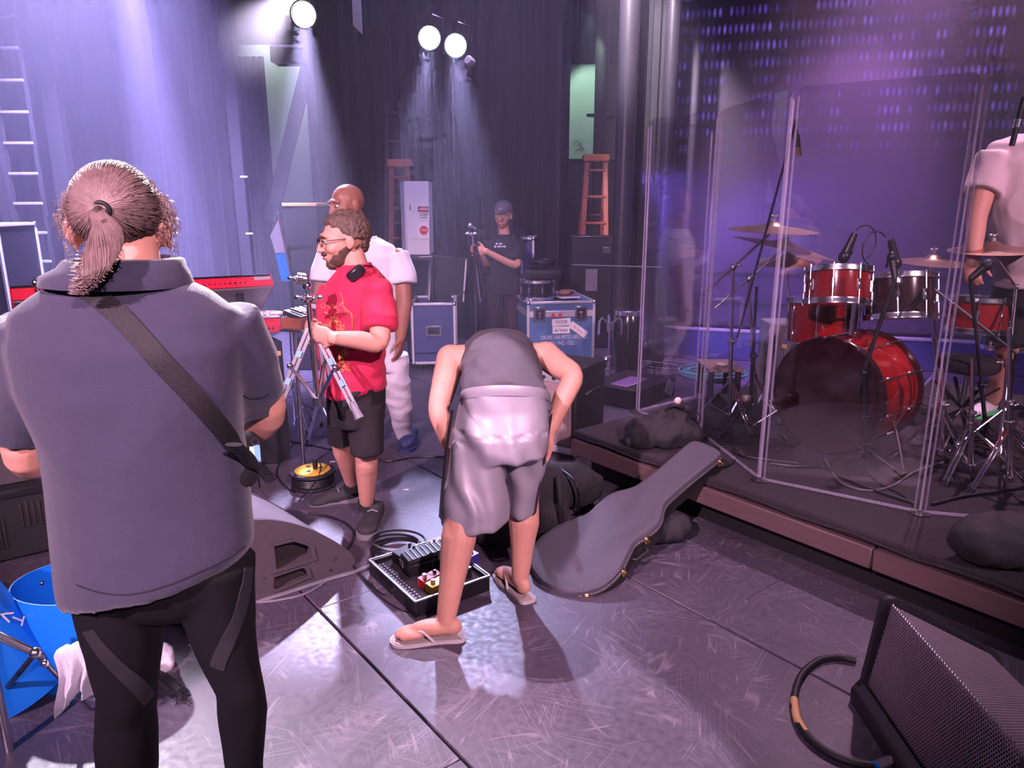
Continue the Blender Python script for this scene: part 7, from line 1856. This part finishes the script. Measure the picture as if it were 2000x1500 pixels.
kr, ar = A(782, 775, Yb + .05), A(793, 848, Yb + .22); limb(sk, [(A(758, 690, Yb), .09), (kr, .06), (ar, .04)]); kl, al = A(706, 775, Yb + .05), A(708, 848, Yb + .22); limb(sk, [(A(712, 690, Yb), .09), (kl, .06), (al, .04)])
skin(P3, sk, 'skin_dark', .007, 5); face_bits(Mh, hk, P3)
for s in (-1, 1): MB().tube([Mh @ (Vector((s * .014, .098, .026)) * hk), Mh @ (Vector((s * .032, .097, .031)) * hk), Mh @ (Vector((s * .050, .084, .022)) * hk)], [.003, .004, .002], 6).build('eyebrow', 'hair_grey', P3)
tb = MB(); rows_loft(tb, [(462, 668, 738, Yb, .085), (478, 645, 765, Yb, .13), (500, 630, 788, Yb, .16), (560, 640, 782, Yb, .165), (620, 645, 778, Yb, .165), (690, 648, 782, Yb, .17), (712, 650, 782, Yb, .17)], 30)
tb.tube(spline([rs_ + Vector((-.03, 0, .02)), rs_.lerp(re, .4), rs_.lerp(re, .62)], 5), [.098] * 5 + [.096] * 6, 16); tb.tube(spline([ls + Vector((.03, 0, .02)), ls.lerp(le, .4), ls.lerp(le, .55)], 5), [.092] * 11, 16)
sh3 = cloth(P3, tb, 'shirt_white', 'white_shirt', .010, 5, .008, (6, 6, 5), 5.0)
MB().tube([A(706, 468, Yb) + Vector((.098 * math.cos(a), .088 * math.sin(a), .016 * math.cos(a))) for a in [2 * PI * i / 28 for i in range(28)]], .008, 8, True).build('neck_band', 'shirt_white', sh3)
pb = MB(); rows_loft(pb, [(682, 655, 785, Yb, .15), (720, 655, 795, Yb, .16)], 26)
for rows in ([(690, 728, 798, Yb), (740, 742, 800, Yb), (790, 756, 804, Yb + .08), (825, 766, 806, Yb + .16), (856, 776, 806, Yb + .22)], [(690, 655, 735, Yb), (740, 664, 732, Yb), (790, 676, 728, Yb + .08), (825, 684, 724, Yb + .16), (856, 692, 722, Yb + .22)]):
    rs = []
    for (py, xl, xr, Y) in rows:
        p, q = A(xl, py, Y), A(xr, py, Y); a = (q.x - p.x) / 2; rs.append(ring((p + q) / 2, a, max(a, .06), 22))
    pb.loft(rs)
cloth(P3, pb, 'pants_white', 'sweatpants', .010, 5, .010, (5, 5, 9), 7.0)
def clog(par, heel, d):
    d = Vector(d).normalized(); s = Vector((d.y, -d.x, 0)); M = frame(Vector(heel), s, d, (0, 0, 1))
    q = MB().ell(M @ Vector((0, .06, .045)), (.050, .075, .045), M).ell(M @ Vector((0, .17, .045)), (.062, .095, .048), M).tube([M @ Vector((0, .03, .04)), M @ Vector((0, .03, .10))], [.05, .052], 16); o = MB().build('clog', 'croc_navy', par, me=fuse(q, .006, 4))
    MB().prism([(x * 1.25, y) for x, y in s2([(-.04, 0), (-.045, .12), (-.055, .20), (-.03, .275), (.03, .275), (.055, .20), (.045, .12), (.04, 0)], 3, True)], .025, M).build('sole', 'croc_navy', o)
    for (x, y) in ((-.02, .20), (.02, .20), (-.025, .235), (.0, .17)): MB().ell(M @ Vector((x, y, .088 - (y - .17) * .35)), (.008, .008, .004), seg=8, rows=6).build('vent_hole', 'key_grey' if y > .22 else 'ink_black', o)
clog(P3, G(792, 884) + Vector((0.01, .27, 0)), (-.05, -1, 0)); clog(P3, G(706, 884) + Vector((.06, .25, 0)), (-.25, -1, 0))

# ---------------------------------------------------------------- man in the cap at the back
Yk = 8.0
P4 = thing('person', 'smiling man in a black cap and black shirt holding a microphone stand', 'person', Vector((A(985, 600, Yk).x, Yk, 0)))
hc = A(983, 422, Yk); Mh = head_frame(hc, (-.28, -1, -.05)); hk = 1.12
sk = MB(); head_shape(sk, Mh, hk); sk.tube([hc - Vector((0, 0, .06)), A(985, 460, Yk)], [.056, .064], 12)
ls, rs_ = A(958, 474, Yk), A(1012, 474, Yk)
re, rh = A(1006, 518, Yk - .10), A(948, 490, Yk - .32); limb(sk, [(rs_ + Vector((-.03, 0, -.03)), .045), (rs_.lerp(re, .5), .050), (re, .045), (rh, .030)]); hand_shape(sk, rh, Vector((-1, 0, .1)), Vector((0, .9, .2)), 1.15, .7, -1)
le, lh = A(950, 515, Yk - .06), A(940, 494, Yk - .30); limb(sk, [(ls + Vector((.03, 0, -.03)), .045), (le, .043), (lh, .030)]); hand_shape(sk, lh, Vector((-.6, 0, .3)), Vector((0, .9, .2)), 1.1, .7, 1)
sk.ell(A(985, 520, Yk), (.16, .11, .28)); 
for px in (965, 1000):
    x = A(px, 600, Yk).x; limb(sk, [(Vector((x, Yk, .85)), .08), (Vector((x, Yk, .48)), .056), (Vector((x, Yk + .02, .08)), .038)])
skin(P4, sk, 'skin_light', .008, 4); face_bits(Mh, hk, P4, False)
MB().tube([Mh @ (Vector((x, .096 - abs(x) * .25, -.060 + x * x * 14)) * hk) for x in (-.022, -.012, 0, .012, .022)], .005, 6).build('smile', 'tape_white', P4)
tb = MB(); rows_loft(tb, [(458, 972, 1000, Yk, .07), (466, 956, 1012, Yk, .11), (480, 948, 1020, Yk, .13), (520, 954, 1018, Yk, .135), (575, 950, 1014, Yk, .14)], 24)
tb.tube([rs_, rs_.lerp(re, .75)], [.085, .082], 14); tb.tube([ls, ls.lerp(le, .75)], [.085, .082], 14)
sh4 = cloth(P4, tb, 'shirt_black', 'black_shirt', .011, 4, .006, (7, 7, 6), 2.0)
mb = MB()
for k, ws in enumerate(((.020, .012, .020), (.022, .014, .020, .016, .020))):
    x = 0
    for w_ in ws: mb.box(A(970 - 3 * k, 476 + 5.5 * k, Yk - .143) + Vector((x, 0, 0)), (w_, .003, .020 if k else .016)); x += w_ + .008
mb.build('chest_print', 'ink_white', sh4)
pb = MB(); 
for px in (962, 1003): 
    x = A(px, 600, Yk).x; pb.loft([ring((x, Yk, .95), .10, .12), ring((x, Yk, .6), .085, .09), ring((x, Yk, .10), .075, .085)])
cloth(P4, pb, 'pants_maroon', 'trousers', .012, 4, .008, (6, 6, 6), 3.0)
for px in (962, 1003): x = A(px, 600, Yk).x; shoe(P4, Vector((x, Yk + .06, 0)), (0, -1, 0), .28, .05)
cp = MB().ell(Mh @ (Vector((0, -.014, .062)) * hk), (.090 * hk, .110 * hk, .088 * hk), Mh, 20, 14); me = fuse(cp, .007, 3)
for v in me.vertices:
    l = Mh.inverted() @ v.co / hk
    if l.z < .055: v.co = Mh @ (Vector((l.x, l.y, .055)) * hk)
me.update(); CPp = thing('baseball_cap', 'black baseball cap worn by the man at the back', 'cap', Mh @ Vector((0, 0, .06))); MB().build('crown', 'cap_grey', CPp, me=me)
MB().prism(s2([(-.070, .06), (-.062, .12), (-.03, .158), (0, .166), (.03, .158), (.062, .12), (.070, .06)], 4), .006, Mh @ Matrix.Translation((0, 0, .088)) @ Matrix.Rotation(-.32, 4, 'X')).build('peak', 'cap_grey', CPp)
MB().box(Mh @ Vector((.0, .112, .082)), (.05, .006, .03), Mh).build('patch', 'grey_paint', CPp)
cap_hair(P4, Mh, hk, 'hair_red', low=-.03, thick=.008, amp=.004)
beard(P4, Mh, hk, 'hair_red', .004, .006)
gq = MB()
for s in (-1, 1): gq.tube([Mh @ (Vector((s * .033 + .027 * math.cos(a), .106, .004 + .021 * math.sin(a))) * hk) for a in [2 * PI * i / 18 for i in range(18)]], .003, 5, True); gq.tube([Mh @ (Vector((s * .06, .10, .01)) * hk), Mh @ (Vector((s * .082, 0, .012)) * hk)], .003, 5)
GL = thing('eyeglasses', 'round eyeglasses worn by the man in the cap', 'glasses', Mh @ Vector((0, .1, 0))); gq.build('rim', 'black_plastic', GL)
t = thing('headphones', 'black headphones around the neck of the man in the cap', 'headphones', A(985, 462, Yk)); MB().tube([A(985, 463, Yk) + Vector((.10 * math.cos(a), -.09 * math.sin(a) + .0, .02)) for a in [PI * i / 12 - .1 for i in range(13)]], .010, 8).build('band', 'black_plastic', t)
for s in (-1, 1): MB().ell(A(985, 464, Yk) + Vector((.10 * s, -.04, .0)), (.03, .045, .04), seg=12, rows=8).build('ear_cup', 'black_rubber', t)
# the microphone stand in his hands
t = thing('microphone_stand', 'bundled microphone stand with a round base held by the man in the cap', 'mic stand', A(936, 612, Yk - .34)); Ym = Yk - .36
MB().cyl(A(922, 455, Ym), A(938, 590, Ym), .012, seg=10).build('tube', 'chrome', t); MB().cyl(A(930, 480, Ym + .02), A(948, 585, Ym + .02), .016, seg=8).build('folded_leg', 'black_paint', t); MB().cyl(A(926, 480, Ym - .02), A(930, 585, Ym - .02), .013, seg=8).build('folded_leg', 'dark_metal', t)
MB().ell(A(918, 440, Ym), (.025, .02, .03), seg=10, rows=8).cyl(A(918, 440, Ym), A(934, 450, Ym), .014, seg=8).build('clip', 'chrome', t); MB().cyl(A(930, 447, Ym), A(940, 456, Ym), .03, .022, 10).build('mic_head', 'black_plastic', t)
mb = MB(); wing_nut(mb, A(920, 458, Ym - .03), .03); mb.build('wing_nut', 'chrome', t)
MB().cyl(A(928, 558, Ym), A(928, 558, Ym) * Vector((1, 1, 0)) + Vector((0, 0, .02)), .012, seg=8).build('support_tube', 'chrome', t); MB().lathe([(.16, 0), (.16, .015), (.03, .035)], Matrix.Translation(A(928, 558, Ym) * Vector((1, 1, 0))), 24).build('round_base', 'dark_metal', t)

# ---------------------------------------------------------------- bending man
P5 = thing('person', 'man in grey tank top and silver shorts bending over with hands on knees', 'person', (G(860, 1250) + G(1015, 1160)) / 2)
fl5, fr5 = G(872, 1246), G(1016, 1162)
Yq = 2.80; hipl, hipr = A(945, 830, Yq), A(1030, 830, Yq + .08)
kl5, kr5 = A(906, 985, 2.72), A(1026, 975, 2.98)
anl, anr = fl5 + Vector((0, .0, .085)), fr5 + Vector((0, .0, .085))
sk = MB()
limb(sk, [(hipl, .088), (kl5, .066), (kl5.lerp(anl, .30), .073), (kl5.lerp(anl, .62), .055), (anl, .038)]); limb(sk, [(hipr, .088), (kr5, .062), (kr5.lerp(anr, .30), .070), (kr5.lerp(anr, .62), .052), (anr, .038)])
foot_shape(sk, fl5 + Vector((.04, .0, .018)), (-1, -.12, 0), .25, .046, .062); foot_shape(sk, fr5 + Vector((.02, -.03, .018)), (-.55, 1, 0), .25, .046, .062)
pel = A(988, 800, Yq + .05); chest = A(975, 700, Yq + .42); sk.ell(pel, (.16, .13, .14)); 
rt = (chest - pel).normalized(); sk.tube([pel, pel.lerp(chest, .5), chest, chest + rt * .08], [.12, .12, .12, .10], 20)
shl5, shr5 = A(880, 700, Yq + .44), A(1066, 695, Yq + .46)
sk.tube([shl5, chest, shr5], [.060, .08, .060], 14)
hd = chest + rt * .24 + Vector((0, 0, -.10)); sk.tube([chest + rt * .06, hd], [.062, .058], 12); Mh = head_frame(hd + rt * .06 + Vector((0, 0, -.06)), (0, .35, -1), (0, 1, .2)); head_shape(sk, Mh, 1.05)
lel, lwr = A(857, 800, Yq + .26), A(880, 880, Yq + .16); limb(sk, [(shl5, .066), (shl5.lerp(lel, .5), .060), (lel, .047), (lel.lerp(lwr, .4), .045), (lwr, .030)]); hand_shape(sk, lwr, Vector((.10, -.05, -1)), Vector((.8, -.5, 0)), 1.05, .25, -1)
rel, rwr = A(1118, 735, Yq + .30), A(1072, 845, Yq + .18); limb(sk, [(shr5, .068), (shr5.lerp(rel, .5), .060), (rel, .049), (rel.lerp(rwr, .4), .046), (rwr, .030)]); hand_shape(sk, rwr, Vector((-.15, -.05, -1)), Vector((-.8, -.5, 0)), 1.05, .25, 1)
skin(P5, sk, 'skin_light', .006, 4); face_bits(Mh, 1.05, P5); cap_hair(P5, Mh, 1.05, 'hair_brown')
# tank top follows the bent back
tb = MB(); rs = []
for f, a, b in ((-.10, .180, .148), (.05, .180, .152), (.3, .172, .150), (.55, .174, .152), (.75, .172, .150), (.95, .165, .142), (1.15, .14, .11), (1.30, .10, .07)):
    c = pel.lerp(chest, f) + Vector((0, 0, .01)); M_ = frame(c, (1, 0, 0), rt.cross(Vector((1, 0, 0))).normalized() * -1, rt); rs.append([M_ @ Vector((a * math.cos(2 * PI * k / 30), b * math.sin(2 * PI * k / 30), 0)) for k in range(30)])
tb.loft(rs); tb.tube([shl5.lerp(chest, .35), chest, shr5.lerp(chest, .35)], [.080, .125, .080], 18); tb.ell(chest + Vector((0, .02, .01)), (.165, .14, .125))
me = fuse(tb, .008, 5); 
def tank_fold(co): return fold(co, 5, 8, 10, .012, 9.0) + .004 * math.sin((co.z * 3 + co.x) * 40) * max(0, 1 - (co - pel).length / .25)
warp(me, tank_fold); MB().build('tank_top', 'tank_grey', P5, me=me, sharp=0)
# shorts
sb = MB(); RQ = [(772, 904, 1070, Yq + .06, .145, 0, -.45), (790, 896, 1076, Yq + .06, .158), (840, 884, 1076, Yq + .03, .165), (885, 880, 1066, Yq + .02, .155)]
rows_loft(sb, RQ, 32); sb.ell(A(942, 845, Yq + .02), (.095, .148, .13)); sb.ell(A(1028, 842, Yq + .04), (.090, .142, .13))
def sleg(rows):
    rs = []
    for (py, xl, xr, Y, ty) in rows:
        p, q = A(xl, py, Y), A(xr, py, Y); a = (q.x - p.x) / 2; rs.append(ring((p + q) / 2, a, max(a * .95, .09), 26, None, ty))
    sb.loft(rs)
sleg([(860, 878, 986, Yq, 0), (920, 870, 986, Yq - .03, 0), (980, 864, 992, Yq - .05, 0), (1018, 862, 994, Yq - .05, .08)]); sleg([(860, 985, 1072, Yq + .08, 0), (920, 988, 1062, Yq + .12, 0), (970, 990, 1050, Yq + .15, 0), (998, 990, 1046, Yq + .16, .12)])
me = fuse(sb, .008, 14)
def silk(co): return fold(co, 6, 6, 2.6, .012, 12.0) * (1.0 if co.z < .80 else .5) + .006 * math.sin(co.x * 55 + co.z * 12 + 5 * noise.noise(co * 5)) * (1 if co.z < .82 else .35)
warp(me, silk); so5 = MB().build('shorts', 'shorts_silver', P5, me=me, sharp=0)
wb = MB(); p, q = A(903, 772, Yq + .06), A(1071, 770, Yq + .06); a = (q.x - p.x) / 2; cw = (p + q) / 2
wb.loft([[v + Vector((v.x - cw.x, v.y - cw.y, 0)).normalized() * .003 * (k % 2) for k, v in enumerate(ring(cw + Vector((0, 0, z)), a * s, .148 * s, 140, None, 0, -.45))] for z, s in ((-.032, 1.03), (-.018, 1.04), (0, 1.03), (.012, 1.0))], caps=False); wb.build('waistband', 'shorts_silver', so5, sharp=0)
mb = MB(); ribbon([A(884, 800, Yq - .02), A(872, 880, Yq - .06), A(864, 960, Yq - .08), A(860, 1012, Yq - .08)], .030, 'side_stripe', 'shorts_stripe', so5, .004, lambda p: Vector((-.9, -.4, 0)))
ribbon([A(1076, 810, Yq + .0), A(1066, 880, Yq + .04), A(1054, 950, Yq + .10), A(1044, 1004, Yq + .12)], .026, 'side_stripe', 'shorts_stripe', so5, .004, lambda p: Vector((.9, -.4, 0)))
# flip flops
for (h_, d, w_) in ((fl5 + Vector((.05, .0, 0)), (-1, -.12, 0), 1), (fr5 + Vector((.03, -.05, 0)), (-.55, 1, 0), 1)):
    d = Vector(d).normalized(); s = Vector((d.y, -d.x, 0)); M_ = frame(h_, s, d, (0, 0, 1)); ol_ = s2([(-.038, -.01), (-.036, .08), (-.05, .19), (-.04, .255), (0, .275), (.04, .255), (.052, .19), (.036, .08), (.038, -.01), (0, -.028)], 4, True)
    t = thing('flip_flop', ('tan flip flop under the bending man\'s left foot, nearest the photographer' if h_.y < 2.7 else 'tan flip flop under the bending man\'s right foot beside the guitar case'), 'flip flop', h_)
    MB().prism(ol_, .014, M_).build('sole', 'sole_white', t); MB().prism([(x * .93, y * .97 + .003) for x, y in ol_], .004, M_, .0135).build('footbed', 'flipflop_tan', t)
    MB().tube(spline([M_ @ Vector((-.044, .10, .018)), M_ @ Vector((-.028, .15, .058)), M_ @ Vector((-.004, .205, .040)), M_ @ Vector((-.006, .215, .016))], 6), .006, 8).tube(spline([M_ @ Vector((.044, .10, .018)), M_ @ Vector((.030, .15, .056)), M_ @ Vector((.0, .205, .040))], 6), .006, 8).build('thong', 'sole_white', t)

# ---------------------------------------------------------------- drummer standing behind the shield, cut by the frame
P6 = thing('person', 'person in a pale pink shirt standing among the drums at the right edge', 'person', G(1935, 800, RZ_))
Yd = 4.35; cx = A(1990, 400, Yd).x
sk = MB(); sh_ = A(1932, 318, Yd); el = A(1908, 425, Yd - .10); wr = A(1900, 512, Yd - .20)
limb(sk, [(sh_, .072), (sh_.lerp(el, .5), .066), (el, .054), (el.lerp(wr, .4), .050), (wr, .034)]); hand_shape(sk, wr, Vector((.1, -.1, -1)), Vector((.6, .6, 0)), 1.15, .6, 1)
sh2_ = A(2085, 318, Yd); el2 = A(2105, 430, Yd); wr2 = A(2090, 520, Yd - .2); limb(sk, [(sh2_, .072), (el2, .054), (wr2, .034)]); hand_shape(sk, wr2, Vector((-.1, -.1, -1)), Vector((-.6, .6, 0)), 1.15, .6, -1)
sk.ell(A(2008, 430, Yd), (.20, .13, .36)); sk.tube([A(2015, 300, Yd), A(2045, 235, Yd)], [.08, .066], 14); Mh = head_frame(A(2064, 200, Yd), (-.5, -.8, -.1)); head_shape(sk, Mh, 1.12)
for (hx, kx, ky, fx_, fy) in ((1972, 1965, 690, 1938, 786), (2040, 2050, 690, 2055, 790)):
    kn = A(kx, ky, 4.55); an = G(fx_, fy, RZ_ + .08); limb(sk, [(A(hx, 590, Yd + .05), .10), (kn, .064), (kn.lerp(an, .35), .062), (an, .040)])
skin(P6, sk, 'skin_light', .008, 4); face_bits(Mh, 1.12, P6); cap_hair(P6, Mh, 1.12, 'hair_brown')
tb = MB(); rows_loft(tb, [(262, 1990, 2050, Yd, .09), (280, 1942, 2075, Yd, .14), (320, 1918, 2100, Yd, .165), (420, 1930, 2090, Yd, .17), (500, 1945, 2080, Yd, .175), (560, 1948, 2078, Yd, .18)], 28); tb.tube([sh_ + Vector((.03, 0, .03)), sh_.lerp(el, .55)], [.10, .095], 16); tb.tube([sh2_ + Vector((-.03, 0, .03)), sh2_.lerp(el2, .55)], [.10, .095], 16)
cloth(P6, tb, 'shirt_pink', 'pale_shirt', .010, 5, .011, (7, 7, 5), 8.0)
pb = MB(); rows_loft(pb, [(545, 1950, 2078, Yd, .17), (600, 1945, 2085, Yd + .04, .18)], 26)
for rows in ([(590, 1944, 2016, Yd + .04), (650, 1940, 2008, Yd + .12), (668, 1940, 2006, Yd + .14)], [(590, 2012, 2086, Yd + .04), (668, 2022, 2088, Yd + .14)]):
    rs = []
    for (py, xl, xr, Y) in rows:
        p, q = A(xl, py, Y), A(xr, py, Y); a = (q.x - p.x) / 2; rs.append(ring((p + q) / 2, a, a, 22))
    pb.loft(rs)
cloth(P6, pb, 'shorts_black', 'shorts', .011, 4, .010, (6, 6, 5), 4.0)
for (fx_, fy) in ((1938, 786), (2055, 790)):
    an = G(fx_, fy, RZ_ + .08); MB().tube([an + Vector((.02, -.01, .22)), an], [.062, .047], 14).build('sock', 'sock_grey', P6); shoe(P6, an - Vector((-.03, -.03, .08)), (-.85, -.5, 0), .28, .055, upper='white_cloth', sole='tape_green')
